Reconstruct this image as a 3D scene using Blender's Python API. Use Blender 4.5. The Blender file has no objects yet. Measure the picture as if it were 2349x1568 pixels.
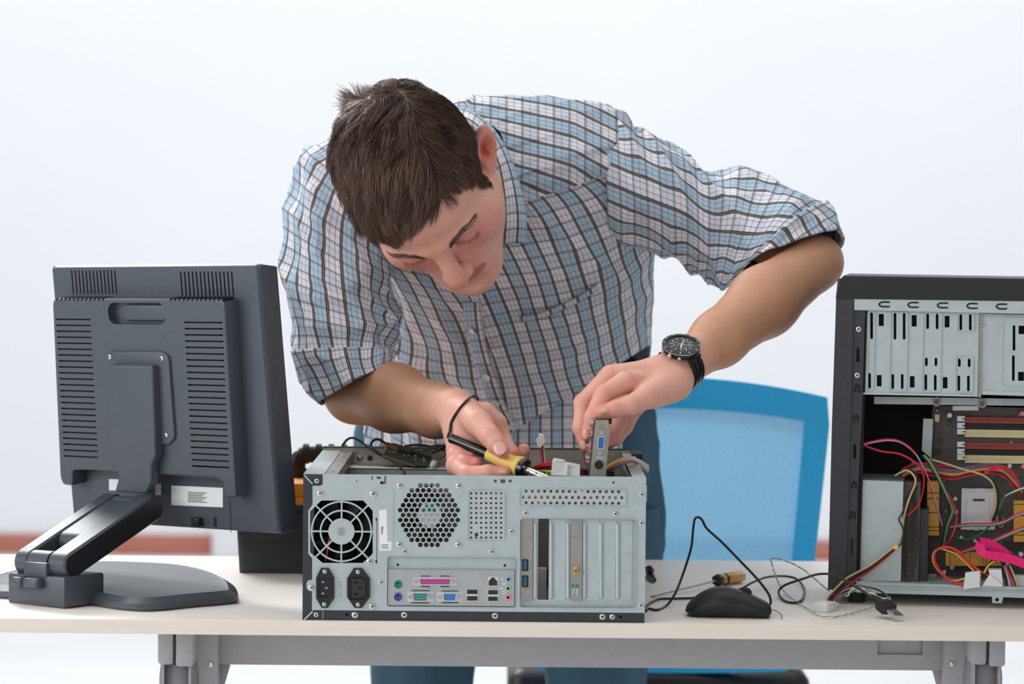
import bpy, bmesh, math, random
import numpy as np
from mathutils import Vector, Matrix, noise as mnoise
from mathutils.geometry import delaunay_2d_cdt, tessellate_polygon as tessellate

# ------------------------------------------------------------------ camera, world, lights, exposure
scene = bpy.context.scene
COL = scene.collection
FOC = 7000.0            # focal length in pixels of the 2349 x 1568 frame
CAM_D, CAM_Z = 3.745, 1.237
PITCH = math.atan(284 / FOC)
ROLL = math.radians(0.49)
_f = np.array([0, math.cos(PITCH), -math.sin(PITCH)])
_u0 = np.array([0, math.sin(PITCH), math.cos(PITCH)])
_r0 = np.array([1.0, 0, 0])
_r = math.cos(ROLL) * _r0 + math.sin(ROLL) * _u0
_u = -math.sin(ROLL) * _r0 + math.cos(ROLL) * _u0
CAM = np.array([0, -CAM_D, CAM_Z])

cam = bpy.data.cameras.new('camera')
cam.sensor_width = 36.0
cam.lens = FOC / 2349 * 36.0
cam.clip_end = 100
cam.dof.use_dof = True
cam.dof.focus_distance = 3.87
cam.dof.aperture_fstop = 5.6
camo = bpy.data.objects.new('camera', cam)
COL.objects.link(camo)
camo.matrix_world = Matrix(((_r[0], _u[0], -_f[0], CAM[0]), (_r[1], _u[1], -_f[1], CAM[1]), (_r[2], _u[2], -_f[2], CAM[2]), (0, 0, 0, 1)))
scene.camera = camo

world = bpy.data.worlds.new('world')
scene.world = world
world.use_nodes = True
world.node_tree.nodes['Background'].inputs[0].default_value = (0.93, 0.97, 1.0, 1)
world.node_tree.nodes['Background'].inputs[1].default_value = 0.40


def area_light(name, loc, target, sx, sy, power, color):
    l = bpy.data.lights.new(name, 'AREA')
    l.shape = 'RECTANGLE'; l.size = sx; l.size_y = sy; l.energy = power; l.color = color
    o = bpy.data.objects.new(name, l); COL.objects.link(o)
    o.location = loc
    o.rotation_euler = (Vector(target) - Vector(loc)).to_track_quat('-Z', 'Y').to_euler()
    return o


area_light('ceiling_panel_light', (-0.4, 1.0, 3.4), (-0.4, 1.0, 0), 4.5, 3.5, 52, (1.0, 0.985, 0.96))
area_light('skylight', (-1.6, 2.9, 3.2), (-0.35, 0.3, 0.9), 1.3, 1.0, 95, (0.98, 0.99, 1.0))
area_light('rear_ceiling_panel_light', (0.0, 5.2, 3.6), (0, 7.6, 1.1), 9.0, 1.6, 88, (0.97, 0.985, 1.0))
area_light('window_light', (-3.6, -1.6, 2.1), (0, 0.4, 1.0), 2.6, 2.2, 84, (0.96, 0.98, 1.0))
area_light('camera_side_fill', (-0.9, -4.8, 2.7), (0, 0.4, 1.0), 2.6, 2.0, 30, (1.0, 0.98, 0.95))  # added front fill, not a lamp of the room

scene.view_settings.view_transform = 'Standard'
scene.view_settings.look = 'None'
scene.view_settings.gamma = 1.0
scene.view_settings.use_curve_mapping = False
scene.view_settings.exposure = 0.0

# ------------------------------------------------------------------ helpers
random.seed(7)


def V(*a): return np.array(a, float)


def ray(px, py): return _f * FOC + _r * (px - 1174.5) - _u * (py - 784.0)


def W(px, py, Y):
    """pixel of the photograph -> the point at depth Y"""
    d = ray(px, py)
    return CAM + d * ((Y + CAM_D) / d[1])


def G(px, py, z=0.74):
    """pixel -> point on a horizontal plane"""
    d = ray(px, py)
    return CAM + d * ((z - CAM_Z) / d[2])


def RP(px, py, p0, n):
    d = ray(px, py)
    return CAM + d * (np.dot(np.asarray(p0) - CAM, n) / np.dot(d, n))


def unit(v):
    v = np.asarray(v, float)
    return v / (np.linalg.norm(v) + 1e-12)


def perp(d):
    d = unit(d)
    a = V(0, 0, 1) if abs(d[2]) < 0.9 else V(1, 0, 0)
    s = unit(np.cross(d, a))
    return s, unit(np.cross(s, d))


def spline(pts, n=8, closed=False):
    """Catmull-Rom through pts (any dimension)"""
    P = np.array(pts, float)
    if len(P) < 3 and not closed:
        return np.array([P[0] + (P[-1] - P[0]) * t for t in np.linspace(0, 1, n + 1)])
    out = []
    m = len(P)
    for i in range(m if closed else m - 1):
        if closed:
            p0, p1, p2, p3 = P[(i - 1) % m], P[i], P[(i + 1) % m], P[(i + 2) % m]
        else:
            p1, p2 = P[i], P[i + 1]
            p0 = P[i - 1] if i > 0 else 2 * p1 - p2
            p3 = P[i + 2] if i + 2 < m else 2 * p2 - p1
        for k in range(n):
            t = k / n
            out.append(0.5 * ((2 * p1) + (-p0 + p2) * t + (2 * p0 - 5 * p1 + 4 * p2 - p3) * t * t + (-p0 + 3 * p1 - 3 * p2 + p3) * t ** 3))
    if not closed:
        out.append(P[-1])
    return np.array(out)


def rrect(x0, y0, x1, y1, r, n=4):
    if x1 < x0: x0, x1 = x1, x0
    if y1 < y0: y0, y1 = y1, y0
    r = min(r, (x1 - x0) / 2 * 0.999, (y1 - y0) / 2 * 0.999)
    if r <= 0:
        return [(x0, y0), (x1, y0), (x1, y1), (x0, y1)]
    pts = []
    for cx, cy, a0 in ((x1 - r, y1 - r, 0), (x0 + r, y1 - r, 90), (x0 + r, y0 + r, 180), (x1 - r, y0 + r, 270)):
        for k in range(n + 1):
            a = math.radians(a0 + 90 * k / n)
            pts.append((cx + r * math.cos(a), cy + r * math.sin(a)))
    return pts


def ngon(cx, cy, r, n, a0=0.0):
    return [(cx + r * math.cos(a0 + 2 * math.pi * k / n), cy + r * math.sin(a0 + 2 * math.pi * k / n)) for k in range(n)]


class MB:
    """collects geometry, builds ONE mesh object"""
    def __init__(s):
        s.v, s.f, s.uv = [], [], {}

    def add(s, verts, faces):
        b = len(s.v)
        s.v.extend([tuple(map(float, p)) for p in verts])
        s.f.extend([tuple(b + i for i in f) for f in faces])
        return s

    def box(s, a, b, M=None):
        x0, y0, z0 = a; x1, y1, z1 = b
        c = [(x0, y0, z0), (x1, y0, z0), (x1, y1, z0), (x0, y1, z0), (x0, y0, z1), (x1, y0, z1), (x1, y1, z1), (x0, y1, z1)]
        if M is not None: c = [M(np.array(p)) for p in c]
        return s.add(c, [(0, 3, 2, 1), (4, 5, 6, 7), (0, 1, 5, 4), (1, 2, 6, 5), (2, 3, 7, 6), (3, 0, 4, 7)])

    def hexa(s, c):
        """8 corners: bottom 4 then top 4"""
        return s.add(c, [(0, 3, 2, 1), (4, 5, 6, 7), (0, 1, 5, 4), (1, 2, 6, 5), (2, 3, 7, 6), (3, 0, 4, 7)])

    def prism(s, poly, w0, w1, M):
        """polygon (convex-ish ngon) between depths w0,w1 through map M(u,v,w)"""
        n = len(poly)
        vs = [M(u, v, w0) for u, v in poly] + [M(u, v, w1) for u, v in poly]
        fs = [tuple(range(n))[::-1], tuple(range(n, 2 * n))] + [(i, (i + 1) % n, n + (i + 1) % n, n + i) for i in range(n)]
        return s.add(vs, fs)

    def plate(s, outer, holes, w0, w1, M):
        loops = [outer] + list(holes)
        v2, own, edges = [], [], []
        for li, L in enumerate(loops):
            b = len(v2)
            for i, p in enumerate(L):
                v2.append(Vector((p[0], p[1]))); own.append(li)
                edges.append((b + i, b + (i + 1) % len(L)))
        rv, re, rf, ov, oe, of = delaunay_2d_cdt(v2, edges, [], 0, 1e-7)
        o2 = [own[x[0]] if x else -1 for x in ov]
        ox = np.array([p[0] for p in outer]); oy = np.array([p[1] for p in outer])

        def inside(x, y):
            x2, y2 = np.roll(ox, -1), np.roll(oy, -1)
            c = (oy > y) != (y2 > y)
            with np.errstate(divide='ignore', invalid='ignore'):
                xx = (x2 - ox) * (y - oy) / (y2 - oy) + ox
            return (np.count_nonzero(c & (x < xx)) % 2) == 1
        tris = []
        for f in rf:
            os_ = {o2[i] for i in f}
            if len(os_) == 1 and list(os_)[0] > 0: continue
            if os_ == {0}:
                c = sum((rv[i] for i in f), Vector((0, 0))) / len(f)
                if not inside(c.x, c.y): continue
            tris.append(tuple(f))
        n = len(rv)
        vs = [M(p.x, p.y, w0) for p in rv] + [M(p.x, p.y, w1) for p in rv]
        fs = [t[::-1] for t in tris] + [tuple(i + n for i in t) for t in tris]
        cnt = {}
        for t in tris:
            for a, b in zip(t, t[1:] + t[:1]):
                cnt[(a, b)] = 1
        for (a, b) in cnt:
            if (b, a) not in cnt:
                fs.append((a, b, b + n, a + n))
        return s.add(vs, fs)

    def tube(s, pts, r, n=8, caps=True, flat=1.0, up=None):
        P = np.array(pts, float)
        m = len(P)
        R = np.full(m, r, float) if np.isscalar(r) else np.array(r, float)
        T = np.gradient(P, axis=0)
        nrm, _ = perp(T[0])
        if up is not None: nrm = unit(np.cross(T[0], up))
        vs = []
        for i in range(m):
            t = unit(T[i])
            nrm = unit(nrm - t * np.dot(nrm, t))
            b = np.cross(t, nrm)
            for k in range(n):
                a = 2 * math.pi * k / n
                vs.append(P[i] + R[i] * (math.cos(a) * nrm + flat * math.sin(a) * b))
        fs = [(i * n + k, i * n + (k + 1) % n, (i + 1) * n + (k + 1) % n, (i + 1) * n + k) for i in range(m - 1) for k in range(n)]
        if caps:
            fs += [tuple(range(n))[::-1], tuple(range((m - 1) * n, m * n))]
        return s.add(vs, fs)

    def cyl(s, p0, p1, r0, r1=None, n=16, caps=True):
        p0, p1 = np.array(p0, float), np.array(p1, float)
        return s.tube([p0, p1], [r0, r0 if r1 is None else r1], n, caps)

    def lathe(s, prof, org, axis, n=20, caps=True):
        """profile [(radius, height)] about axis"""
        org = np.array(org, float); ax = unit(axis); e1, e2 = perp(ax)
        m = len(prof)
        vs = [org + ax * h + max(r, 1e-6) * (math.cos(2 * math.pi * k / n) * e1 + math.sin(2 * math.pi * k / n) * e2) for r, h in prof for k in range(n)]
        fs = [(i * n + k, i * n + (k + 1) % n, (i + 1) * n + (k + 1) % n, (i + 1) * n + k) for i in range(m - 1) for k in range(n)]
        if caps:
            fs += [tuple(range(n))[::-1], tuple(range((m - 1) * n, m * n))]
        return s.add(vs, fs)

    def loft(s, rings, closed=True, caps=True):
        m, n = len(rings), len(rings[0])
        vs = [p for R in rings for p in R]
        kk = n if closed else n - 1
        fs = [(i * n + k, i * n + (k + 1) % n, (i + 1) * n + (k + 1) % n, (i + 1) * n + k) for i in range(m - 1) for k in range(kk)]
        if caps and closed and n > 4:
            for i0 in (0, (m - 1) * n):
                tri = tessellate([[Vector(vs[i0 + k]) for k in range(n)]])
                fs += [tuple(i0 + i for i in (t if i0 else t[::-1])) for t in tri]
        elif caps and closed:
            fs += [tuple(range(n))[::-1], tuple(range((m - 1) * n, m * n))]
        return s.add(vs, fs)

    def rbox(s, a, b, r, M=None, seg=2):
        bm = bmesh.new()
        bmesh.ops.create_cube(bm, size=1)
        a, b = np.minimum(a, b), np.maximum(a, b)
        for v in bm.verts:
            v.co = Vector([(a[i] + b[i]) / 2 + v.co[i] * (b[i] - a[i]) for i in range(3)])
        r = min(r, 0.49 * min(b - a))
        bmesh.ops.bevel(bm, geom=bm.edges[:], offset=r, segments=seg, affect='EDGES', profile=0.5)
        bm.verts.index_update()
        vs = [np.array(v.co) for v in bm.verts]
        if M is not None: vs = [M(p) for p in vs]
        fs = [tuple(v.index for v in f.verts) for f in bm.faces]
        bm.free()
        return s.add(vs, fs)

    def mesh(s, name, smooth=40):
        me = bpy.data.meshes.new(name)
        me.from_pydata(s.v, [], s.f)
        bm = bmesh.new(); bm.from_mesh(me)
        bmesh.ops.recalc_face_normals(bm, faces=bm.faces[:])
        bm.to_mesh(me); bm.free()
        if smooth:
            me.polygons.foreach_set('use_smooth', [True] * len(me.polygons))
            me.set_sharp_from_angle(angle=math.radians(smooth))
        me.update()
        return me

    def build(s, name, mat, parent=None, smooth=40):
        return link(name, s.mesh(name, smooth), mat, parent)


def link(name, me, mat, parent=None, label=None):
    if mat is not None:
        me.materials.clear(); me.materials.append(mat)
    o = bpy.data.objects.new(name, me)
    COL.objects.link(o)
    if parent is not None:
        set_parent(o, parent)
    if label: o['label'] = label
    return o


def world_matrix(o):
    m = o.matrix_basis.copy()
    p = o.parent
    if p is not None:
        return world_matrix(p) @ o.matrix_parent_inverse @ m
    return m


def set_parent(o, p):
    o.parent = p
    o.matrix_parent_inverse = world_matrix(p).inverted()


def tag(o, label=None, cat=None, group=None, kind=None):
    if label: o['label'] = label
    if cat: o['category'] = cat
    if group: o['group'] = group
    if kind: o['kind'] = kind
    return o


def thing(name, loc, label, cat, group=None):
    o = bpy.data.objects.new(name, None)
    o.empty_display_size = 0.03
    COL.objects.link(o)
    o.location = Vector([float(c) for c in loc])
    return tag(o, label, cat, group)


def put(o_src, name, Mx, parent=None):
    """a copy sharing mesh data at matrix Mx (world)"""
    o = o_src.copy(); o.name = name; o.parent = None
    o.matrix_parent_inverse = Matrix.Identity(4)
    o.matrix_basis = Mx
    COL.objects.link(o)
    if parent is not None: set_parent(o, parent)
    return o


# ------------------------------------------------------------------ materials
def s2l(c):
    return tuple(((x / 255) / 12.92 if x / 255 <= 0.04045 else ((x / 255 + 0.055) / 1.055) ** 2.4) for x in c)


def mat(name, rgb, rough=0.5, metal=0.0, noise=0.0, nscale=40.0, bump=0.0, bscale=300.0, coat=0.0, spec=0.5, emit=None, trans=0.0, sss=0.0, aniso=None):
    """rgb in sRGB 0..255; procedural noise varies colour, bump gives fine relief"""
    m = bpy.data.materials.new(name); m.use_nodes = True
    nt = m.node_tree; b = nt.nodes['Principled BSDF']
    c = s2l(rgb)
    b.inputs['Base Color'].default_value = (*c, 1)
    b.inputs['Roughness'].default_value = rough
    b.inputs['Metallic'].default_value = metal
    b.inputs['Specular IOR Level'].default_value = spec
    b.inputs['Coat Weight'].default_value = coat
    if trans: b.inputs['Transmission Weight'].default_value = trans
    if sss:
        b.inputs['Subsurface Weight'].default_value = sss
        b.inputs['Subsurface Radius'].default_value = (1.0, 0.35, 0.2)
        b.inputs['Subsurface Scale'].default_value = 0.006
    tc = nt.nodes.new('ShaderNodeTexCoord')
    if noise:
        n = nt.nodes.new('ShaderNodeTexNoise'); n.inputs['Scale'].default_value = nscale; n.inputs['Detail'].default_value = 4
        src = tc.outputs['Object']
        if aniso:
            mp = nt.nodes.new('ShaderNodeMapping'); mp.inputs['Scale'].default_value = aniso
            nt.links.new(src, mp.inputs['Vector']); src = mp.outputs['Vector']
        nt.links.new(src, n.inputs['Vector'])
        r = nt.nodes.new('ShaderNodeMapRange'); r.inputs['From Min'].default_value = 0.3; r.inputs['From Max'].default_value = 0.7
        r.inputs['To Min'].default_value = 1 - noise; r.inputs['To Max'].default_value = 1 + noise
        nt.links.new(n.outputs['Fac'], r.inputs['Value'])
        x = nt.nodes.new('ShaderNodeVectorMath'); x.operation = 'SCALE'; x.inputs[0].default_value = c
        nt.links.new(r.outputs['Result'], x.inputs['Scale'])
        nt.links.new(x.outputs['Vector'], b.inputs['Base Color'])
    if bump:
        n2 = nt.nodes.new('ShaderNodeTexNoise'); n2.inputs['Scale'].default_value = bscale; n2.inputs['Detail'].default_value = 2
        nt.links.new(tc.outputs['Object'], n2.inputs['Vector'])
        bp = nt.nodes.new('ShaderNodeBump'); bp.inputs['Strength'].default_value = bump; bp.inputs['Distance'].default_value = 0.001
        nt.links.new(n2.outputs['Fac'], bp.inputs['Height']); nt.links.new(bp.outputs['Normal'], b.inputs['Normal'])
    if emit:
        b.inputs['Emission Color'].default_value = (*s2l(emit[0]), 1); b.inputs['Emission Strength'].default_value = emit[1]
    return m


M = {}
M['wall'] = mat('wall_paint', (244, 246, 249), 0.9, noise=0.012, nscale=1.2, bump=0.05, bscale=60)
M['floor'] = mat('floor_white', (250, 250, 252), 0.55, noise=0.04, nscale=2.5)
M['base'] = mat('baseboard_wood', (186, 116, 100), 0.6, noise=0.12, nscale=3, aniso=(1, 8, 30))
M['white'] = mat('white_gloss', (236, 237, 240), 0.4, noise=0.02)
M['desk'] = mat('desk_laminate', (238, 229, 221), 0.42, noise=0.035, nscale=9, aniso=(1.0, 14, 14))
M['edge'] = mat('desk_edge_band', (232, 219, 207), 0.45, noise=0.03, nscale=8, aniso=(1, 20, 20))
M['grey'] = mat('grey_powder_coat', (158, 158, 161), 0.5, noise=0.03, nscale=90, bump=0.12, bscale=900)
M['greyd'] = mat('grey_joint_plastic', (128, 128, 132), 0.5, noise=0.03, nscale=90)
M['steel'] = mat('galvanised_steel', (180, 190, 191), 0.42, 0.25, noise=0.05, nscale=60, bump=0.04, bscale=500)
M['steel2'] = mat('bare_steel', (190, 192, 192), 0.32, 0.8, noise=0.07, nscale=45)
M['bracket'] = mat('nickel_bracket', (166, 160, 152), 0.36, 0.7, noise=0.08, nscale=70)
M['blackm'] = mat('black_painted_steel', (46, 48, 54), 0.45, noise=0.1, nscale=120, bump=0.08, bscale=1200)
M['black'] = mat('black_plastic', (22, 22, 24), 0.42, noise=0.06, nscale=100)
M['blackr'] = mat('black_rubber', (24, 25, 27), 0.5, noise=0.06, nscale=200)
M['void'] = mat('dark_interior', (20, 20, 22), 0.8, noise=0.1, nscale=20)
M['mon'] = mat('monitor_plastic', (72, 78, 86), 0.33, noise=0.05, nscale=220, bump=0.22, bscale=1500)
M['mond'] = mat('monitor_dark_shaded_plastic', (30, 32, 36), 0.36, noise=0.05, nscale=220, bump=0.15, bscale=1500)  # darker plastic; also imitates shade on the arm's end cap
M['slot'] = mat('vent_shadow_plastic', (14, 14, 16), 0.7, noise=0.05)  # near-black colour standing in for the shade inside the vents
M['paper'] = mat('white_label', (232, 234, 234), 0.55, noise=0.015, nscale=50)
M['ink'] = mat('black_ink', (40, 40, 44), 0.6, noise=0.03)
M['orange'] = mat('orange_plastic', (235, 140, 20), 0.45, noise=0.04, nscale=30)
M['tool'] = mat('toolbox_plastic', (50, 50, 52), 0.55, noise=0.06, nscale=60, bump=0.1, bscale=700)
M['screw'] = mat('nickel_screw', (205, 203, 200), 0.25, 0.85, noise=0.05, nscale=300)
M['cross'] = mat('screw_recess', (70, 66, 62), 0.5, 0.5, noise=0.05, nscale=300)
M['pink'] = mat('pink_port', (200, 70, 150), 0.5, noise=0.03, nscale=200)
M['teal'] = mat('teal_port', (20, 125, 120), 0.5, noise=0.03, nscale=200)
M['blue'] = mat('blue_port', (55, 135, 205), 0.5, noise=0.03, nscale=200)
M['purple'] = mat('purple_port', (85, 85, 165), 0.5, noise=0.03, nscale=200)
M['green'] = mat('green_port', (30, 150, 110), 0.5, noise=0.03, nscale=200)
M['jblue'] = mat('jack_blue', (130, 180, 205), 0.5, noise=0.03, nscale=200)
M['jgreen'] = mat('jack_green', (150, 195, 150), 0.5, noise=0.03, nscale=200)
M['jpink'] = mat('jack_pink', (235, 130, 155), 0.5, noise=0.03, nscale=200)
M['usbblue'] = mat('usb_tongue_blue', (35, 90, 125), 0.5, noise=0.03, nscale=200)
M['brass'] = mat('brass', (200, 165, 95), 0.3, 0.9, noise=0.05, nscale=200)
M['pcb'] = mat('green_circuit_board', (58, 84, 62), 0.5, noise=0.25, nscale=160)
M['pcbb'] = mat('brown_circuit_board', (74, 66, 62), 0.5, noise=0.25, nscale=140)
M['copper'] = mat('copper_edge', (165, 115, 75), 0.45, 0.4, noise=0.1, nscale=90)
M['chip'] = mat('chip_black', (34, 34, 36), 0.45, noise=0.05, nscale=100)
M['nylon'] = mat('white_nylon', (226, 226, 224), 0.4, noise=0.02, nscale=80, sss=0.15)
M['wred'] = mat('red_wire', (205, 30, 48), 0.4, noise=0.05, nscale=60)
M['wyel'] = mat('yellow_wire', (214, 180, 70), 0.4, noise=0.05, nscale=60)
M['wtan'] = mat('tan_wire', (190, 168, 110), 0.4, noise=0.05, nscale=60)
M['wblk'] = mat('black_wire', (28, 27, 28), 0.4, noise=0.05, nscale=60)
M['wlgn'] = mat('light_green_wire', (84, 158, 86), 0.4, noise=0.05, nscale=60)
M['wgrn'] = mat('green_wire', (30, 120, 80), 0.4, noise=0.05, nscale=60)
M['wwht'] = mat('white_wire', (222, 220, 214), 0.4, noise=0.03, nscale=60)
M['wblu'] = mat('blue_wire', (70, 90, 150), 0.4, noise=0.05, nscale=60)
M['wpur'] = mat('lilac_wire', (190, 165, 190), 0.4, noise=0.05, nscale=60)
M['magenta'] = mat('magenta_ribbon', (232, 12, 112), 0.42, noise=0.05, nscale=30)
M['gold'] = mat('gold_anodised_heatsink', (206, 150, 60), 0.42, 0.35, noise=0.08, nscale=40)
M['cream'] = mat('cream_memory_slot', (214, 200, 150), 0.5, noise=0.04, nscale=60)
M['redslot'] = mat('red_memory_slot', (165, 50, 40), 0.5, noise=0.06, nscale=60)
M['silver'] = mat('silver_cap', (212, 208, 210), 0.35, 0.4, noise=0.04, nscale=60)
M['chairb'] = mat('chair_frame_fabric', (48, 176, 232), 0.75, noise=0.05, nscale=200, bump=0.2, bscale=1500)
M['yelh'] = mat('yellow_handle', (240, 204, 108), 0.42, noise=0.03, nscale=60)
M['blackg'] = mat('gloss_black_handle', (22, 22, 24), 0.22, noise=0.05, nscale=60, coat=0.3)
M['scrd'] = mat('amber_handle', (214, 150, 40), 0.3, noise=0.06, nscale=50, coat=0.4)
M['watch'] = mat('gunmetal_watch', (58, 56, 58), 0.28, 0.85, noise=0.05, nscale=300)
M['dial'] = mat('watch_dial', (52, 58, 62), 0.3, 0.2, noise=0.06, nscale=200, coat=0.6)


def face_y(x, y, w=0.0):
    """(X,Z,depth) map for things that face the camera"""
    return (x, w, y)


def at_y(Y):
    return lambda x, z, w: (x, Y + w, z)
# ------------------------------------------------------------------ the setting
WY = 7.35
b = MB().box((-8, WY, -0.02), (8, WY + 0.12, 4.2)); tag(b.build('wall_back', M['wall'], smooth=0), 'plain bright white wall far behind the desk', kind='structure')
b = MB().box((-8, -6, -0.1), (8, WY + 0.12, 0)); tag(b.build('floor', M['floor'], smooth=0), 'pale white floor under and behind the desk', kind='structure')


def z_at(px, py, Y): return W(px, py, Y)[2]


zb = z_at(300, 1227, WY - 0.02)
xa, xb_ = W(490, 1250, WY)[0], W(545, 1250, WY)[0]
b = MB().rbox((-8, WY - 0.022, 0.0), (xa, WY, zb), 0.006)
tag(b.build('baseboard_back', M['base']), 'reddish brown baseboard along the far wall, left of the white post', kind='structure')
b = MB().rbox((xb_ + 0.02, WY - 0.022, 0.0), (8, WY, zb), 0.006)
tag(b.build('baseboard_right', M['base']), 'reddish brown baseboard along the far wall, right of the white post', kind='structure')
b = MB().rbox((xa, WY - 0.07, 0.0), (xb_ + 0.02, WY, 0.85), 0.01)
tag(b.build('trim_1', M['white']), 'narrow white post on the far wall between baseboards', kind='structure')

# ------------------------------------------------------------------ desk
DX0, DX1, DZ = -0.86, 0.98, 0.74
DY0, DY1 = -0.005, 0.70
DT = 0.0185
desk = thing('desk', (0.05, 0.35, 0), 'pale wood office desk with grey metal frame', 'desk')
MB().rbox((DX0, DY0, DZ - DT), (DX1, DY1, DZ), 0.0012).build('desk_top', M['desk'], desk)
MB().box((DX0, DY0 - 0.0008, DZ - DT + 0.0012), (DX1, DY0 + 0.001, DZ - 0.0012)).build('edge_band', M['edge'], desk, 0)
zbt = DZ - DT
bx0, bx1 = W(468, 1500, 0.13)[0], W(2203, 1500, 0.13)[0]
zbeam = W(1200, 1529, 0.13)[2]
beam = MB()
hx0, hx1 = W(2013, 1480, .13)[0], W(2116, 1480, .13)[0]
hz0 = W(2060, 1501, .13)[2]
beam.plate([(bx0, zbeam), (bx1, zbeam), (bx1, zbt), (bx0, zbt)], [[(hx0, hz0), (hx1, hz0), (hx1, zbt - .001), (hx0, zbt - .001)]], 0, 0.002, at_y(0.13))
beam.box((bx0, 0.132, zbeam), (bx1, 0.17, zbeam + 0.002)).box((bx0, .168, zbeam), (bx1, .17, zbt))
beam.build('cross_beam', M['grey'], desk)
MB().box((hx0, .1345, hz0 - .002), (hx1, .136, zbt)).build('access_panel', M['grey'], desk, 0)
MB().box((hx0 + .038, .1325, zbt - .008), (hx0 + .042, .1345, zbt - .004)).build('panel_latch', M['black'], desk, 0)
sx0, sx1 = W(578, 1457, .13)[0], W(765, 1457, .13)[0]
MB().box((sx0, .128, zbt - .0022), (sx1, .1302, zbt)).build('cable_slot', M['blackm'], desk, 0)


def desk_leg(px0, px1, pslit, mirror):
    """flip-frame leg: two-part bracket head over a round foot tube"""
    Y = 0.055
    x0, x1, xs = W(px0, 1500, Y)[0], W(px1, 1500, Y)[0], W(pslit, 1500, Y)[0]
    zb_ = W(px0, 1525, Y)[2]
    leg = MB()
    g = 0.0012
    leg.rbox((x0, Y, zb_), (xs - g, Y + .09, zbt), .005)
    leg.rbox((xs + g, Y, zb_ - .002), (x1, Y + .09, zbt), .004)
    leg.box((x0 + .004, Y + .012, zb_ - .06), (x0 + .007, Y + .08, zb_ + .01))
    leg.box((x1 - .007, Y + .012, zb_ - .06), (x1 - .004, Y + .08, zb_ + .01))
    o = leg.build('leg', M['grey'], desk)
    cx = (x0 + x1) / 2
    MB().box((xs - g, Y + .004, zb_), (xs + g, Y + .08, zbt)).build('slit', M['black'], o, 0)
    t = MB()
    t.tube([(cx, Y + .045, zb_ + .006), (cx, Y + .045, zb_ - .02), (cx, Y + .045, .06)], [.022, .025, .025], 20)
    t.build('leg_tube', M['greyd'], o)
    f = MB(); f.rbox((cx - .03, Y - .02, 0.0), (cx + .03, Y + .20, .05), .012); f.build('foot', M['grey'], o)
    # gusset to the beam
    s = -1 if mirror else 1
    xe = x1 if not mirror else x0
    gz = W(px1, 1532, .12)[2]
    gs = MB()
    gs.prism([(xe, zbt), (xe + s * .026, zbt), (xe + s * .026, gz), (xe + s * .028, gz - .05), (xe + s * .004, gz - .09), (xe, gz - .02)], .1, .128, lambda u, v, w: (u, w, v))
    gs.build('gusset', M['grey'], o)
    br = MB()
    br.tube([(cx + s * .01, Y + .07, zb_ - .15), (xe + s * .028, Y + .09, gz + .004)], .011, 12)
    br.build('brace', M['greyd'], o)
    for zz in (zbt - .008, gz + .008):
        MB().lathe([(.0001, -.003), (.003, -.002), (.003, .001)], (xe + s * .018, .0985, zz), (0, 1, 0), 10).build('screw', M['screw'], o)
    # rear bracket
    cr2 = cx * 4.32 / 3.845
    MB().rbox((cr2 - .025, .55, zbt - .05), (cr2 + .025, .60, zbt), .004).tube([(cr2, .575, zbt - .04), (cr2, .575, .0)], .022, 16).build('rear_tube', M['grey'], o)


desk_leg(361, 443, 400, False)
desk_leg(2228, 2307, 2267, True)

# ------------------------------------------------------------------ blue mesh office chair behind the man
ch = thing('office_chair', W(1525, 1290, 1.3) * V(1, 1, 0), 'office chair with bright blue mesh back and black seat behind the man', 'chair')
CY = 1.14


def chair_edge(t, s):
    """outline of the backrest; t 0 bottom..1 top, s -1 left..1 right"""
    hw = np.interp(t, [0, .25, .9, 1], [.205, .238, .262, .258])
    z = .505 + t * (.955 - .505)
    c = W(1525, 1000, CY)[0]
    bow = .028 * (1 - s * s) * (t ** 2) - .012 * (1 - s * s) * (1 - t) ** 2
    return V(c + s * hw, CY + .05 * (1 - s * s) + .05 * (1 - t) ** 2 - .02 * t, z + bow)


NT, NS = 24, 24
frame = MB()
band = MB()
def chair_patch(mb, t0, t1, s0, s1, th, nt=10, ns=24):
    rows0 = [[chair_edge(t0 + (t1 - t0) * i / nt, s0 + (s1 - s0) * j / ns) for j in range(ns + 1)] for i in range(nt + 1)]
    front = [p for r in rows0 for p in r]
    back = [p + V(0, th, 0) for p in front]
    n = len(front); w_ = ns + 1
    fs = []
    for i in range(nt):
        for j in range(ns):
            a = i * w_ + j
            fs.append((a, a + 1, a + w_ + 1, a + w_)); fs.append((n + a, n + a + w_, n + a + w_ + 1, n + a + 1))
    per = [j for j in range(ns)] + [i * w_ + ns for i in range(nt)] + [nt * w_ + j for j in range(ns, 0, -1)] + [i * w_ for i in range(nt, 0, -1)]
    for a, b2 in zip(per, per[1:] + per[:1]): fs.append((a, n + a, n + b2, b2))
    mb.add(front + back, fs)
chair_patch(frame, .9, 1, -1, 1, .018, 3)
chair_patch(frame, 0, .9, -1, -.855, .018, 16, 3)
chair_patch(frame, 0, .9, .855, 1, .018, 16, 3)
chair_patch(frame, 0, .035, -.855, .855, .018, 2)
frame.build('backrest_frame', M['chairb'], ch)
ml = bpy.data.materials.new('chair_mesh_fabric'); ml.use_nodes = True
nt_ = ml.node_tree; nt_.nodes.clear()
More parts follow.
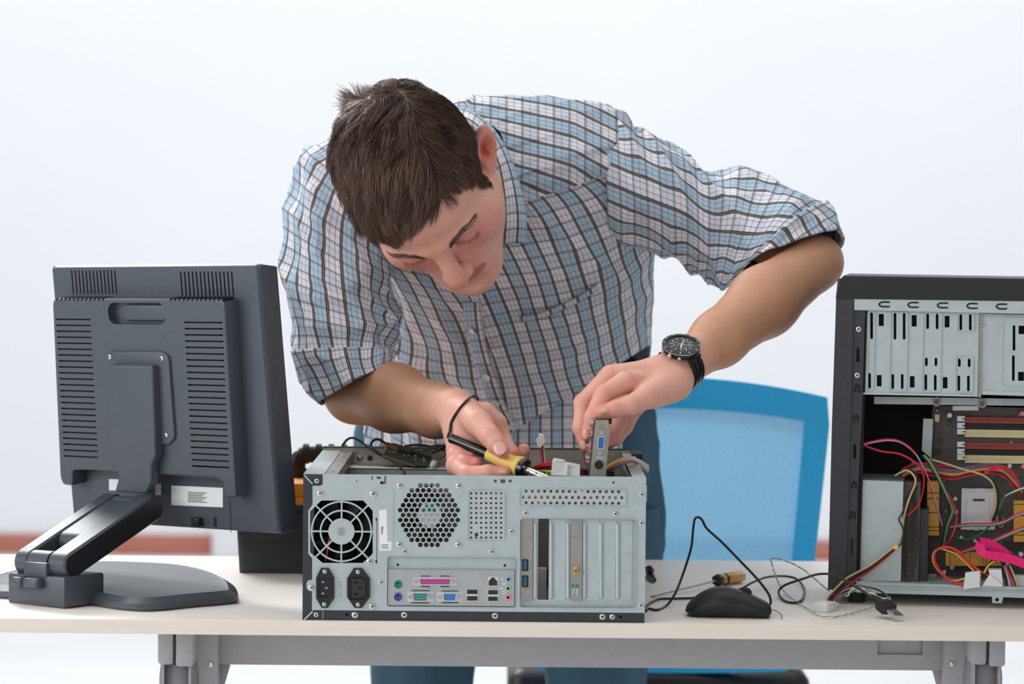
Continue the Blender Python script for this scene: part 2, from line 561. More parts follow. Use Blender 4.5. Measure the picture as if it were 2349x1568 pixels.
out = nt_.nodes.new('ShaderNodeOutputMaterial'); mixs = nt_.nodes.new('ShaderNodeMixShader'); tr = nt_.nodes.new('ShaderNodeBsdfTransparent'); df0 = nt_.nodes.new('ShaderNodeBsdfPrincipled'); tl_ = nt_.nodes.new('ShaderNodeBsdfTranslucent'); df = nt_.nodes.new('ShaderNodeMixShader'); df.inputs[0].default_value = .5; nt_.links.new(df0.outputs[0], df.inputs[1]); nt_.links.new(tl_.outputs[0], df.inputs[2]); tl_.inputs[0].default_value = (*s2l((150, 212, 240)), 1)
df0.inputs['Base Color'].default_value = (*s2l((150, 212, 240)), 1); df0.inputs['Roughness'].default_value = .7
tcn = nt_.nodes.new('ShaderNodeTexCoord'); vor = nt_.nodes.new('ShaderNodeTexNoise'); vor.inputs['Scale'].default_value = 300
mr = nt_.nodes.new('ShaderNodeMapRange'); mr.inputs['From Min'].default_value = .3; mr.inputs['From Max'].default_value = .7; mr.inputs['To Min'].default_value = .62; mr.inputs['To Max'].default_value = .78
nt_.links.new(tcn.outputs['Object'], vor.inputs['Vector']); nt_.links.new(vor.outputs['Fac'], mr.inputs['Value'])
nt_.links.new(mr.outputs['Result'], mixs.inputs['Fac']); nt_.links.new(tr.outputs[0], mixs.inputs[1]); nt_.links.new(df.outputs[0], mixs.inputs[2]); nt_.links.new(mixs.outputs[0], out.inputs[0])
M['chairmesh'] = ml
mm = MB(); chair_patch(mm, .035, .9, -.855, .855, .003, 20, 24); mm.build('mesh_panel', M['chairmesh'], ch)
lb = MB(); chair_patch(lb, .035, .285, -.86, .86, .010, 6, 24); 
lbm = mat('chair_lumbar_pad', (84, 178, 236), .75, noise=.05, nscale=200)
lb.v = [(x, y + .006, z) for x, y, z in lb.v]
lb.build('lumbar_pad', lbm, ch)
xc = W(1525, 1000, CY)[0]
MB().rbox((xc - .25, CY + .09, .435), (xc + .25, CY + .56, .50), .03, seg=4).build('seat', M['black'], ch)
sp = MB(); sp.tube(spline([(xc, CY + .105, .62), (xc, CY + .13, .52), (xc, CY + .2, .43), (xc, CY + .3, .42)], 6), .02, 10); sp.build('back_support', M['black'], ch)
MB().cyl((xc, CY + .32, .10), (xc, CY + .32, .43), .028, .028, 16).build('gas_column', M['black'], ch)
for k in range(5):
    a = math.radians(90 + 72 * k)
    e = V(xc + .28 * math.cos(a), CY + .32 + .28 * math.sin(a), .075)
    lg = MB().tube([(xc, CY + .32, .12), tuple(e)], [.028, .018], 10).build('leg', M['black'], ch)
    MB().cyl(e + V(-.02, 0, -.045), e + V(.02, 0, -.045), .03, .03, 16).build('castor', M['blackr'], lg)
# ------------------------------------------------------------------ computer case lying on its side, rear panel to the camera
CX0, CX1, CZ0, CZ1, CD = -0.2555, 0.1665, 0.7405, 0.9205, 0.40
case = thing('computer_case', ((CX0 + CX1) / 2, CD / 2, CZ0), 'opened desktop computer case lying on its side with its grey rear panel showing', 'computer case')


def q2(x, y, Y=0.0):
    p = W(680 + x / 3.409, 980 + y / 3.409, Y); return (p[0], p[2])


def q3(x, y, Y=0.0): return q2(x + 1363.6, y, Y)


KQ = 1 / 3.409 / (FOC / CAM_D)       # metres per crop pixel


def qr(f, x0, y0, x1, y1, r=0.0):
    a, b_ = f(x0, y0), f(x1, y1)
    return rrect(a[0], b_[1], b_[0], a[1], r * KQ)


F0 = at_y(0.0)
Zs = q2(600, 1430)[1]           # lower edge of the steel panel
Xs = q2(126, 700)[0]
holes = []
circ = lambda f, x, y, r, n=10: ngon(*f(x, y), r * KQ, n)
# power supply fan opening
oc = [q2(*p) for p in ((195, 570), (522, 570), (597, 650), (597, 985), (520, 1058), (205, 1058), (108, 975), (108, 655))]
holes.append(oc[::-1])
# hexagonal fan vent
for i in range(13):
    y = 452 + 38.7 * i
    for k in range(-6, 7):
        x = 1037 + 45 * k + (22.5 if i % 2 == 0 else 0)
        if (x - 1037) ** 2 + (y - 684) ** 2 < 243 ** 2:
            holes.append(ngon(*q2(x, y), 20.5 * KQ, 6, math.pi / 6))
for i in range(10):
    for k in range(7):
        if k == 1 and i in (7, 8): continue
        holes.append(circ(q3, 4 + 38.7 * k, 514 + 38.4 * i, 9.5, 8))
holes.append(qr(q3, 29, 822, 57, 850))
for y, x0, n in ((497, 433, 16), (543, 409, 17), (588, 433, 16)):
    for k in range(n):
        holes.append(circ(q3, x0 + 48.2 * k, y + k * .3, 12.5, 10))
for x, y, r in ((192, 418, 13), (308, 418, 13), (1115, 430, 10)):
    holes.append(circ(q3, x, y, r, 10))
holes.append(qr(q3, 232, 404, 269, 435))
for a in ((588, 378, 598, 410), (628, 382, 660, 402), (688, 378, 701, 443), (655, 420, 686, 443)):
    holes.append(qr(q2, *a))
hs = qr(q3, 388, 710, 1285, 1412, 22); hi = [*rrect(q2(712, 1008)[0], q2(712, 1396)[1], q3(357, 1000)[0], q2(712, 1008)[1], 16 * KQ)]
holes += [hs, hi]
outl = [(Xs, Zs), (CX1, Zs), (CX1, CZ1), (q2(206, 365)[0], CZ1), (q2(206, 440)[0], q2(206, 440)[1]), (q2(190, 455)[0], q2(190, 455)[1]),
        (q2(126, 455)[0], q2(126, 455)[1]), (Xs, q2(0, 600)[1]), q2(93, 650), q2(93, 985), (Xs, q2(0, 1020)[1]), (Xs, q2(0, 1188)[1]), q2(95, 1192), q2(80, 1212),
        q2(80, 1255), q2(95, 1274), (Xs, q2(0, 1278)[1])]
rp = MB(); rp.plate(outl, holes, -0.0012, 0.0, F0)
rear = rp.build('rear_panel', M['steel'], case, 30)
rear['label'] = 'pale grey perforated steel rear panel'
# black outer cover: left strip, bottom strip, corner plates and the hidden side sheets
bk = MB()
bk.plate([(CX0, CZ0), (CX1 - .0005, CZ0), (CX1 - .0005, Zs + .002), (Xs + .002, Zs + .002), (Xs + .002, q2(0, 455)[1]), (q2(206, 0)[0], q2(0, 455)[1]), (q2(206, 0)[0], CZ1 - .0003), (CX0, CZ1 - .0003)],
         [circ(q2, 395, 1463, 11), circ(q3, 1170, 1478, 11)], 0.0002, 0.0012, F0)
bk.box((CX0, .0012, CZ0), (CX0 + .0012, CD, CZ1 - .001))
bk.box((CX0, .0012, CZ0), (CX1, CD, CZ0 + .0012))
bk.box((CX1 - .001, .002, CZ0), (CX1, CD, CZ0 + .012))
bk.build('outer_cover', M['blackm'], case, 30)
# corner crease lines of the cover
for a, b_ in (((62, 372), (126, 440)), ((62, 1502), (128, 1438))):
    pa, pb = q2(*a), q2(*b_)
    MB().tube([(pa[0], 0, pa[1]), (pb[0], 0, pb[1])], .0009, 6).build('corner_crease', M['steel'], case)
pa, pb = q2(207, 1432), q2(207, 1505)
MB().tube([(pa[0], 0.0001, pa[1]), (pb[0], 0.0001, pb[1])], .0004, 6).build('cover_seam', M['steel'], case)
# inner chassis walls and flanges
fl = MB()
xL0, xL1, xL2 = CX0 + .0012, q2(215, 365)[0], q2(318, 365)[0]
fl.box((CX0, .001, CZ1 - .0012), (xL1, CD - .002, CZ1))
fl.build('side_flange', M['steel'], case, 0)
hl = [ngon((xL1 + xL2) / 2, y, .004, 3, math.pi / 2) for y in (.05, .16, .28)]
f2 = MB(); f2.plate(rrect(xL1 + .0004, .001, xL2, CD - .004, 0), hl, 0, .0012, lambda u, v, w: (u, v, CZ1 - .002 + w))
f2.box((xL1 + .0004, .002, CZ1 - .022), (xL1 + .0014, CD - .004, CZ1 - .002))
f2.box((xL2 - .001, .002, CZ1 - .014), (xL2, CD - .004, CZ1 - .002))
f2.build('perforated_lip', M['bracket'], case, 0)
rw = MB()
xR0 = CX1 - .0012
rw.box((xR0, .001, CZ0 + .001), (CX1, CD, CZ1 - .002))
rw.plate(rrect(CX1 - .018, .001, CX1, CD - .004, 0), [ngon(CX1 - .009, y, .0042, 3, math.pi / 2) for y in (.07, .20, .33)], 0, .0012, lambda u, v, w: (u, v, CZ1 - .0022 + w))
rw.box((CX1 - .018, .001, CZ1 - .012), (CX1 - .017, CD, CZ1 - .001))
rw.build('right_wall', M['steel'], case, 0)
fw = MB()
fw.plate(rrect(CX0, CZ0, CX1 - .004, CZ1 + .003, 0), [ngon(W(x, 1050, CD)[0], W(x, 1049, CD)[2], .004, 12) for x in (806, 826, 850)] + [rrect(W(1402, 0, CD)[0], .885, W(1420, 0, CD)[0], .895, 0)], 0, .0012, at_y(CD - .012))
fw.build('front_wall', M['bracket'], case, 0)
MB().box((CX0, CD - .010, CZ0), (CX1 - .004, CD, CZ1 + .0045)).build('front_bezel', M['black'], case, 0)
for x in (806, 826):
    MB().lathe([(.0001, -.0015), (.0036, -.0005), (.004, .001)], W(x, 1049, CD - .013), (0, 1, 0), 14).build('rivet', M['bracket'], case)
MB().box((CX1 - .004, .34, .872), (CX1 + .010, CD, CZ1 + .002)).build('corner_clip', M['black'], case, 0)
# drive cage rail seen over the panel
rl = MB()
ra, rb = W(790, 1072, .30), W(1240, 1078, .30)
rl.tube([ra, rb], .0045, 12)
rl.box((ra[0], .30, ra[2] - .004), (rb[0], .385, ra[2] - .002))
rl.box((ra[0], .296, ra[2] - .03), (rb[0], .298, ra[2]))
rl.build('cage_rail', M['steel2'], case)
for x in (812, 862, 884):
    p = W(x, 1061, .335); MB().box((p[0] - .005, .325, ra[2] - .0022), (p[0] + .005, .34, ra[2] - .0010)).build('rail_slot', M['void'], case, 0)
# power supply body, fan, motherboard
px1 = q2(640, 0)[0]
ps = MB(); ps.plate(rrect(CX0 + .004, CZ0 + .004, px1, CZ1 - .016, 0), [oc[::-1]], 0, .001, at_y(.0035))
ps.box((CX0 + .004, .05, CZ0 + .004), (px1, .15, CZ1 - .016))
for a, b_ in (((CX0 + .004, .0045, CZ0 + .004), (CX0 + .005, .05, CZ1 - .016)), ((px1 - .001, .0045, CZ0 + .004), (px1, .05, CZ1 - .016)), ((CX0 + .004, .0045, CZ1 - .017), (px1, .05, CZ1 - .016)), ((CX0 + .004, .0045, CZ0 + .004), (px1, .05, CZ0 + .005))): ps.box(a, b_)
ps.build('power_supply', M['void'], case, 0)
fc = q2(352, 812)


def torus_flat(mb, c, r0, r1, y0, y1, n=64):
    mb.plate(ngon(c[0], c[1], r1, n), [ngon(c[0], c[1], r0, n)], y0, y1, F0)


gr = MB()
for r in (164, 234): torus_flat(gr, fc, (r - 6.5) * KQ, (r + 6.5) * KQ, -.001, .0012)
for k in range(8):
    a = k * math.pi / 4
    e0 = V(fc[0] + 96 * KQ * math.cos(a), fc[1] + 96 * KQ * math.sin(a)); L = 262 if k % 2 == 0 else 300
    e1 = V(fc[0] + L * KQ * math.cos(a), fc[1] + L * KQ * math.sin(a)); n_ = V(-math.sin(a), math.cos(a)) * 6.5 * KQ
    gr.prism([tuple(e0 - n_), tuple(e1 - n_), tuple(e1 + n_), tuple(e0 + n_)], -.0008, .001, F0)
grill = gr.build('fan_grill', M['steel'], case, 30)
hb = MB(); hb.plate(ngon(fc[0], fc[1], 103 * KQ, 48), [], -.0011, .0012, F0); hb.build('grill_hub', M['steel'], grill, 30)
hb = MB(); torus_flat(hb, fc, 28 * KQ, 32 * KQ, -.0015, -.001, 32)
for dx, dy, hh in ((-16, 0, 20), (-4, 0, 26), (6, 0, 26), (14, 0, 14)): hb.box((fc[0] + (dx - 2) * KQ, -.0015, fc[1] - hh * KQ), (fc[0] + (dx + 2) * KQ, -.001, fc[1] + hh * KQ))
hb.build('hub_emblem', M['bracket'], grill, 0)
MB().cyl((fc[0], .012, fc[1]), (fc[0], .036, fc[1]), 90 * KQ, 90 * KQ, 32).build('fan_hub', M['chip'], case)
for k in range(7):
    a = k * 2 * math.pi / 7 + .3
    bl = MB(); rings = []
    for r in np.linspace(85, 232, 6):
        tw = .5; row = []
        for s_ in (-1, 1):
            aa = a + s_ * .33
            row.append((fc[0] + r * KQ * math.cos(aa), .022 + s_ * .007, fc[1] + r * KQ * math.sin(aa)))
        rings.append([row[0], row[1], V(*row[1]) + V(0, .001, 0), V(*row[0]) + V(0, .001, 0)])
    bl.loft(rings); bl.build('fan_blade', M['chip'], case)
w1 = MB(); w1.tube(spline([q2(258, 870)[0:1] + (.008,) + q2(258, 870)[1:], q2(240, 960)[0:1] + (.007,) + q2(240, 960)[1:], q2(225, 1050)[0:1] + (.009,) + q2(225, 1050)[1:]], 6), .0013, 6); w1.build('fan_wire', M['wred'], case)
MB().box((CX0 + .16, .01, CZ0 + .006), (CX1 - .004, .33, CZ0 + .008)).build('motherboard', M['pcbb'], case, 0)
rd = random.Random(3)
for k in range(14):
    x, y = rd.uniform(CX0 + .17, CX1 - .03), rd.uniform(.05, .3)
    w_, d_, h_ = rd.uniform(.006, .03), rd.uniform(.006, .03), rd.uniform(.006, .05)
    MB().box((x, y, CZ0 + .008), (x + w_, y + d_, CZ0 + .008 + h_)).build('component', M[rd.choice(['chip', 'bracket', 'cream', 'silver', 'copper', 'chip'])], case, 0)
# fan behind the hexagon vent
hv = q2(1040, 690)
MB().cyl((hv[0], .006, hv[1]), (hv[0], .03, hv[1]), 92 * KQ, 92 * KQ, 32).build('case_fan_hub', M['silver'], case)
st = MB()
for i, (dx, dy, c) in enumerate(((-20, 70, 0), (20, 75, 0), (-45, 40, 0), (0, 45, 0), (35, 40, 0))):
    st.box((hv[0] + dx * KQ - .002, .0052, hv[1] + dy * KQ - .002), (hv[0] + dx * KQ + .002, .0058, hv[1] + dy * KQ + .002))
st.build('fan_sticker', M['teal'], case, 0)
for k in range(7):
    a = k * 2 * math.pi / 7; bl = MB(); rings = []
    for r in np.linspace(88, 238, 5):
        row = [(hv[0] + r * KQ * math.cos(a + s_ * .3), .018 + s_ * .006, hv[1] + r * KQ * math.sin(a + s_ * .3)) for s_ in (-1, 1)]
        rings.append([row[0], row[1], V(*row[1]) + V(0, .001, 0), V(*row[0]) + V(0, .001, 0)])
    bl.loft(rings); bl.build('fan_blade', M['chip'], case)
for k, (c, off) in enumerate((('wred', 0), ('wyel', .012), ('wblk', .02), ('wred', .03), ('wwht', .04))):
    p = [W(1040 + 12 * k, 1230, .05), W(1090 + 8 * k, 1160 - 6 * k, .035), W(1150 + 10 * k, 1130 + 10 * k, .06), W(1250, 1135 + 4 * k, .05), W(1400 + 6 * k, 1140, .06)]
    MB().tube(spline(p, 8), .0013, 6).build('inner_wire', M[c], case)


# raised beads and vent frames pressed into the panel
def bead(f, x0, y0, x1, y1, r, w_, h_=.0012):
    mb = MB()
    a, b_ = f(x0, y0), f(x1, y1)
    mb.plate(rrect(a[0], b_[1], b_[0], a[1], r * KQ, 5), [rrect(a[0] + w_ * KQ, b_[1] + w_ * KQ, b_[0] - w_ * KQ, a[1] - w_ * KQ, (r - w_ * .6) * KQ, 5)], -.0012 - h_, -.0012, F0)
    return mb.build('pressed_frame', M['steel'], case, 30)


bead(q3, 378, 474, 1216, 620, 18, 5); bead(q3, -23, 486, 266, 886, 18, 5); bead(q3, 382, 704, 1291, 1418, 26, 5)
a, b_ = q2(706, 1002), (q3(363, 0)[0], q2(706, 1402)[1])
fr = MB(); fr.plate(rrect(a[0], b_[1], b_[0], a[1], 22 * KQ, 5), [rrect(a[0] + 5 * KQ, b_[1] + 5 * KQ, b_[0] - 5 * KQ, a[1] - 5 * KQ, 18 * KQ, 5)], -.0019, -.0012, F0); fr.build('pressed_frame', M['steel'], case, 30)
mb = MB(); a, b_ = q2(714, 476), q2(757, 884)
mb.plate(rrect(a[0], b_[1], b_[0], a[1], 20 * KQ, 6), [], -.0018, -.0012, F0); mb.build('pressed_bead', M['steel'], case, 30)
# recess pockets
pk = MB()
sl = qr(q3, 528, 712, 607, 1350)
a, b_ = q3(384, 706), q3(1289, 1416)
pk.plate(rrect(a[0], b_[1], b_[0], a[1], .003), [sl], .0042, .0052, F0)
pk.build('slot_backplate', M['steel'], case, 0)
a, b_ = q2(708, 1003), q2(708, 1110)
pk = MB(); pk.plate(rrect(a[0], b_[1], q3(361, 0)[0], a[1], 0), [circ(q2, 792, 1075, 11), circ(q3, 266, 1080, 11)], .0036, .0046, F0); pk.build('recess_ledge', M['steel'], case, 0)
# expansion slot covers, brackets and ribs
for x0, x1, m_, d in ((398, 478, 'bracket', .0012), (787, 866, 'bracket', .0012), (658, 738, 'steel', .0034), (918, 1000, 'steel', .0034), (1046, 1130, 'steel', .0034), (1176, 1258, 'steel', .0034)):
    mb = MB(); mb.plate(qr(q3, x0, 712, x1, 1356, 3), [], d, d + .0009, F0)
    mb.build('slot_bracket' if m_ == 'bracket' else 'slot_cover', M[m_], case, 0)
for x in (504, 628, 760, 890, 1018, 1150):
    a, b_ = q3(x, 748), q3(x, 1340)
    mb = MB(); r = 15 * KQ
    mb.tube([(a[0], .0036, a[1]), (a[0], .0036, a[1] - r * .6), (b_[0], .0036, b_[1] + r * .6), (b_[0], .0036, b_[1])], [r * .3, r, r, r * .3], 12); mb.build('slot_rib', M['steel'], case)


def socket_port(f, x0, y0, x1, y1, shell, tongue, name, Y=.0012):
    o = MB(); a, b_ = f(x0, y0), f(x1, y1)
    o.plate(rrect(a[0], b_[1], b_[0], a[1], 6 * KQ, 3), [rrect(a[0] + 6 * KQ, b_[1] + 6 * KQ, b_[0] - 6 * KQ, a[1] - 6 * KQ, 3 * KQ, 2)], Y - .0022, Y, F0)
    o.box((a[0] + 2 * KQ, Y - .0006, b_[1] + 2 * KQ), (b_[0] - 2 * KQ, Y, a[1] - 2 * KQ))
    p = o.build(name, M[shell], case, 0)
    if tongue:
        tx0, tx1, ty0, ty1, tm = tongue
        ta, tb = f(tx0, ty0), f(tx1, ty1)
        MB().box((ta[0], Y - .0018, tb[1]), (tb[0], Y - .0004, ta[1])).build('tongue', M[tm], p, 0)
    return p


socket_port(q3, 400, 1030, 449, 1122, 'chip', (412, 436, 1040, 1112, 'usbblue'), 'usb_port')
socket_port(q3, 400, 1157, 449, 1248, 'chip', (412, 436, 1167, 1238, 'usbblue'), 'usb_port')
g = q3(825, 1116)
MB().lathe([(29 * KQ, 0), (29 * KQ, -.002), (24 * KQ, -.0022), (24 * KQ, -.006), (18 * KQ, -.0062), (16 * KQ, -.001), (5 * KQ, -.001), (5 * KQ, -.003), (.0001, -.003)], (g[0], .0014, g[1]), (0, 1, 0), 24).build('antenna_socket', M['brass'], case)
for x in (797, 831):
    g = q3(x, 1239); MB().lathe([(13 * KQ, 0), (13 * KQ, -.0014), (9 * KQ, -.0014), (8 * KQ, -.0006), (.0001, -.0009)], (g[0], .0012, g[1]), (0, 1, 0), 14).build('status_lamp', M['green'], case)


def text(s, size, pos, mname, parent, right=(1, 0, 0), up=(0, 0, 1), name='lettering', depth=.0001, align='CENTER'):
    c = bpy.data.curves.new('lettering', 'FONT'); c.body = s; c.size = size; c.extrude = depth; c.align_x = align; c.align_y = 'CENTER'; c.resolution_u = 3
    o = bpy.data.objects.new('lettering_tmp', c); COL.objects.link(o)
    dg = bpy.context.evaluated_depsgraph_get()
    me = bpy.data.meshes.new_from_object(o.evaluated_get(dg))
    bpy.data.objects.remove(o); bpy.data.curves.remove(c)
    r_, u_ = unit(right), unit(up); n_ = np.cross(r_, u_)
    Mx = Matrix(((r_[0], u_[0], n_[0], pos[0]), (r_[1], u_[1], n_[1], pos[1]), (r_[2], u_[2], n_[2], pos[2]), (0, 0, 0, 1)))
    me.transform(Mx)
    return link(name, me, M[mname], parent)


def tq(f, x, y, Y): g_ = f(x, y); return (g_[0], Y, g_[1])


text('LINK', 26 * KQ, tq(q3, 831, 1286, .0011), 'white', case, (0, 0, 1), (-1, 0, 0))
text('Act', 24 * KQ, tq(q3, 800, 1280, .0011), 'white', case, (0, 0, 1), (-1, 0, 0))
text('AC 230V', 34 * KQ, tq(q2, 345, 1262, -.0013), 'bracket', case, (0, 0, 1), (-1, 0, 0))
# rear input-output shield with its ports
sh = MB(); a, b_ = q2(716, 1110), q2(716, 1388)
sh.plate(rrect(a[0], b_[1], q3(352, 0)[0], a[1], .001), [], .0012, .002, F0)
shield = sh.build('port_shield', M['steel2'], case, 0); shield['label'] = 'shiny steel port shield'
e = MB()
a, b_ = q2(716, 1108), q2(716, 1390)
x_e = q3(352, 0)[0]
e.box((a[0], .0003, a[1] - .0006), (x_e, .002, a[1])).box((a[0], .0003, b_[1]), (x_e, .002, b_[1] + .0009)).box((x_e - .0007, .0003, b_[1]), (x_e, .002, a[1]))
e.build('shield_lip', M['steel2'], case, 0)
for y, m_ in ((1227, 'green'), (1324, 'purple')):
    g = q2(795, y)
    o = MB().lathe([(33 * KQ, 0), (33 * KQ, -.0022), (28 * KQ, -.0025), (27 * KQ, -.0008), (.0001, -.0008)], (g[0], .0012, g[1]), (0, 1, 0), 24).build('keyboard_port', M[m_], case)
    hm = MB()
    for k in range(6):
        aa = math.radians(60 * k + 30); hm.cyl((g[0] + 17 * KQ * math.cos(aa), .0001, g[1] + 17 * KQ * math.sin(aa)), (g[0] + 17 * KQ * math.cos(aa), .0006, g[1] + 17 * KQ * math.sin(aa)), 4 * KQ, None, 8)
    hm.box((g[0] - 5 * KQ, .0001, g[1] - 3 * KQ), (g[0] + 5 * KQ, .0006, g[1] + 20 * KQ))
    hm.build('pin_holes', M['void'], o, 0)


def dsub(xc, yc, w, h, m_, rows, nutx, name):
    """D-shaped connector with a steel shell, coloured face, pin holes and two hex nuts"""
    o = MB()
    def dpoly(w_, h_, sk):
        g_ = [q2(xc - w_ / 2, yc - h_ / 2), q2(xc + w_ / 2, yc - h_ / 2), q2(xc + w_ / 2 - sk, yc + h_ / 2), q2(xc - w_ / 2 + sk, yc + h_ / 2)]
        return g_[::-1]
    o.plate(dpoly(w + 22, h + 20, 12), [dpoly(w + 6, h + 6, 9)], -.0028, .0015, F0)
    a, b_ = q2(xc - nutx - 20, yc - h / 2 - 14), q2(xc + nutx + 20, yc + h / 2 + 14)
    o.plate(rrect(a[0], b_[1], b_[0], a[1], .001), [], .0004, .0012, F0)
    p = o.build(name, M['silver'], case, 0)
    f_ = MB(); f_.prism(dpoly(w, h, 9), -.0022, .001, F0); f_.build('connector_face', M[m_], p, 0)
    hm = MB()
    nr = len(rows)
    for i, n in enumerate(rows):
        yy = yc + (i - (nr - 1) / 2) * h / (nr + .25)
        for k in range(n):
            xx = xc + (k - (n - 1) / 2) * (w - 26) / (max(rows) - 1)
            g_ = q2(xx, yy); hm.cyl((g_[0], -.0024, g_[1]), (g_[0], -.002, g_[1]), 3.6 * KQ, None, 8)
    hm.build('pin_holes', M['void'] if m_ != 'teal' else M['silver'], p, 0)
    for s_ in (-1, 1):
        g_ = q2(xc + s_ * nutx, yc)
        MB().lathe([(17 * KQ, 0), (17 * KQ, -.0032), (8 * KQ, -.0032), (8 * KQ, -.0008), (.0001, -.0008)], (g_[0], .0004, g_[1]), (0, 1, 0), 6).build('nut', M['screw'], p, 30)
    k = MB()
    for sx in (-.52, .52):
        for sy in (-1, 1):
            g0, g1 = q2(xc + sx * w * .62 - 36, yc + sy * (h / 2 + 26)), q2(xc + sx * w * .62 + 36, yc + sy * (h / 2 + 20))
            k.box((g0[0], .0006, min(g0[1], g1[1])), (g1[0], .0013, max(g0[1], g1[1])))
    k.build('shield_gap', M['void'], p, 0)


dsub(1085, 1203, 236, 36, 'pink', (13, 12), 150, 'parallel_port')
dsub(969, 1323, 108, 50, 'teal', (5, 4), 80, 'serial_port')
dsub(1199, 1324, 94, 46, 'blue', (5, 5, 5), 80, 'video_port')


def usb_stack(f, x0, y0, x1, y1):
    o = MB(); a, b_ = f(x0, y0), f(x1, y1)
    zm = (a[1] + b_[1]) / 2
    t = 4 * KQ
    o.plate(rrect(a[0], b_[1], b_[0], a[1], 0), [rrect(a[0] + t, b_[1] + t, b_[0] - t, zm - 2 * t, 0), rrect(a[0] + t, zm + 2 * t, b_[0] - t, a[1] - t, 0)], -.0004, .005, F0)
    p = o.build('usb_port', M['silver'], case, 0)
    MB().box((a[0] + t, .0004, b_[1] + t), (b_[0] - t, .0011, a[1] - t)).build('port_back', M['chip'], p, 0)
    for z0, z1 in ((b_[1] + t, zm - 2 * t), (zm + 2 * t, a[1] - t)):
        MB().box((a[0] + 2 * t, -.0002, z0 + (z1 - z0) * .5), (b_[0] - 2 * t, .004, z0 + (z1 - z0) * .92)).build('tongue', M['chip'], p, 0)


usb_stack(q2, 1330, 1262, 1420, 1357); usb_stack(q3, 132, 1266, 215, 1360)
o = MB(); a, b_ = q3(134, 1166), q3(213, 1242)
o.plate(rrect(a[0], b_[1], b_[0], a[1], 0), [[q3(*p_) for p_ in ((140, 1236), (207, 1236), (207, 1200), (192, 1200), (192, 1186), (182, 1186), (182, 1172), (164, 1172), (164, 1186), (154, 1186), (154, 1200), (140, 1200))]], -.0004, .006, F0)
o = o.build('network_port', M['silver'], case, 0)
MB().box((a[0] + .0003, .0004, b_[1] + .0003), (b_[0] - .0003, .0011, a[1] - .0003)).build('port_back', M['chip'], o, 0)
for x, y, m_ in ((294, 1187, 'jblue'), (292, 1258, 'jgreen'), (292, 1328, 'jpink')):
    g = q3(x, y)
    o = MB().lathe([(25 * KQ, 0), (25 * KQ, -.0014), (22 * KQ, -.002), (12 * KQ, -.002), (11 * KQ, .0004)], (g[0], .0012, g[1]), (0, 1, 0), 24, caps=False).build('audio_jack', M[m_], case)
    MB().cyl((g[0], .0002, g[1]), (g[0], .0009, g[1]), 11.5 * KQ, None, 14).build('jack_hole', M['void'], o, 0)
ic = MB()
for y in (1187, 1258):
    for dx in (-66, -48): 
        g = q3(292 + dx, y); ic.add([(g[0] - .0014, .001, g[1]), (g[0] + .0008, .001, g[1] - .0012), (g[0] + .0008, .001, g[1] + .0012)], [(0, 1, 2)])
for y in (1222, 1290):
    g = q3(258, y); torus_flat(ic, g, 8 * KQ, 12 * KQ, .0009, .0011, 12)
ic.build('port_icons', M['white'], case, 0)


# power sockets
def sq_poly(pts): return [q2(*p_) for p_ in pts][::-1]


inl = [(193, 1096), (252, 1096), (297, 1172), (297, 1330), (246, 1406), (199, 1406), (155, 1330), (155, 1172)]
o = MB(); o.plate(sq_poly(inl), [sq_poly([(172, 1170), (283, 1170), (283, 1290), (250, 1326), (172, 1326)])], -.0046, -.0012, F0)
o.plate(sq_poly([(172, 1170), (283, 1170), (283, 1290), (250, 1326), (172, 1326)]), [], -.0014, -.0012, F0)
inlet = o.build('power_inlet', M['black'], case, 30)
for x, y in ((208, 1205), (236, 1250), (208, 1294)):
    a, b_ = q2(x - 10, y - 5), q2(x + 10, y + 5); MB().box((a[0], -.0042, b_[1]), (b_[0], -.0013, a[1])).build('pin', M['screw'], inlet, 0)
outp = [(450, 1096), (512, 1096), (577, 1178), (577, 1322), (512, 1406), (456, 1406), (397, 1322), (397, 1178)]
o = MB(); hole = [(416, 1162), (530, 1162), (556, 1192), (556, 1312), (530, 1342), (416, 1342)]
o.plate(sq_poly(outp), [sq_poly(hole)], -.0046, -.0012, F0)
o.plate(sq_poly(hole), [], -.0016, -.0012, F0)
outlet = o.build('power_outlet', M['black'], case, 30)
blk = MB(); inner = [(436, 1178), (520, 1178), (540, 1200), (540, 1304), (520, 1326), (436, 1326)]
blk.plate(sq_poly(inner), [[q2(x, y) for x, y in ((xx - 16, yy - 8), (xx - 16, yy + 8), (xx + 16, yy + 8), (xx + 16, yy - 8))] for xx, yy in ((471, 1208), (498, 1252), (471, 1298))], -.0046, -.0016, F0)
blk.build('socket_block', M['chip'], outlet, 30)


# screws and rivets
def cross_screw(pos, r, m_='screw', n=(0, -1, 0)):
    n = unit(n)
    o = MB().lathe([(r, 0), (r, r * .25), (r * .75, r * .5), (.0001, r * .55)], pos, n, 18)
    e1, e2 = perp(n)
    return o, [pos + n * r * .56, e1, e2, n]


def screw_mesh():
    o = MB().lathe([(1, 0), (1, .25), (.72, .5), (.001, .55)], (0, 0, 0), (0, -1, 0), 18)
    return o.mesh('screw', 40)


scm = screw_mesh(); scm.materials.append(M['screw'])
crm = MB().box((-.52, -.60, -.13), (.52, -.5, .13)).box((-.13, -.60, -.52), (.13, -.5, .52)).mesh('cross_recess', 0); crm.materials.append(M['cross'])
rvm = MB().lathe([(1, 0), (.95, .3), (.7, .45), (.4, .42), (.34, .1), (.001, .1)], (0, 0, 0), (0, -1, 0), 18).mesh('rivet', 40); rvm.materials.append(M['screw'])
rhm = MB().cyl((0, -.11, 0), (0, -.2, 0), .32, None, 12).mesh('rivet_hole', 0); rhm.materials.append(M['cross'])


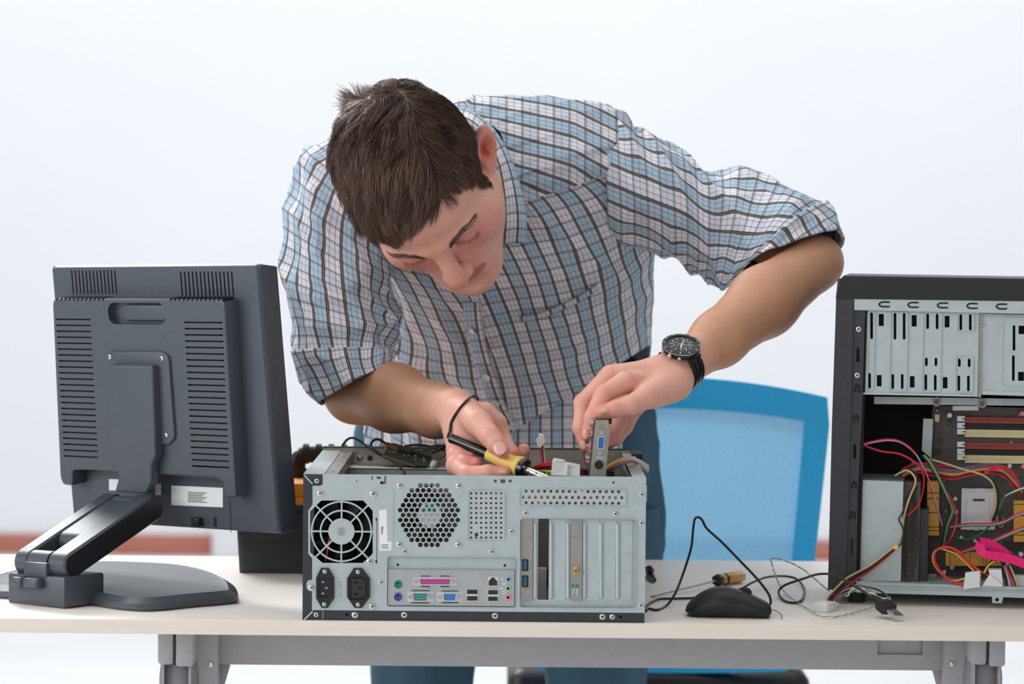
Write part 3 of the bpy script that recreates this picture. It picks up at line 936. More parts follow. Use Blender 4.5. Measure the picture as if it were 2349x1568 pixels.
def fastener(kind, x, y, z, r, parent, roll=0.3, axis=None, mt=None):
    Mx = Matrix.Translation((x, y, z)) @ (axis if axis is not None else Matrix.Identity(4)) @ Matrix.Rotation(roll, 4, 'Y') @ Matrix.Scale(r, 4)
    o = bpy.data.objects.new('screw' if kind == 's' else 'rivet', scm if kind == 's' else rvm); COL.objects.link(o); o.matrix_basis = Mx; set_parent(o, parent)
    c = bpy.data.objects.new('cross_recess' if kind == 's' else 'rivet_hole', crm if kind == 's' else rhm); COL.objects.link(c); c.matrix_basis = Mx; set_parent(c, o)
    return o


rs = random.Random(5)
for x, y, r in ((187, 513, 24), (600, 517, 26), (810, 453, 23), (1270, 455, 23), (806, 912, 23), (1266, 914, 23), (575, 1045, 23), (118, 1248, 21), (594, 1397, 26)):
    g = q2(x, y); fastener('s', g[0], -.0012, g[1], r * KQ, case, rs.uniform(0, 1.5))
for x, y, r in ((224, 1122, 16), (220, 1378, 16), (483, 1125, 16), (483, 1380, 16)):
    g = q2(x, y); fastener('s', g[0], -.0046, g[1], r * KQ, case, rs.uniform(0, 1.5))
for f, x, y, r in ((q2, 458, 1465, 26), (q3, 1107, 1479, 22)):
    g = f(x, y); fastener('s', g[0], .0002, g[1], r * KQ, case, rs.uniform(0, 1.5))
for f, x, y, r in ((q2, 160, 417, 19), (q2, 155, 1463, 19), (q2, 843, 1464, 25), (q3, 190, 1471, 25), (q3, 1030, 1479, 25)):
    g = f(x, y); fastener('r', g[0], .0002, g[1], r * KQ, case)
for f, x, y in ((q2, 846, 967), (q2, 661, 1208), (q3, 428, 668), (q3, 1132, 673), (q3, 1337, 522), (q3, 1335, 746), (q3, 319, 811), (q3, 162, 970), (q3, 1328, 1389), (q2, 465, 418)):
    g = f(x, y); fastener('r', g[0], -.0012, g[1], (20 if (x, y) != (465, 418) else 13) * KQ, case)
for z0, z1 in ((460, 585), (1320, 1360)):
    a, b_ = q3(1372, z0), q3(1380, z1); MB().rbox((CX1 - .0005, .004, b_[1]), (CX1 + .0014, .03, a[1]), .0005).build('side_tab', M['steel'], case)
# bar code sticker
lb_ = MB(); lb_.plate(sq_poly([(646, 643), (706, 640), (712, 890), (746, 890), (742, 960), (650, 962)]), [], -.0014, -.0012, F0); lab = lb_.build('bar_code_sticker', M['paper'], case, 0)
bc = MB()
for y in (772, 780, 784, 792, 800, 806, 812, 820, 830): a, b_ = q2(662, y), q2(682 - (y % 3) * 3, y + 4); bc.box((a[0], -.0015, b_[1]), (b_[0], -.0013, a[1]))
for y in (912, 922, 932, 942): a, b_ = q2(664, y), q2(720, y + 4); bc.box((a[0], -.0015, b_[1]), (b_[0], -.0013, a[1]))
bc.build('bar_code', M['ink'], lab, 0)
# hinge slot marks beside the fan
for y0, y1 in ((706, 728), (1035, 1060)):
    a, b_ = q2(620, y0), q2(632, y1); MB().box((a[0], -.0014, b_[1]), (b_[0], -.0011, a[1])).build('panel_notch', M['void'], case, 0)
a, b_ = q2(627, 728), q2(630, 1035); MB().box((a[0], -.0014, b_[1]), (b_[0], -.0011, a[1])).build('panel_seam', M['cross'], case, 0)
# ------------------------------------------------------------------ monitor seen from behind, on its folding stand
TH, TT = math.radians(38), math.radians(5.8)
mX = V(math.cos(TH), -math.sin(TH), 0)
n0 = V(-math.sin(TH), -math.cos(TH), 0)
mN = n0 * math.cos(TT) - V(0, 0, 1) * math.sin(TT)
mU = V(0, 0, 1) * math.cos(TT) + n0 * math.sin(TT)
_ra = math.radians(1.3)
mX, mU = mX * math.cos(_ra) + mU * math.sin(_ra), mU * math.cos(_ra) - mX * math.sin(_ra)
PL, PU = W(168, 1296, .10), W(356, 1166, .232)
P0m = PU - mN * .040
mon = thing('monitor', V(*G(270, 1360)), 'dark grey computer monitor turned away, its vented back on a folding stand', 'monitor')


def mp(px, py, w=0.0):
    p = RP(px, py, P0m + mN * w, mN) - P0m
    return (float(p @ mX), float(p @ mU))


def mM(u, v, w): return P0m + mX * u + mU * v + mN * w


def mMv(p): return mM(p[0], p[1], p[2])


def inset(poly, d):
    P = np.array(poly, float); a = np.roll(P, 1, 0); c = np.roll(P, -1, 0)
    area = 0.5 * np.sum(P[:, 0] * c[:, 1] - c[:, 0] * P[:, 1])
    sg = 1 if area > 0 else -1
    out_ = []
    for p0, p1, p2 in zip(a, P, c):
        e1, e2 = unit(p1 - p0), unit(p2 - p1)
        n1, n2 = V(-e1[1], e1[0]) * sg, V(-e2[1], e2[0]) * sg
        b_ = unit(n1 + n2); k = d / max(.35, np.dot(b_, n1))
        out_.append(tuple(p1 + b_ * k))
    return out_


def round_poly(poly, r, n=4):
    """round the corners of a polygon"""
    P = [np.array(p, float) for p in poly]; out_ = []
    for i in range(len(P)):
        p0, p1, p2 = P[i - 1], P[i], P[(i + 1) % len(P)]
        rr = r[i] if isinstance(r, (list, tuple)) else r
        d1, d2 = np.linalg.norm(p0 - p1), np.linalg.norm(p2 - p1)
        k = min(rr, d1 * .45, d2 * .45)
        if k <= 0: out_.append(tuple(p1)); continue
        a, c = p1 + unit(p0 - p1) * k, p1 + unit(p2 - p1) * k
        for j in range(n + 1):
            t = j / n; out_.append(tuple((1 - t) ** 2 * a + 2 * t * (1 - t) * p1 + t * t * c))
    return out_


def slab(mb, poly, w0, w1, bev, Mf, seg=3):
    """prism with a rounded front edge (front = w1)"""
    lv = [(w0, 0.0)] + [(w1 - bev * (1 - math.sin(a)), bev * (1 - math.cos(a))) for a in np.linspace(0, math.pi / 2, seg + 1)]
    rings = [[Mf(u, v, w) for u, v in (inset(poly, d) if d > 0 else poly)] for w, d in lv]
    mb.loft(rings)
    return mb


uL, vT = mp(116, 610); uR, _ = mp(592, 612); _, vB = mp(628, 1224)
DEP = .036
def shellM(p):
    k = (-.004 - p[2]) / (DEP - .004)
    return mM(p[0], p[1] - .0065 * k * (p[1] - vB) / (vT - vB), p[2])


mb = MB(); mb.rbox((uL, vB, -DEP), (uR, vT, -.004), .0015, shellM, 2); mb.build('rear_shell', M['mon'], mon)
# back plate with its two rows of upright vents
vents = []
for x0, x1, n, y0, y1 in ((164, 263, 13, 619, 674), (414, 531, 14, 622, 680)):
    for k in range(n):
        x = x0 + (x1 - x0) * k / (n - 1)
        a, b_ = mp(x, y0), mp(x, y1)
        vents.append(rrect(a[0] - .0013, b_[1], a[0] + .0013, a[1], .0011, 2))
inner = rrect(uL + .003, vB + .003, uR - .003, vT - .002, .004)
mb = MB(); mb.plate(inner, vents, -.0045, 0, mM); bkp = mb.build('back_plate', M['mon'], mon, 30)
mb = MB(); a, b_ = mp(150, 613), mp(545, 688); mb.plate(rrect(a[0], b_[1], b_[0], a[1], 0), [], -.0034, -.0028, mM); mb.build('vent_shade_sheet', M['slot'], bkp, 0)  # dark sheet added to imitate shade behind the vents
# chamfer between plate and shell
ch_ = MB(); o_ = rrect(uL, vB, uR, vT, .006, 4); i_ = rrect(uL + .004, vB + .004, uR - .004, vT - .003, .004, 4)
ch_.loft([[mM(u, v, -.006) for u, v in o_], [mM(u, v, -.002) for u, v in inset(o_, .0012)], [mM(u, v, 0) for u, v in i_]], caps=False); ch_.build('shell_rim', M['mon'], mon)
# screen on the far side
mb = MB(); mb.plate(rrect(uL + .016, vB + .022, uR - .016, vT - .016, 0), [], -DEP - .0012, -DEP + .0005, mM); mb.build('screen', M['black'], mon, 0)
# raised electronics housing (inverted U)
BW = .026
T = lambda x, y, w=BW: mp(x, y, w)
outer = [T(119, 684), T(514, 686), T(541, 1141), T(514, 1143), T(512, 1108), T(496, 1098), T(212, 1078), T(166, 1078), T(166, 1114), T(144, 1112), T(137, 1095)]
outer = round_poly(outer[::-1], [.004, .004, .004, .006, .006, .008, .004, .006, .006, .010, .010][::1], 3)
slits = []
for k in range(24):
    t = k / 23
    xl, xr = 128 + 18 * t, 208 + 17 * t; y = 732 + (1045 - 732) * t
    a, b_ = T(xl, y), T(xr, y); slits.append(rrect(a[0], a[1] - .0010, b_[0], a[1] + .0010, .0009, 2))
    xl, xr = 422 + 18 * t, 510 + 16 * t; y = 739 + (1068 - 739) * t
    a, b_ = T(xl, y), T(xr, y); slits.append(rrect(a[0], a[1] - .0010, b_[0], a[1] + .0010, .0009, 2))
ha, hb_ = T(246, 694), T(381, 744)
hole = rrect(ha[0], hb_[1], hb_[0], ha[1], .012, 6)
mb = MB()
fr_in = inset(outer, .003)
mb.plate(fr_in, slits + [hole], BW - .0025, BW, mM)
hou = mb.build('rear_housing', M['mon'], mon, 30)
sd = MB(); rings = [[mM(u, v, w) for u, v in (inset(outer, d) if d else outer)] for w, d in ((0, 0), (BW - .003, 0), (BW - .0009, .0009), (BW, .003))]
sd.loft(rings, caps=False); sd.build('housing_wall', M['mon'], mon)
mb = MB(); a, b_ = T(119, 690), T(541, 1075); mb.plate(rrect(a[0] + .004, b_[1] + .002, b_[0] - .012, a[1], 0), [hole], BW - .0052, BW - .0045, mM); mb.build('slit_shade_sheet', M['slot'], hou, 0)  # dark sheet takes the place of shade behind the slits
mb = MB(); hw = [[mM(u, v, w) for u, v in hole] for w in (BW, BW - .012)]; mb.loft(hw, caps=False)
mb.plate(hole, [], BW - .0135, BW - .012, mM); mb.build('handle_recess', M['mon'], hou)
mb = MB(); ip = rrect(ha[0] + .020, hb_[1] + .004, hb_[0] - .004, ha[1] - .003, .008, 5); slab(mb, ip, BW - .012, BW - .006, .002, mM); mb.build('handle_pad', M['mon'], hou)
# notches along the upper edge of the housing
for x0, x1, n in ((130, 235, 12), (390, 510, 13)):
    for k in range(n):
        x = x0 + (x1 - x0) * k / (n - 1)
        a = T(x, 684); mb = MB(); mb.prism([(a[0] - .0009, a[1] - .0035), (a[0] + .0009, a[1] - .0035), (a[0] + .0009, a[1] + .0002), (a[0] - .0009, a[1] + .0002)], .006, BW + .0003, mM)
        mb.build('vent_notch', M['slot'], hou, 0)
# mounting plate, upright, screws
mb = MB(); vp = [T(246, 806, .03), T(372, 806, .03), T(386, 818, .03), T(400, 1005, .03), T(386, 1020, .03), T(262, 1014, .03)]
slab(mb, round_poly(vp[::-1], .006), BW, BW + .004, .0015, mM); mb.build('mounting_plate', M['mon'], mon)
w_s = BW + .004
for x, y in ((252, 818), (371, 822), (381, 998)):
    u, v = mp(x, y, w_s)
    p = mM(u, v, w_s)
    ax = Matrix(((mX[0], -mN[0], mU[0]), (mX[1], -mN[1], mU[1]), (mX[2], -mN[2], mU[2]))).to_4x4()
    o = fastener('s', p[0], p[1], p[2], .0034, mon, .4, ax)
UW = BW + .016
U_ = lambda x, y: mp(x, y, UW)
up_ = [U_(247, 836), U_(349, 838), U_(356, 1046), U_(346, 1068), U_(346, 1108), U_(334, 1132), U_(262, 1128), U_(272, 1092), U_(250, 1000)]
mb = MB(); slab(mb, round_poly(up_[::-1], [.004, .006, .006, .006, .006, .004, .002, .002, .010][::-1] if False else .005), BW + .003, UW, .003, mM, 4); mb.build('upright', M['mon'], mon)
# hook that carries the upright into the arm
LW = .094
um, vm = mp(300, 1140, UW)
mb = MB()
c0 = PU - mX * LW * .5
prof = [(.014 * math.cos(a), .014 * math.sin(a)) for a in np.linspace(0, 2 * math.pi, 20, endpoint=False)]
for s0, s1 in ((-.026, .026),):
    mb.loft([[c0 + mX * s_ + n0 * x + V(0, 0, 1) * y for x, y in prof] for s_ in (s0, s1)])
hk = mb.build('hinge_barrel', M['mon'], mon)
# folding arm: two side rails and a centre cover
ax_ = unit(PU - PL); sdn = unit(np.cross(mX, ax_))


def stadium(r, L, ex=0.0, n=10):
    return [(r * math.cos(a), r * math.sin(a)) for a in np.linspace(math.pi / 2, 3 * math.pi / 2, n)] + [(L + r * math.cos(a), r * math.sin(a)) for a in np.linspace(-math.pi / 2, math.pi / 2, n)]


LA = float(np.linalg.norm(PU - PL))
aM = lambda base: (lambda x, y, w: PL + mX * (w - LW) + ax_ * x + sdn * y)


def arm_piece(w0, w1, r, x0, x1, name, bev=.0025, m_='mon'):
    st_ = [(x + x0, y) for x, y in stadium(r, x1 - x0)]
    mb = MB(); f = aM(0)
    rings = [[f(x, y, w) for x, y in (inset(st_, d) if d else st_)] for w, d in ((w0, bev), (w0 + bev, 0), (w1 - bev, 0), (w1, bev))]
    mb.loft(rings)
    return mb.build(name, M[m_], mon)


R_A = .0165
r1 = arm_piece(LW - .032, LW, R_A, 0, LA, 'arm_rail'); arm_piece(0, .024, R_A, 0, LA, 'arm_rail')
cap = [(x, y) for x, y in stadium(R_A - .0025, LA)]; mb = MB(); f_ = aM(0); mb.prism(cap, LW - .0005, LW + .0006, lambda x, y, w: f_(x, y, w)); mb.build('end_cap', M['mond'], r1)  # side shade of the arm put into the cap's darker colour
arm_piece(.0245, LW - .0325, R_A - .002, LA * .36, LA * .92, 'arm_cover', .001)
mb = MB(); mb.loft([[PL + mX * (w - LW) + unit(n0) * x * .95 + V(0, 0, 1) * y for x, y in [(R_A * math.cos(a), R_A * math.sin(a)) for a in np.linspace(0, 2 * math.pi, 20, endpoint=False)]] for w in (.0255, LW - .0335)]); mb.build('hinge_barrel', M['mon'], mon)
# pedestal block under the lower hinge
zt = W(150, 1325, .1)[2]
bc_ = PL - mX * LW * .5
def bM(x, y, z): return V(bc_[0], bc_[1], 0) + mX * x + n0 * y + V(0, 0, z)
mb = MB(); mb.rbox((-.052, -.05, .7405), (.052, .020, zt + .002), .003, lambda p: bM(*p)); ped = mb.build('pedestal', M['mon'], mon)
mb = MB(); mb.rbox((-.021, -.012, zt - .002), (.020, .0215, PL[2] + .002), .002, lambda p: bM(*p)); mb.build('pedestal_tab', M['mon'], mon)
for x0, x1 in ((-.034, -.014), (-.012, .016)):
    mb = MB(); mb.rbox((x0, .018, zt - .014), (x1, .034, zt - .001), .0045, lambda p: bM(*p), 3); mb.build('release_knob', M['mon'], ped)
# base plate
bp_ = [G(*p)[:2] for p in ((-34, 1352), (20, 1334), (110, 1322), (230, 1312), (330, 1314), (420, 1320), (492, 1336), (532, 1356), (545, 1376), (536, 1385), (450, 1393), (345, 1403), (262, 1398), (200, 1388), (60, 1376), (-20, 1370))]
bp_ = [tuple(p) for p in spline(bp_, 3, True)]
zt2 = .74 + .017
lv = [(.7401, .004), (.743, 0), (zt2 - .007, 0), (zt2, .012), (zt2 - .001, .017), (zt2 + .0005, .03)]
mb = MB(); mb.loft([[(x, y, z) for x, y in (inset(bp_, d) if d else bp_)] for z, d in lv]); mb.build('base', M['mon'], mon)
# labels, button and lock slot on the lower strip
def strip(x0, y0, x1, y1, name, m_, w0=0.0001, w1=.0006, par=None):
    a, b_, c, d = mp(x0, y0, w1), mp(x1, y0 + (x1 - x0) * .045, w1), mp(x1, y1 + (x1 - x0) * .045, w1), mp(x0, y1, w1)
    mb = MB(); mb.prism([d, c, b_, a], w0, w1, mM); return mb.build(name, M[m_], par or mon, 0)
lab = strip(393, 1113, 511, 1158, 'rating_label', 'paper')
for k in range(7): strip(431, 1127.5 + 3.6 * k, 474 - (k % 3) * 5, 1129 + 3.6 * k, 'print_line', 'ink', .0005, .0008, lab)
strip(250, 1098, 272, 1124, 'small_label', 'paper'); strip(356, 1108, 369, 1134, 'small_label', 'paper')
mb = MB(); u, v = mp(457, 1196); mb.rbox((u - .008, v - .0058, 0), (u + .007, v + .0058, .009), .001, mMv); mb.build('power_button', M['mond'], mon)
strip(490, 1186, 496, 1207, 'lock_slot', 'slot')
pa, pb = mp(527, 1146), mp(530, 1221)
mb = MB(); mb.prism([(pb[0], pb[1]), (pb[0] + .001, pb[1]), (pa[0] + .001, pa[1]), (pa[0], pa[1])], 0.0001, .0003, mM); mb.build('panel_seam', M['slot'], mon, 0)
# ------------------------------------------------------------------ second computer tower, standing open beside the man
TY = math.radians(9)
tX = V(math.cos(TY), -math.sin(TY), 0); tN = V(-math.sin(TY), -math.cos(TY), 0); tZ = V(0, 0, 1)
P0t = W(1912, 1000, .20)
tow = thing('computer_tower', V(*(P0t + tX * .2 - tN * .09)) * V(1, 1, 0) + V(0, 0, .742), 'standing black computer tower with its side off showing drive cage and motherboard', 'computer tower')


def tp(px, py, d=0.0):
    p = RP(px, py, P0t - tN * d, tN) - P0t
    return (float(p @ tX), float(p[2]))


def t3(px, py, d=0.0): return RP(px, py, P0t - tN * d, tN)


def tM(u, v, w): return P0t + tX * u + tZ * v - tN * w


def tq_(pts, d): return [tp(x, y, d) for x, y in pts][::-1]


def tplate(pts, holes, d, th, name, m_, par=None, smooth=0):
    mb = MB(); mb.plate(tq_(pts, d), [tq_(h, d) for h in holes], d, d + th, tM)
    return mb.build(name, M[m_], par or tow, smooth)


def c4(x, y): return (1880 + x / 3.919, 600 + y / 3.919)
def c5(x, y): return (1880 + x / 3.409, 980 + y / 3.409)
def c6(x, y): return (2060 + x / 5.228, 880 + y / 5.228)
def c7(x, y): return (2060 + x / 6.031, 1140 + y / 6.031)


def cmap(f, pts): return [f(*p) for p in pts]


def stad(x, y0, y1, w=12, n=4):
    pts = []
    for k in range(n + 1):
        a = math.pi * k / n; pts.append((x + w * math.cos(a), y1 - w + w * math.sin(a)))
    for k in range(n + 1):
        a = math.pi + math.pi * k / n; pts.append((x + w * math.cos(a), y0 + w + w * math.sin(a)))
    return pts


XR = 2480       # the tower runs on past the right edge of the photograph
# front bezel and top cover
mb = MB(); mb.plate(tq_([(1918, 684), (1958, 684), (1951, 970), (1940, 1352), (1899, 1352), (1908, 980)], 0), [], 0, .18, tM); mb.build('front_bezel', M['blackm'], tow, 0)
mb = MB()
for a_, b_, w0, w1 in ((((1935, 632), (XR, 641), (XR, 648), (1929, 640)), 0, .006, .18),):
    mb.plate(tq_(a_, .006), [], w0 if w0 else .004, w1, tM)
mb.build('top_sheet', M['blackm'], tow, 0)
mb = MB(); q = tq_([(1930, 639), (XR, 647), (XR, 692), (1918, 685)], 0); mb.plate(q, [], 0, .004, tM); mb.build('top_cover', M['black'], tow, 0)
mb = MB(); q = tq_([(1922, 640), (1931, 637), (1919, 686), (1917, 684)], -.001); mb.plate(q, [], -.001, .05, tM); mb.build('cover_end', M['blackm'], tow, 0)
# inner front flange with arrow holes, hooks and rivets
arrows = [cmap(c4, [(345, 755), (360, 800), (358, 900), (332, 900), (332, 800)]), cmap(c5, [(276, 115), (288, 150), (286, 243), (264, 243), (264, 150)])]
fl_ = tplate([(1958, 686), (1985, 710), (1983, 760), (1977, 960), (1968, 1127), (1964, 1338), (1940, 1350), (1946, 1127), (1951, 970)], arrows, .003, .002, 'front_flange', 'blackm')
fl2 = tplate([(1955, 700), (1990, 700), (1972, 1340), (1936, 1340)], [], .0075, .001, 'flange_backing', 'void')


def hook(pts, m_='void', r=.0012, d=.002):
    mb = MB(); mb.tube(spline([t3(*p, d) for p in pts], 5), r, 6); return mb.build('hook_slot', M[m_], tow)


for f, x, y in ((c4, 338, 1110), (c4, 326, 1380), (c5, 268, 425), (c5, 258, 660)):
    s_ = 1 if f is c4 else 1 / 1.15
    hook([f(x - 17 * s_, y + 60 * s_), f(x - 18 * s_, y + 20 * s_), f(x, y), f(x + 18 * s_, y + 20 * s_), f(x + 17 * s_, y + 60 * s_)], 'void')
hook([c5(255, 870), c5(250, 930), c5(257, 995)], 'void')
tax = Matrix(((tX[0], -tN[0], 0), (tX[1], -tN[1], 0), (0, 0, 1))).to_4x4()
for x, y in ((352, 606), (340, 1020)):
    p = t3(*c4(x, y), .0028); fastener('r', p[0], p[1], p[2], .0036, tow, 0, tax)
# steel top rail with five hook cut-outs
tplate(cmap(c4, [(312, 334), (2351, 362), (2351, 480), (312, 434)]), [], .001, .003, 'top_rail', 'steel')
for x, y in ((580, 383), (840, 388), (1105, 392), (1370, 397), (1635, 402)):
    hook([c4(x + 50, y - 20), c4(x - 20, y - 20), c4(x - 45, y), c4(x - 20, y + 20), c4(x + 50, y + 20)], 'void', .0011, .0008)
# drive cage side with slots
SL = [(468, 455, 695), (450, 1000, 1140), (678, 460, 700), (760, 460, 700), (658, 1008, 1145), (743, 1008, 1145), (972, 465, 605), (1057, 467, 607), (960, 862, 938), (1046, 862, 938), (955, 1012, 1155), (1040, 1015, 1158),
      (1270, 472, 615), (1355, 472, 617), (1257, 870, 945), (1345, 870, 948), (1252, 1022, 1162), (1338, 1022, 1165)]
SQ = [(532, 470, 577, 577), (828, 480, 873, 582), (1125, 487, 1168, 590), (515, 1018, 558, 1120), (812, 1028, 854, 1130), (1108, 1037, 1150, 1138)]
hol = [cmap(c4, stad(*s_)) for s_ in SL] + [cmap(c4, [(a, b), (c, b), (c, d), (a, d)]) for a, b, c, d in SQ]
cage = tplate(cmap(c4, [(425, 436), (1432, 452), (1420, 1214), (392, 1190), (400, 900)]), hol, .008, .0015, 'drive_cage', 'steel')
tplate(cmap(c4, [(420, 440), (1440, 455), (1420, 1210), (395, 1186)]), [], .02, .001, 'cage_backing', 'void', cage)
tplate(cmap(c4, [(392, 1176), (1372, 1196), (1370, 1212), (390, 1192)]), [], .0055, .003, 'cage_lip', 'steel')
for x0, y0, x1, y1 in ((438, 440, 502, 1156), (638, 448, 800, 1168), (932, 452, 1102, 1172), (1236, 456, 1396, 632), (1222, 850, 1386, 1182)):
    sk = -14 * (y1 - y0) / 700
    o_ = [(x0, y0), (x1, y0), (x1 + sk, y1), (x0 + sk, y1)]; i_ = [(x0 + 7, y0 + 7), (x1 - 7, y0 + 7), (x1 + sk - 7, y1 - 7), (x0 + sk + 7, y1 - 7)]
    mb = MB(); d_ = .0064
    mb.plate(round_poly(tq_(cmap(c4, o_), d_), .003), [round_poly(tq_(cmap(c4, i_), d_), .002)], d_, .008, tM); mb.build('pressed_frame', M['steel'], cage, 0)
# second bay
b2 = tplate(cmap(c4, [(1462, 465), (2351, 490), (2351, 1225), (1452, 1195)]), [cmap(c4, stad(1748, 570, 800)), cmap(c4, stad(1742, 840, 1072)), cmap(c4, [(1790, 575), (1842, 575), (1842, 650), (1790, 650)]), cmap(c4, [(1785, 990), (1838, 990), (1838, 1070), (1785, 1070)])], .014, .0015, 'hard_drive_cage', 'steel')
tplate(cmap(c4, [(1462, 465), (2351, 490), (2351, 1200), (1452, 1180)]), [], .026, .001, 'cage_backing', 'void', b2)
o_ = [(1645, 495), (2290, 510), (2290, 1140), (1632, 1122)]; i_ = [(1654, 505), (2282, 520), (2282, 1130), (1641, 1112)]
mb = MB(); mb.plate(round_poly(tq_(cmap(c4, o_), .0132), .005), [round_poly(tq_(cmap(c4, i_), .0132), .004)], .0132, .014, tM); mb.build('pressed_frame', M['steel'], b2, 0)
tplate(cmap(c4, [(1462, 1160), (2351, 1190), (2351, 1215), (1470, 1190)]), [], .011, .003, 'cage_lip', 'steel', b2)
tplate(cmap(c4, [(1430, 452), (1464, 458), (1452, 1220), (1424, 1215)]), [], .012, .02, 'cage_gap', 'bracket')
for x, y in ((1475, 572), (1465, 1060)):
    p = t3(*c4(x, y), .013); fastener('s', p[0], p[1], p[2], .002, tow, 0, tax)
mb = MB(); mb.plate(tq_([(2479, 645), (2483, 645), (2483, 1372), (2479, 1372)], 0), [], 0, .18, tM); mb.build('rear_panel', M['steel'], tow, 0)
# inner tray, dark front cavity, cross bar
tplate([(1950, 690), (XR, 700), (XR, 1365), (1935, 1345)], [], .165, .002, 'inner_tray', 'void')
tplate(cmap(c4, [(490, 1212), (2351, 1240), (2351, 1300), (490, 1278)]), [], .09, .004, 'cross_bar', 'steel2')
for x, y in ((1053, 1255), (1463, 1272)):
    p = t3(*c4(x, y), .0895); MB().lathe([(.006, 0), (.006, .003), (.0035, .003), (.003, 0), (.0001, 0)], p, tN, 16).build('standoff', M['bracket'], tow)
tplate(cmap(c5, [(812, -70), (888, -66), (874, 240), (800, 180)]), [], .088, .003, 'support_strip', 'steel')
mbd = tplate([(2140, 930), (XR, 938), (XR, 1362), (2105, 1345)], [], .10, .002, 'motherboard', 'pcbb')
# memory slots
for y0, y1, m_ in ((398, 468, 'redslot'), (488, 530, 'chip'), (545, 636, 'cream'), (704, 778, 'redslot'), (798, 840, 'chip'), (852, 946, 'cream')):
    mb = MB(); q = tq_(cmap(c6, [(802, y0), (2196, y0 + 22), (2196, y1 + 22), (800, y1)]), .094)
    slab(mb, q, .099, .094, .0, tM) if False else mb.plate(q, [], .094, .1, tM)
    o = mb.build('memory_slot', M[m_], mbd, 0)
    ym = (y0 + y1) / 2
    tplate(cmap(c6, [(812, ym - 7), (2196, ym + 15), (2196, ym + 27), (812, ym + 5)]), [], .0932, .001, 'slot_groove', 'pcbb' if m_ == 'redslot' else ('cream' if m_ == 'cream' else 'void'), o)
for y in (420, 500, 575, 728, 812, 882):
    tplate(cmap(c6, [(710, y - 34), (800, y - 34), (800, y - 8), (770, y - 6), (770, y + 6), (800, y + 8), (800, y + 30), (708, y + 30)]), [], .090, .008, 'memory_clip', 'nylon', mbd)
for f, x, y, r, m_ in ((c6, 620, 372, .0035, 'silver'), (c6, 1340, 978, .003, 'silver'), (c6, 472, 318, .002, 'copper'), (c5, 938, 378, .003, 'silver'), (c5, 985, 362, .002, 'silver'), (c5, 1062, 553, .003, 'silver'), (c5, 1068, 655, .003, 'silver'), (c5, 1108, 858, .003, 'silver'), (c5, 1036, 1085, .0035, 'silver'), (c5, 976, 1125, .003, 'silver'), (c5, 1575, 985, .0035, 'silver'), (c5, 1468, 1060, .003, 'silver'), (c5, 1215, 880, .0025, 'silver'), (c6, 1495, 350, .0035, 'jpink'), (c6, 1505, 985, .003, 'jpink')):
    p = t3(*f(x, y), .099); MB().lathe([(r, 0), (r, .009), (r * .85, .0098), (.0001, .0098)], p, tN, 14).build('capacitor', M[m_], mbd)
for f, x0, y0, x1, y1, m_, h in ((c6, 440, 365, 495, 455, 'cream', .004), (c6, 655, 265, 965, 318, 'paper', .0015), (c6, 480, 655, 515, 705, 'chip', .003), (c6, 430, 785, 465, 850, 'chip', .003), (c6, 480, 785, 512, 830, 'chip', .003), (c5, 835, 1145, 915, 1205, 'bracket', .012), (c5, 870, 690, 925, 760, 'chip', .006), (c5, 960, 860, 1010, 960, 'chip', .004), (c6, 595, 420, 632, 458, 'chip', .003), (c5, 1250, 890, 1330, 960, 'chip', .003), (c5, 1500, 1160, 1640, 1240, 'bracket', .02), (c6, 370, 1060, 400, 1100, 'nylon', .01), (c5, 1440, 890, 1580, 960, 'chip', .003)):
    tplate(cmap(f, [(x0, y0), (x1, y0), (x1, y1), (x0, y1)]), [], .1 - h, h + .0005, 'component', m_, mbd)
tr_ = random.Random(11)
for k in range(40):
    x, y = tr_.uniform(2150, 2345), tr_.uniform(940, 1335); w_ = tr_.uniform(2, 7); h_ = tr_.uniform(2, 6)
    tplate([(x, y), (x + w_, y), (x + w_, y + h_), (x, y + h_)], [], .0985, .002, 'component', tr_.choice(['chip', 'chip', 'bracket', 'copper', 'silver']), mbd)
# processor socket
so = tplate(cmap(c5, [(1112, 475), (1368, 478), (1372, 800), (1104, 798)]), [cmap(c5, [(1150, 560), (1330, 560), (1330, 740), (1150, 740)])], .094, .006, 'processor_socket', 'silver', mbd)
tplate(cmap(c5, [(1152, 555), (1328, 555), (1332, 745), (1148, 745)]), [], .0925, .004, 'socket_lid', 'silver', mbd)
for x0, x1, y0, y1 in ((1150, 1215, 478, 500), (1290, 1340, 480, 502), (1200, 1290, 560, 575), (1210, 1250, 770, 805)): tplate(cmap(c5, [(x0, y0), (x1, y0), (x1, y1), (x0, y1)]), [], .0905, .004, 'socket_latch', 'steel2' if y0 != 560 else 'chip', so)
hook([c5(1385, 640), c5(1392, 740), c5(1412, 778), c5(1436, 760), c5(1438, 690)], 'screw', .0009, .09)
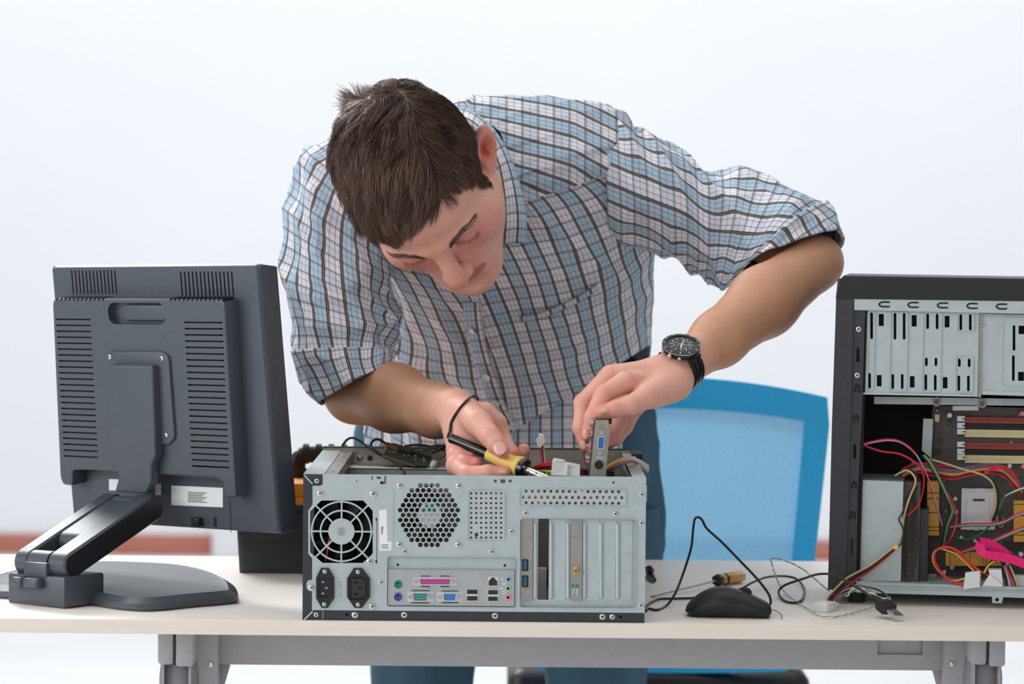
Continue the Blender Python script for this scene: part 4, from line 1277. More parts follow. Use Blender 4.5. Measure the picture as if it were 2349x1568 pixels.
# gold heat sinks made of fins
def heatsink(f, x0, y0, x1, y1, cuts, d0=.072):
    xs = [x0] + cuts + [x1] if x1 - x0 > y1 - y0 else None
    base = tplate(cmap(f, [(x0, y0), (x1, y0), (x1, y1), (x0, y1)]), [], .09, .009, 'heat_sink', 'gold', mbd)
    if xs:
        for a, b_ in zip(xs[:-1], xs[1:]): tplate(cmap(f, [(a + 2, y0), (b_ - 2, y0), (b_ - 2, y1), (a + 2, y1)]), [], d0, .02, 'fin_block', 'gold', base)
    else:
        ys = [y0] + cuts + [y1]
        for a, b_ in zip(ys[:-1], ys[1:]): tplate(cmap(f, [(x0, a + 3), (x1, a + 3), (x1, b_ - 3), (x0, b_ - 3)]), [], d0, .02, 'fin_block', 'gold', base)
heatsink(c5, 842, 416, 934, 845, [512, 555, 665, 778, 805]); heatsink(c5, 1518, 570, 1760, 896, [600, 690, 815, 840]); heatsink(c5, 984, 976, 1422, 1082, [1022, 1178, 1276, 1300])
# drive box at the lower front with its round grille seen edge on
tplate(cmap(c5, [(322, 410), (656, 424), (634, 1204), (292, 1196)]), [], .012, .11, 'lower_drive_box', 'steel')
gb = tplate(cmap(c5, [(650, 424), (790, 430), (770, 1208), (628, 1204)]), [], .02, .10, 'fan_housing', 'pcbb')
for k in range(9):
    t = k / 9; hh = 370 * (1 - t) + 10; ww = 55 * (1 - t) + 4; cx_, cy_ = 706 - 6 * t, 850
    pts = [c5(cx_ + ww * math.cos(a) - 20 * math.sin(a) * hh / 400 * .6, cy_ + hh * math.sin(a) * .93) for a in np.linspace(0, 2 * math.pi, 28, endpoint=False)]
    P = [t3(*p, .0185) for p in pts]; mb = MB(); mb.tube(P + [P[0]], .0008, 5, caps=False); mb.build('grille_ring', M['cross'], gb)
tplate(cmap(c5, [(785, 640), (850, 640), (842, 1206), (768, 1208)]), [], .03, .05, 'bracket_strip', 'blackm')
# bottom rail, lower flange with tab
tplate(cmap(c5, [(212, 1196), (440, 1208), (2045, 1262), (2045, 1300), (205, 1262)]), [], .004, .16, 'bottom_rail', 'steel')
tplate(cmap(c5, [(440, 1218), (2045, 1268), (2045, 1282), (438, 1232)]), [], .0015, .003, 'bottom_lip', 'steel')
tplate(cmap(c5, [(205, 1262), (2045, 1300), (2045, 1352), (1437, 1326), (1425, 1374), (1350, 1372), (1348, 1322), (300, 1290)]), [cmap(c5, [(1372 + 16 + 15 * math.cos(a), 1346 + 15 * math.sin(a)) for a in np.linspace(0, 2 * math.pi, 12, endpoint=False)])], .002, .002, 'bottom_flange', 'steel')
for px_, d0 in ((1930, .03), (1930, .14), (2430, .03), (2430, .14)):
    p = t3(px_, 1352, d0); MB().cyl((p[0] + .02, p[1], .7402), (p[0] + .02, p[1], p[2] - .0 + .003 if px_ > 2000 else p[2] + .002), .011, .012, 16).build('foot', M['blackr'], tow)


# wiring loom inside the tower
def wire(pts, r, m_, par, name='wire', n=7, k=8):
    mb = MB(); mb.tube(spline(pts, k), r, n); return mb.build(name, M[m_], par)


def loom(f, pts, cols, r=.0012, d0=.03, spread=(0, 5), par=None, name='wire'):
    for i, c in enumerate(cols):
        P = [t3(*f(p[0] + spread[0] * i, p[1] + spread[1] * i), (p[2] if len(p) > 2 else d0) + .0006 * i) for p in pts]
        wire(P, r, c, par or tow, name)


loom(c5, [(330, 128, .02), (430, 105, .02), (540, 92, .02), (640, 112, .02), (740, 190, .02), (800, 290, .03), (860, 430, .04), (900, 560, .05), (955, 760, .07)], ['wred', 'wpur'], .0011, spread=(4, 8))
loom(c5, [(330, 135, .02), (480, 185, .02), (620, 205, .02), (730, 260, .02), (800, 330, .025), (815, 440, .03), (780, 590, .02), (690, 690, .012)], ['wred'], .0013)
loom(c5, [(590, 375, .03), (680, 335, .02), (740, 380, .015), (748, 440, .012), (700, 560, .01), (660, 700, .008), (640, 850, .006), (585, 935, .004)], ['wtan'], .0014)
loom(c5, [(600, 372, .035), (700, 330, .03), (770, 390, .025), (760, 470, .02), (700, 580, .015)], ['wblk'], .0013)
loom(c5, [(740, 430, .02), (650, 660, .006), (622, 720, .005), (655, 800, .004), (640, 900, .004), (600, 945, .004)], ['wblk'], .0011)
for i, c in enumerate(('wblk', 'wgrn', 'wtan', 'wgrn')):
    loom(c5, [(800 + 8 * i, 215, .04), (850 + 10 * i, 280, .04), (920 + 8 * i, 400, .045), (985 + 8 * i, 540, .05), (1020 + 10 * i, 650, .06), (990 + 6 * i, 760, .065), (960 + 4 * i, 920, .07)], [c], .0011)
loom(c5, [(720, 265, .05), (880, 300, .05), (1050, 330, .05), (1200, 300, .05), (1340, 285, .05), (1450, 310, .05), (1540, 400, .055), (1590, 470, .06)], ['wblu', 'wred', 'wgrn', 'wtan', 'wred', 'wblk', 'wred'], .0012, spread=(-2, 12))
loom(c5, [(640, 330, .05), (760, 280, .05), (900, 290, .05), (1060, 310, .05)], ['wred', 'wblk', 'wgrn', 'wtan', 'wred'], .0012, spread=(3, 14))
loom(c5, [(860, 246, .045), (980, 280, .04), (1120, 325, .035), (1260, 365, .03), (1340, 420, .03), (1372, 500, .04), (1370, 620, .05), (1335, 720, .06)], ['wtan', 'wtan', 'wblk', 'wblk'], .0013, spread=(7, 2))
loom(c5, [(1290, 345, .03), (1360, 310, .03), (1450, 310, .03), (1520, 360, .035), (1560, 450, .04)], ['wred', 'wred'], .0013, spread=(0, 16))
loom(c5, [(1640, 470, .05), (1540, 500, .05), (1450, 545, .05), (1410, 620, .05), (1380, 690, .06), (1320, 780, .065), (1210, 860, .07), (1100, 872, .075), (1030, 845, .08)], ['wgrn'], .0012)
loom(c5, [(1640, 460, .05), (1540, 492, .05), (1450, 537, .05)], ['wwht'], .0011)
loom(c5, [(960, 460, .05), (1030, 560, .05), (1070, 680, .05), (1065, 770, .05), (1030, 860, .05), (985, 920, .055)], ['wred'], .0012)
loom(c5, [(1650, 640, .035), (1540, 680, .04), (1440, 730, .05), (1330, 750, .055), (1180, 752, .06), (1020, 768, .07)], ['wred', 'wpur', 'wgrn'], .0012, spread=(0, 8))
loom(c5, [(1650, 755, .03), (1500, 815, .03), (1330, 890, .035), (1200, 935, .045), (1095, 968, .06)], ['wred', 'wpur', 'wgrn'], .0013, spread=(3, 9))
loom(c5, [(1125, 1238, .0), (1030, 1205, .005), (960, 1150, .01), (905, 1070, .012), (895, 1000, .012), (925, 955, .012), (990, 938, .012), (1070, 965, .012), (1150, 1040, .012), (1230, 1110, .01), (1315, 1160, .008)], ['wred', 'wred'], .0013, spread=(4, -7))
loom(c5, [(1130, 1180, .0), (1070, 1198, .006), (1000, 1180, .012), (930, 1120, .015), (890, 1050, .015), (892, 985, .015), (930, 950, .015), (990, 958, .015), (1080, 1000, .015), (1170, 1085, .014), (1205, 1120, .01)], ['wyel', 'wblk'], .0013, spread=(5, 8))
loom(c5, [(1275, 1190, .004), (1290, 1130, .006), (1330, 1060, .01), (1400, 1030, .012), (1435, 1080, .012), (1450, 1160, .01), (1460, 1240, .008)], ['wblk', 'wblk'], .0014, spread=(6, 3))
loom(c5, [(1285, 1140, .004), (1320, 1080, .008), (1370, 1040, .011)], ['wyel'], .0013)
for i, c in enumerate(('wpur', 'wred', 'wblk', 'wtan')):
    loom(c5, [(1440 + 16 * i, 1080, .012), (1470 + 18 * i, 1160, .01), (1490 + 22 * i, 1240, .006)], [c], .0012)
# white plugs at the end of the loom
def plug(f, pts, d, th, name='plug', m_='nylon', lab=None):
    mb = MB(); mb.plate(tq_(cmap(f, pts), d), [], d, d + th, tM); o = mb.build(name, M[m_], tow, 0)
    if lab: o['label'] = lab
    return o
pl = plug(c5, [(1140, 1138), (1250, 1124), (1262, 1140), (1256, 1246), (1130, 1266), (1126, 1240)], -.002, .012, 'power_plug', lab='white power plug')
for k in range(4): tplate(cmap(c5, [(1250, 1135 + 26 * k), (1260, 1137 + 26 * k), (1259, 1152 + 26 * k), (1249, 1152 + 26 * k)]), [], -.0025, .002, 'plug_opening', 'brass', pl)
plug(c5, [(1330, 1150), (1436, 1238), (1420, 1246), (1268, 1240)], .001, .012, 'power_plug'); plug(c5, [(1320, 1110), (1422, 1112), (1436, 1236), (1330, 1150)], .006, .02, 'power_plug', 'nylon')
plug(c5, [(1500, 1160), (1640, 1165), (1640, 1250), (1505, 1245)], .02, .02, 'power_plug')
# magenta flat data cable
def ribbon(pts, wd, th, m_, par, name):
    P = spline(pts, 6); rings = []
    Wd = spline(wd, 6)
    for p, w_ in zip(P, Wd): rings.append([p - w_ / 2, p + w_ / 2, p + w_ / 2 - tN * th, p - w_ / 2 - tN * th])
    mb = MB(); mb.loft(rings); return mb.build(name, M[m_], par)
sc = lambda x, y, d: t3(*c5(x, y), d)
dv = lambda a, b_: sc(*b_) - sc(*a)
ribbon([sc(1660, 1085, .01), sc(1500, 1030, .008), sc(1380, 1005, .006), sc(1290, 985, .004), sc(1255, 940, .006), sc(1262, 895, .012)], [V(0, 0, .013), V(0, 0, .012), V(.002, 0, .011), V(.008, 0, .008), V(.012, 0, .002), V(.012, 0, -.004)], .001, 'magenta', tow, 'data_cable')
ribbon([sc(1262, 893, .010), sc(1340, 920, .016), sc(1420, 960, .02), sc(1500, 1005, .022)], [V(.006, 0, -.012), V(0, 0, -.015), V(0, 0, -.013), V(0, 0, -.010)], .001, 'magenta', tow, 'data_cable')
# drive power cable that spills out over the rail down to the desk, with its plug
gz = G(1895, 1392)
for i, c in enumerate(('wtan', 'wblk', 'wblk', 'wred')):
    P = [sc(600 - 3 * i, 925 + 8 * i, .002), sc(520, 985 + 11 * i, -.004), sc(400, 1075 + 14 * i, -.008), sc(270, 1145 + 18 * i, -.014), sc(190 + 8 * i, 1195 + 16 * i, -.022), W(1902 + 5 * i, 1366, .17), W(1897 + 5 * i, 1376, .155) - V(0, 0, .001)]
    wire(P, .0014, c, tow, 'drive_cable')
wire([sc(575, 935, -.001), sc(600, 945, -.001), sc(605, 930, .001), sc(585, 925, .001)], .002, 'yelh', tow, 'cable_tie')
a0 = W(1893, 1391, .13)
u1 = unit(V(.75, -.45, 0)); u2 = unit(V(.45, .75, 0))
def plM(p): return V(a0[0], a0[1], .7402) + u1 * p[0] + u2 * p[1] + V(0, 0, p[2])
mb = MB(); mb.rbox((-.0105, -.016, 0), (.0105, .012, .012), .0015, plM); drp = mb.build('drive_plug', M['nylon'], tow); drp['label'] = 'white four-pin plug on the desk'
for k in range(4): MB().cyl(plM((-.0075 + .005 * k, .012, .0065)), plM((-.0075 + .005 * k, .020, .0075)), .002, .002, 8).build('plug_sleeve', M['wwht'], drp)
for i, c in enumerate(('wblk', 'wred', 'wwht', 'wblk')):
    wire([plM((.006 - .001 * i, .018, .008)), W(1925, 1362 - i, .17), W(1960, 1350 - 2 * i, .16), W(2000, 1348, .15), W(2030, 1362, .13), W(2044 - 2 * i, 1385, .11), W(2046 - 4 * i, 1396, .10)], .0011, c, tow, 'loose_lead')
# ------------------------------------------------------------------ toolbox behind the monitor
TBY = .485
tbx0 = W(541, 1300, TBY)[0]
tb = thing('toolbox', (tbx0 + .16, TBY + .09, .74), 'black plastic toolbox with orange tray and ribbed handle behind the monitor', 'toolbox')
mb = MB()
bot = [(tbx0 + .004, TBY + .003), (tbx0 + .316, TBY + .003), (tbx0 + .316, TBY + .177), (tbx0 + .004, TBY + .177)]
top = [(tbx0 - .002, TBY), (tbx0 + .322, TBY), (tbx0 + .322, TBY + .18), (tbx0 - .002, TBY + .18)]
z1 = W(690, 1158, TBY)[2]; z2 = W(690, 1104, TBY)[2]
mb.loft([[(x, y, z) for x, y in round_poly(p, .01, 4)] for p, z in ((bot, .7402), (top, z1))]); body = mb.build('body', M['tool'], tb)
zg = W(600, 1238, TBY)[2]
mb = MB(); mb.rbox((tbx0 + .02, TBY - .0035, zg), (tbx0 + .125, TBY + .003, z1 - .01), .003); mb.build('front_panel', M['tool'], body)
mb = MB(); mb.rbox((tbx0 + .135, TBY - .0035, zg + .005), (tbx0 + .30, TBY + .003, z1 - .01), .003); mb.build('front_panel', M['tool'], body)
mb = MB(); mb.rbox((tbx0 - .006, TBY - .006, z1), (tbx0 + .326, TBY + .186, z1 + .010), .004); mb.rbox((tbx0 + .002, TBY + .002, z1 + .006), (tbx0 + .318, TBY + .178, z2 - .002), .005); mb.build('tray', M['orange'], tb)
zh = W(720, 1042, TBY + .09)[2]; xh = W(676, 1060, TBY + .09)[0]; yh = TBY + .09
hp = [(xh + .006, yh, z2 - .01), (xh + .004, yh, zh - .012), (xh + .012, yh, zh - .002), (xh + .03, yh, zh), (xh + .20, yh, zh), (xh + .22, yh, zh - .012), (xh + .22, yh, z2 - .01)]
mb = MB(); mb.tube(spline(hp, 6), .009, 12, flat=1.3); hnd = mb.build('handle', M['black'], tb)
for k in range(10):
    x = xh + .016 + .018 * k
    mb = MB(); mb.tube([(x - .004, yh, zh + .001), (x + .004, yh, zh + .001)], .0115, 12, flat=1.25); mb.build('grip_rib', M['blackr'], hnd)
for k in range(3):
    mb = MB(); mb.tube([(xh + .005, yh, zh - .02 - .012 * k), (xh + .005, yh, zh - .026 - .012 * k)], .0105, 12, flat=1.25); mb.build('grip_rib', M['blackr'], hnd)

# ------------------------------------------------------------------ computer mouse with its cable
ms = thing('computer_mouse', G(1670, 1400), 'matte black wired computer mouse on the desk beside the grey case', 'computer mouse')
xs = [1573, 1579, 1592, 1612, 1638, 1664, 1692, 1720, 1745, 1760, 1767]
tops = [1398, 1384, 1371, 1357, 1347, 1345, 1351, 1361, 1373, 1381, 1388]
bots = [1404, 1411, 1414, 1416, 1417, 1417, 1415, 1412, 1408, 1404, 1398]
hwid = [.010, .019, .026, .030, .031, .030, .028, .028, .027, .024, .018]
gY = G(1660, 1419)[1] + .029
PX = spline(np.array([xs, tops, bots, hwid], float).T, 4)
rings = []
for x, t_, b_, hw in PX:
    Yc = gY + (x - 1670) / 1850 * -.10
    zt_ = max(W(x, t_, Yc)[2], .7425); xx = W(x, 1400, Yc)[0]
    zb2 = .7405 + (.004 if x < 1578 or x > 1763 else 0.0)
    hgt = zt_ - zb2; R = []
    for k in range(28):
        a = 2 * math.pi * k / 28
        c_, s_ = math.cos(a), math.sin(a)
        y_ = hw * np.sign(c_) * abs(c_) ** .75; zz = (zb2 + hgt * .34) + (hgt * .66 * abs(s_) ** .9 if s_ > 0 else -hgt * .34 * abs(s_) ** .45)
        if s_ <= 0: y_ *= .93
        R.append((xx, Yc + y_, zz))
    rings.append(R)
mb = MB(); mb.loft(rings); shell = mb.build('shell', M['blackr'], ms, 60)
# thumb grip panel and side buttons on the near side
def mouse_patch(x0, x1, f0, f1, th, name, par, m_):
    n = 10; R = []
    for i in range(n + 1):
        x = x0 + (x1 - x0) * i / n
        k = np.argmin(abs(PX[:, 0] - x)); ring = np.array(rings[k]); near = ring[ring[:, 1] < np.mean(ring[:, 1]) - .002]
        near = near[np.argsort(near[:, 2])]
        zz0, zz1 = near[0, 2], near[-1, 2]
        f0_, f1_ = (f0(i / n), f1(i / n))
        row = []
        for t in np.linspace(f0_, f1_, 6):
            z = zz0 + (zz1 - zz0) * t; y = np.interp(z, near[:, 2], near[:, 1]); row.append((W(x, 1400, y)[0], y - th, z))
        R.append(row)
    mb = MB(); m, w_ = len(R), 6
    fr = [p for r in R for p in r]; bk_ = [(p[0], p[1] + th * 2, p[2]) for p in fr]; N = len(fr); fs = []
    for i in range(m - 1):
        for j in range(w_ - 1):
            a = i * w_ + j; fs.append((a, a + w_, a + w_ + 1, a + 1)); fs.append((N + a, N + a + 1, N + a + w_ + 1, N + a + w_))
    per = list(range(w_ - 1)) + [i * w_ + w_ - 1 for i in range(m - 1)] + [(m - 1) * w_ + j for j in range(w_ - 1, 0, -1)] + [i * w_ for i in range(m - 1, 0, -1)]
    for a, b2_ in zip(per, per[1:] + per[:1]): fs.append((a, b2_, N + b2_, N + a))
    mb.add(fr + bk_, fs); return mb.build(name, M[m_], par)


mouse_patch(1625, 1755, lambda t: .08, lambda t: .80 - .30 * abs(t - .55), .0007, 'thumb_grip', shell, 'black')
mouse_patch(1684, 1715, lambda t: .62, lambda t: .80, .0014, 'side_button', shell, 'black'); mouse_patch(1717, 1742, lambda t: .60, lambda t: .78, .0014, 'side_button', shell, 'black')
wz = W(1712, 1353, gY); mb = MB(); mb.lathe([(.006, -.003), (.0072, -.002), (.0072, .002), (.006, .003)], V(wz[0], gY + .002, wz[2] - .004), (.05, 1, 0), 20); mb.build('scroll_wheel', M['blackr'], ms)
Yk = G(1768, 1398)[1] + .026
def wk(x, y, Y): return W(x, y, Y)
cab = [wk(1764, 1390, Yk), wk(1768, 1380, Yk), wk(1762, 1360, Yk), wk(1735, 1325, Yk), wk(1694, 1282, Yk + .01), wk(1655, 1242, Yk + .02), wk(1622, 1212, Yk + .03), wk(1611, 1193, Yk + .03), wk(1603, 1186, Yk + .03), wk(1594, 1190, Yk + .03), wk(1590, 1215, Yk + .03), wk(1585, 1258, Yk + .03), wk(1566, 1318, Yk + .03)]
def gd(x, y, dz=.0022): return G(x, y, .74 + dz)
cab += [gd(1548, 1362, .016), gd(1529, 1388, .0024), gd(1506, 1398), gd(1488, 1395)]
cab += [V(CX1 + .005, .10, .7422), V(CX1 + .005, .13, .7422)]
cab += [gd(1494, 1380), gd(1515, 1373), gd(1560, 1372), gd(1605, 1369), gd(1690, 1353, .006), gd(1725, 1336, .012), gd(1760, 1323, .014), gd(1800, 1321, .01), gd(1828, 1328, .006), gd(1845, 1350), gd(1840, 1374), gd(1822, 1382), gd(1798, 1376), gd(1786, 1358, .006), gd(1800, 1342, .015), gd(1845, 1326, .03)]
cab += [W(1880, 1316, .155), W(1915, 1319, .14), W(1955, 1340, .12), W(1990, 1362, .10), W(2012, 1378, .09)]
mb = MB(); mb.tube(spline(cab, 8), .0016, 8); mb.build('cable', M['wblk'], ms)
ua, ub = W(2010, 1374, .088), G(2062, 1414, .7462)
ud = unit(ub - ua); us = unit(np.cross(ud, V(0, 0, 1))); uu = np.cross(us, ud); UL = float(np.linalg.norm(ub - ua))
def uM(p): return ua + ud * p[0] + us * p[1] + uu * p[2]
mb = MB(); mb.loft([[uM((x, hw * cx_, hh * cz_)) for cx_, cz_ in ((-1, -1), (1, -1), (1, 1), (-1, 1))] for x, hw, hh in ((-.008, .0024, .0024), (0, .0032, .0032), (UL * .16, .0040, .0036), (UL * .20, .0075, .0052), (UL * .32, .0092, .0060), (UL * .60, .0092, .0060), (UL * .64, .0078, .0050))]); pl_ = mb.build('usb_plug', M['blackr'], ms, 30)
mb = MB(); q = [uM((x, y, z)) for x in (UL * .62, UL + .002) for y, z in ((-.006, -.0023), (.006, -.0023), (.006, .0023), (-.006, .0023))]
mb.loft([q[:4], q[4:]]); mb.build('plug_tip', M['screw'], pl_, 0)
for y in (-.0028, .0028): MB().box((UL - .006, y - .0011, .0021), (UL - .003, y + .0011, .0026), lambda p: uM(p)).build('tip_window', M['void'], pl_, 0)

# ------------------------------------------------------------------ screwdriver
sd0, sd1, sdt = G(1642, 1346, .74), G(1702, 1336, .74), G(1495, 1371, .74)
dr = thing('screwdriver', G(1640, 1350), 'small screwdriver with amber and black handle lying behind the mouse', 'screwdriver')
ax = unit(sd1 - sdt); HR = .0085
h0 = sdt + unit(sd0 - sdt) * np.linalg.norm(sd0 - sdt) + V(0, 0, HR + .0004); h1 = sd1 + V(0, 0, HR + .0004)
def fluted(p0, p1, prof, name, m_, par):
    d = unit(p1 - p0); e1, e2 = perp(d); L = np.linalg.norm(p1 - p0); rings = []
    for t, r in prof:
        R = []
        for k in range(36):
            a = 2 * math.pi * k / 36; rr = r * (1 - .07 * (1 + math.cos(6 * a))); R.append(p0 + d * L * t + rr * (math.cos(a) * e1 + math.sin(a) * e2))
        rings.append(R)
    mb = MB(); mb.loft(rings); return mb.build(name, M[m_], par)
fluted(h0, h1, [(.36, HR * .95), (.40, HR), (.95, HR), (.99, HR * .85), (1.0, HR * .5)], 'handle', 'scrd', dr)
fluted(h0, h1, [(0, HR * .6), (.03, HR * .98), (.14, HR * 1.0), (.17, HR * .85)], 'collar', 'black', dr); fluted(h0, h1, [(.165, HR * .8), (.25, HR * .8), (.29, HR * .95)], 'neck_ring', 'scrd', dr); fluted(h0, h1, [(.285, HR * .97), (.37, HR * .97)], 'collar', 'black', dr)
tipz = sdt + V(0, 0, .0022)
mb = MB(); mb.tube([h0 + ax * .002, tipz], .0016, 10); mb.build('shaft', M['screw'], dr)
mb = MB(); mb.tube([tipz + ax * .006, tipz - ax * .002], [.0019, .0011], 8); mb.build('bit', M['bracket'], dr)

# ------------------------------------------------------------------ loose wires on the desk
def twisted(name, pts, r, m1, m2, label, turns=None, hr=.0006):
    P = spline(pts, 14); T = np.gradient(P, axis=0); L = np.cumsum(np.r_[0, np.linalg.norm(np.diff(P, axis=0), axis=1)])
    t = thing(name, (P[0][0], P[0][1], .74), label, 'wire')
    for k, m_ in enumerate((m1, m2)):
        Q = []
        for p, d, l in zip(P, T, L):
            e1, e2 = perp(d); a = l / .012 * 2 * math.pi / 1.6 + k * math.pi; Q.append(p + hr * (math.cos(a) * e1 + math.sin(a) * e2))
        mb = MB(); mb.tube(Q, r, 6); mb.build('strand', M[m_], t)
    return t


def lift(x, y, Y): return W(x, y, Y)
twisted('twisted_wire', [lift(1903, 1356, .22), lift(1872, 1330, .23), lift(1840, 1304, .24), lift(1808, 1288, .25), lift(1780, 1280, .25), lift(1768, 1280, .25), lift(1770, 1292, .25), lift(1780, 1322, .24), gd(1795, 1352, .006), gd(1822, 1376, .0025), gd(1850, 1394, .0025), gd(1880, 1411, .0025), gd(1912, 1414, .0025), gd(1955, 1406, .0025), gd(2000, 1392, .004), gd(2022, 1386, .006)], .00055, 'wlgn', 'wwht', 'thin green and white twisted wire looping up between mouse and black tower')
twisted('twisted_wire', [W(1938, 1366, .16), W(1962, 1352, .15), W(1990, 1356, .13), W(2010, 1368, .12), W(2030, 1375, .11), W(2042, 1372, .105), W(2036, 1388, .10)], .0011, 'wlgn', 'wwht', 'short bunch of twisted green and white wire below the tower edge, by the usb plug', hr=.0018)
t = thing('wire_scrap', G(1775, 1405), 'thin bare wire scrap on the desk just right of the mouse', 'wire')
wire([gd(1762, 1404, .001), gd(1775, 1399, .004), gd(1788, 1405, .003), gd(1794, 1412, .001), gd(1792, 1419, .001)], .0006, 'copper', t, 'strand')
t = thing('cable_clip', V(CX1 + .012, .24, .74), 'small black and blue cable ends lying against the right side of the grey case', 'cable')
a = G(1487, 1312, .745); b_ = G(1501, 1330, .7432)
mb = MB(); mb.tube([a, a + (b_ - a) * .5 + V(0, 0, .001), b_], [.004, .005, .003], 8); mb.build('plug', M['blackr'], t)
mb = MB(); mb.tube([G(1484, 1322, .744), G(1499, 1333, .7428)], .0022, 8); mb.build('blue_lead', mat('dark_blue_lead', (62, 92, 118), .5, noise=.05), t)
mb = MB(); mb.tube(spline([G(1484, 1304, .752), G(1490, 1302, .757), G(1496, 1308, .75)], 6), .0035, 8); mb.build('plug', M['blackr'], t)

# ------------------------------------------------------------------ small circuit board resting on the cage rail, with its black lead
def k1(x, y, Y): return W(740 + x / 4.517, 980 + y / 4.517, Y)
pc = thing('circuit_board', k1(880, 330, .30), 'small green circuit board with looping black lead resting on the open grey case', 'circuit board')
cr_ = [k1(622, 290, .285), k1(960, 398, .275), k1(1085, 385, .28), k1(1135, 285, .33), k1(720, 205, .34)]
ctr = sum(cr_) / 5; nn = unit(np.cross(cr_[1] - cr_[0], cr_[3] - cr_[0])); nn = nn if nn[2] > 0 else -nn
cr_ = [p - nn * np.dot(p - ctr, nn) for p in cr_]
mb = MB(); mb.loft([cr_, [p + nn * .0016 for p in cr_]]); mb.build('board', M['pcb'], pc, 0)
rim = MB(); rim.tube(cr_[:2], .0011, 6); rim.build('board_edge', M['copper'], pc)
br_ = random.Random(9)
e1 = unit(cr_[1] - cr_[0]); e2 = np.cross(nn, e1)
def bdM(p): return ctr + nn * .0016 + e1 * p[0] + e2 * p[1] + nn * p[2]
for k in range(26):
    x, y = br_.uniform(-.045, .045), br_.uniform(-.006, .018); MB().lathe([(.0011, 0), (.0008, .0008), (.0001, .001)], bdM((x, y, 0)), nn, 8).build('solder_joint', M['silver'], pc)
for x, y, w_, d_, h_, m_ in ((-.03, .012, .018, .008, .004, 'copper'), (.01, .014, .03, .005, .004, 'chip'), (.035, .006, .012, .006, .004, 'copper'), (-.01, .006, .016, .006, .003, 'chip')):
    MB().box((x - w_ / 2, y - d_ / 2, 0), (x + w_ / 2, y + d_ / 2, h_), lambda p: bdM(p)).build('component', M[m_], pc, 0)
c_ = k1(1132, 375, .27); MB().lathe([(.004, 0), (.0045, .006), (.003, .009), (.0001, .0095)], c_ - V(0, 0, .004), (.5, -.2, .8), 12).build('lamp_bulb', M['nylon'], pc)
for pts in ([k1(852, 486, .22), k1(830, 440, .23), k1(790, 400, .24), k1(730, 355, .26), k1(640, 305, .29), k1(560, 250, .31), k1(508, 205, .33), k1(505, 165, .34), k1(535, 130, .345), k1(580, 122, .345), k1(640, 155, .34), k1(712, 212, .335)],
            [k1(192, 238, .40), k1(215, 175, .405), k1(260, 122, .405), k1(310, 108, .40), k1(370, 132, .39), k1(440, 180, .37), k1(515, 228, .34), k1(600, 285, .30)],
            [k1(805, 215, .335), k1(880, 190, .35), k1(980, 180, .36), k1(1080, 190, .37), k1(1180, 215, .38), k1(1300, 240, .385)],
            [k1(1010, 255, .33), k1(1080, 215, .36), k1(1160, 190, .375), k1(1240, 190, .38), k1(1330, 205, .38)],
            [k1(1000, 262, .33), k1(1090, 232, .35), k1(1180, 205, .37), k1(1260, 225, .38), k1(1330, 235, .38)],
            [k1(1150, 352, .30), k1(1210, 330, .32), k1(1270, 290, .34), k1(1320, 245, .36)]):
    wire(pts, .0017, 'wblk', pc, 'lead', 8)
# ------------------------------------------------------------------ wiring that shows above the rear panel (part of the case)
def k3(x, y, Y): return W(1080 + x / 3.409, 980 + y / 3.409, Y)
o_ = [k3(628, 372, .05), k3(852, 380, .05), k3(854, 300, .052), k3(738, 278, .052), k3(735, 265, .05), k3(655, 250, .05), k3(640, 268, .05)]
mb = MB(); mb.loft([o_, [p + V(0, .014, .001) for p in o_]]); mx = mb.build('power_plug', M['nylon'], case, 0); mx['label'] = 'white four-pin power plug'
mb = MB(); mb.rbox(tuple(k3(744, 378, .047)), tuple(k3(760, 285, .05) + V(0, .004, 0)), .0008); mb.build('plug_ridge', M['nylon'], mx)
for i, c in enumerate(('wred', 'wred', 'wblk', 'wblk', 'wyel')):
    wire([k3(470, 318 + 7 * i, .09), k3(520, 300 + 9 * i, .085), k3(580, 282 + 14 * i, .075), k3(645, 272 + 18 * i, .06)], .0013, c, case, 'inner_wire')
for i, c in enumerate(('wred', 'wblk', 'wblk')): wire([k3(850, 318 + 20 * i, .06), k3(875, 325 + 18 * i, .06), k3(905, 335 + 14 * i, .065), k3(940, 360, .07)], .0013, c, case, 'inner_wire')
for i, c in enumerate(('wyel', 'wyel', 'wred', 'wred', 'wblk', 'wblk')):
    wire([k3(1050, 318 + 6 * i, .07), k3(1110, 275 + 10 * i, .09), k3(1170, 250 + 9 * i, .12), k3(1230, 242 + 6 * i, .16), k3(1290, 255 + 4 * i, .20), k3(1340, 290 + 5 * i, .25), k3(1384, 330 + 5 * i, .33)], .0014, c, case, 'inner_wire')
for i, c in enumerate(('wwht', 'wpur', 'wyel', 'wtan')): wire([k3(1240, 246 + 3 * i, .17), k3(1300, 248 + 6 * i, .21), k3(1350, 275 + 9 * i, .27), k3(1388, 300 + 12 * i, .34)], .0012, c, case, 'inner_wire')
o_ = [k3(520, 155, .14), k3(548, 158, .14), k3(580, 118, .14), k3(568, 62, .14), k3(532, 50, .14), k3(527, 82, .14), k3(512, 98, .14)]
mb = MB(); mb.loft([o_, [p + V(0, .008, .001) for p in o_]]); mb.build('small_plug', M['nylon'], case, 0)
for i, (c, x) in enumerate((('wred', 541), ('wblk', 556), ('wtan', 566))): wire([k3(x, 118 + (12 if i == 0 else 0), .144), k3(x + 6, 190, .143), k3(x + 14, 270, .135), k3(x + 28, 390, .12)], .0011, c, case, 'inner_wire')
# ------------------------------------------------------------------ the man: one skin mesh grown from blended volumes
import openvdb as vdb
man = thing('person', (0.0, .93, 0.0), 'man in a blue plaid shirt and jeans bending over the grey case', 'person')


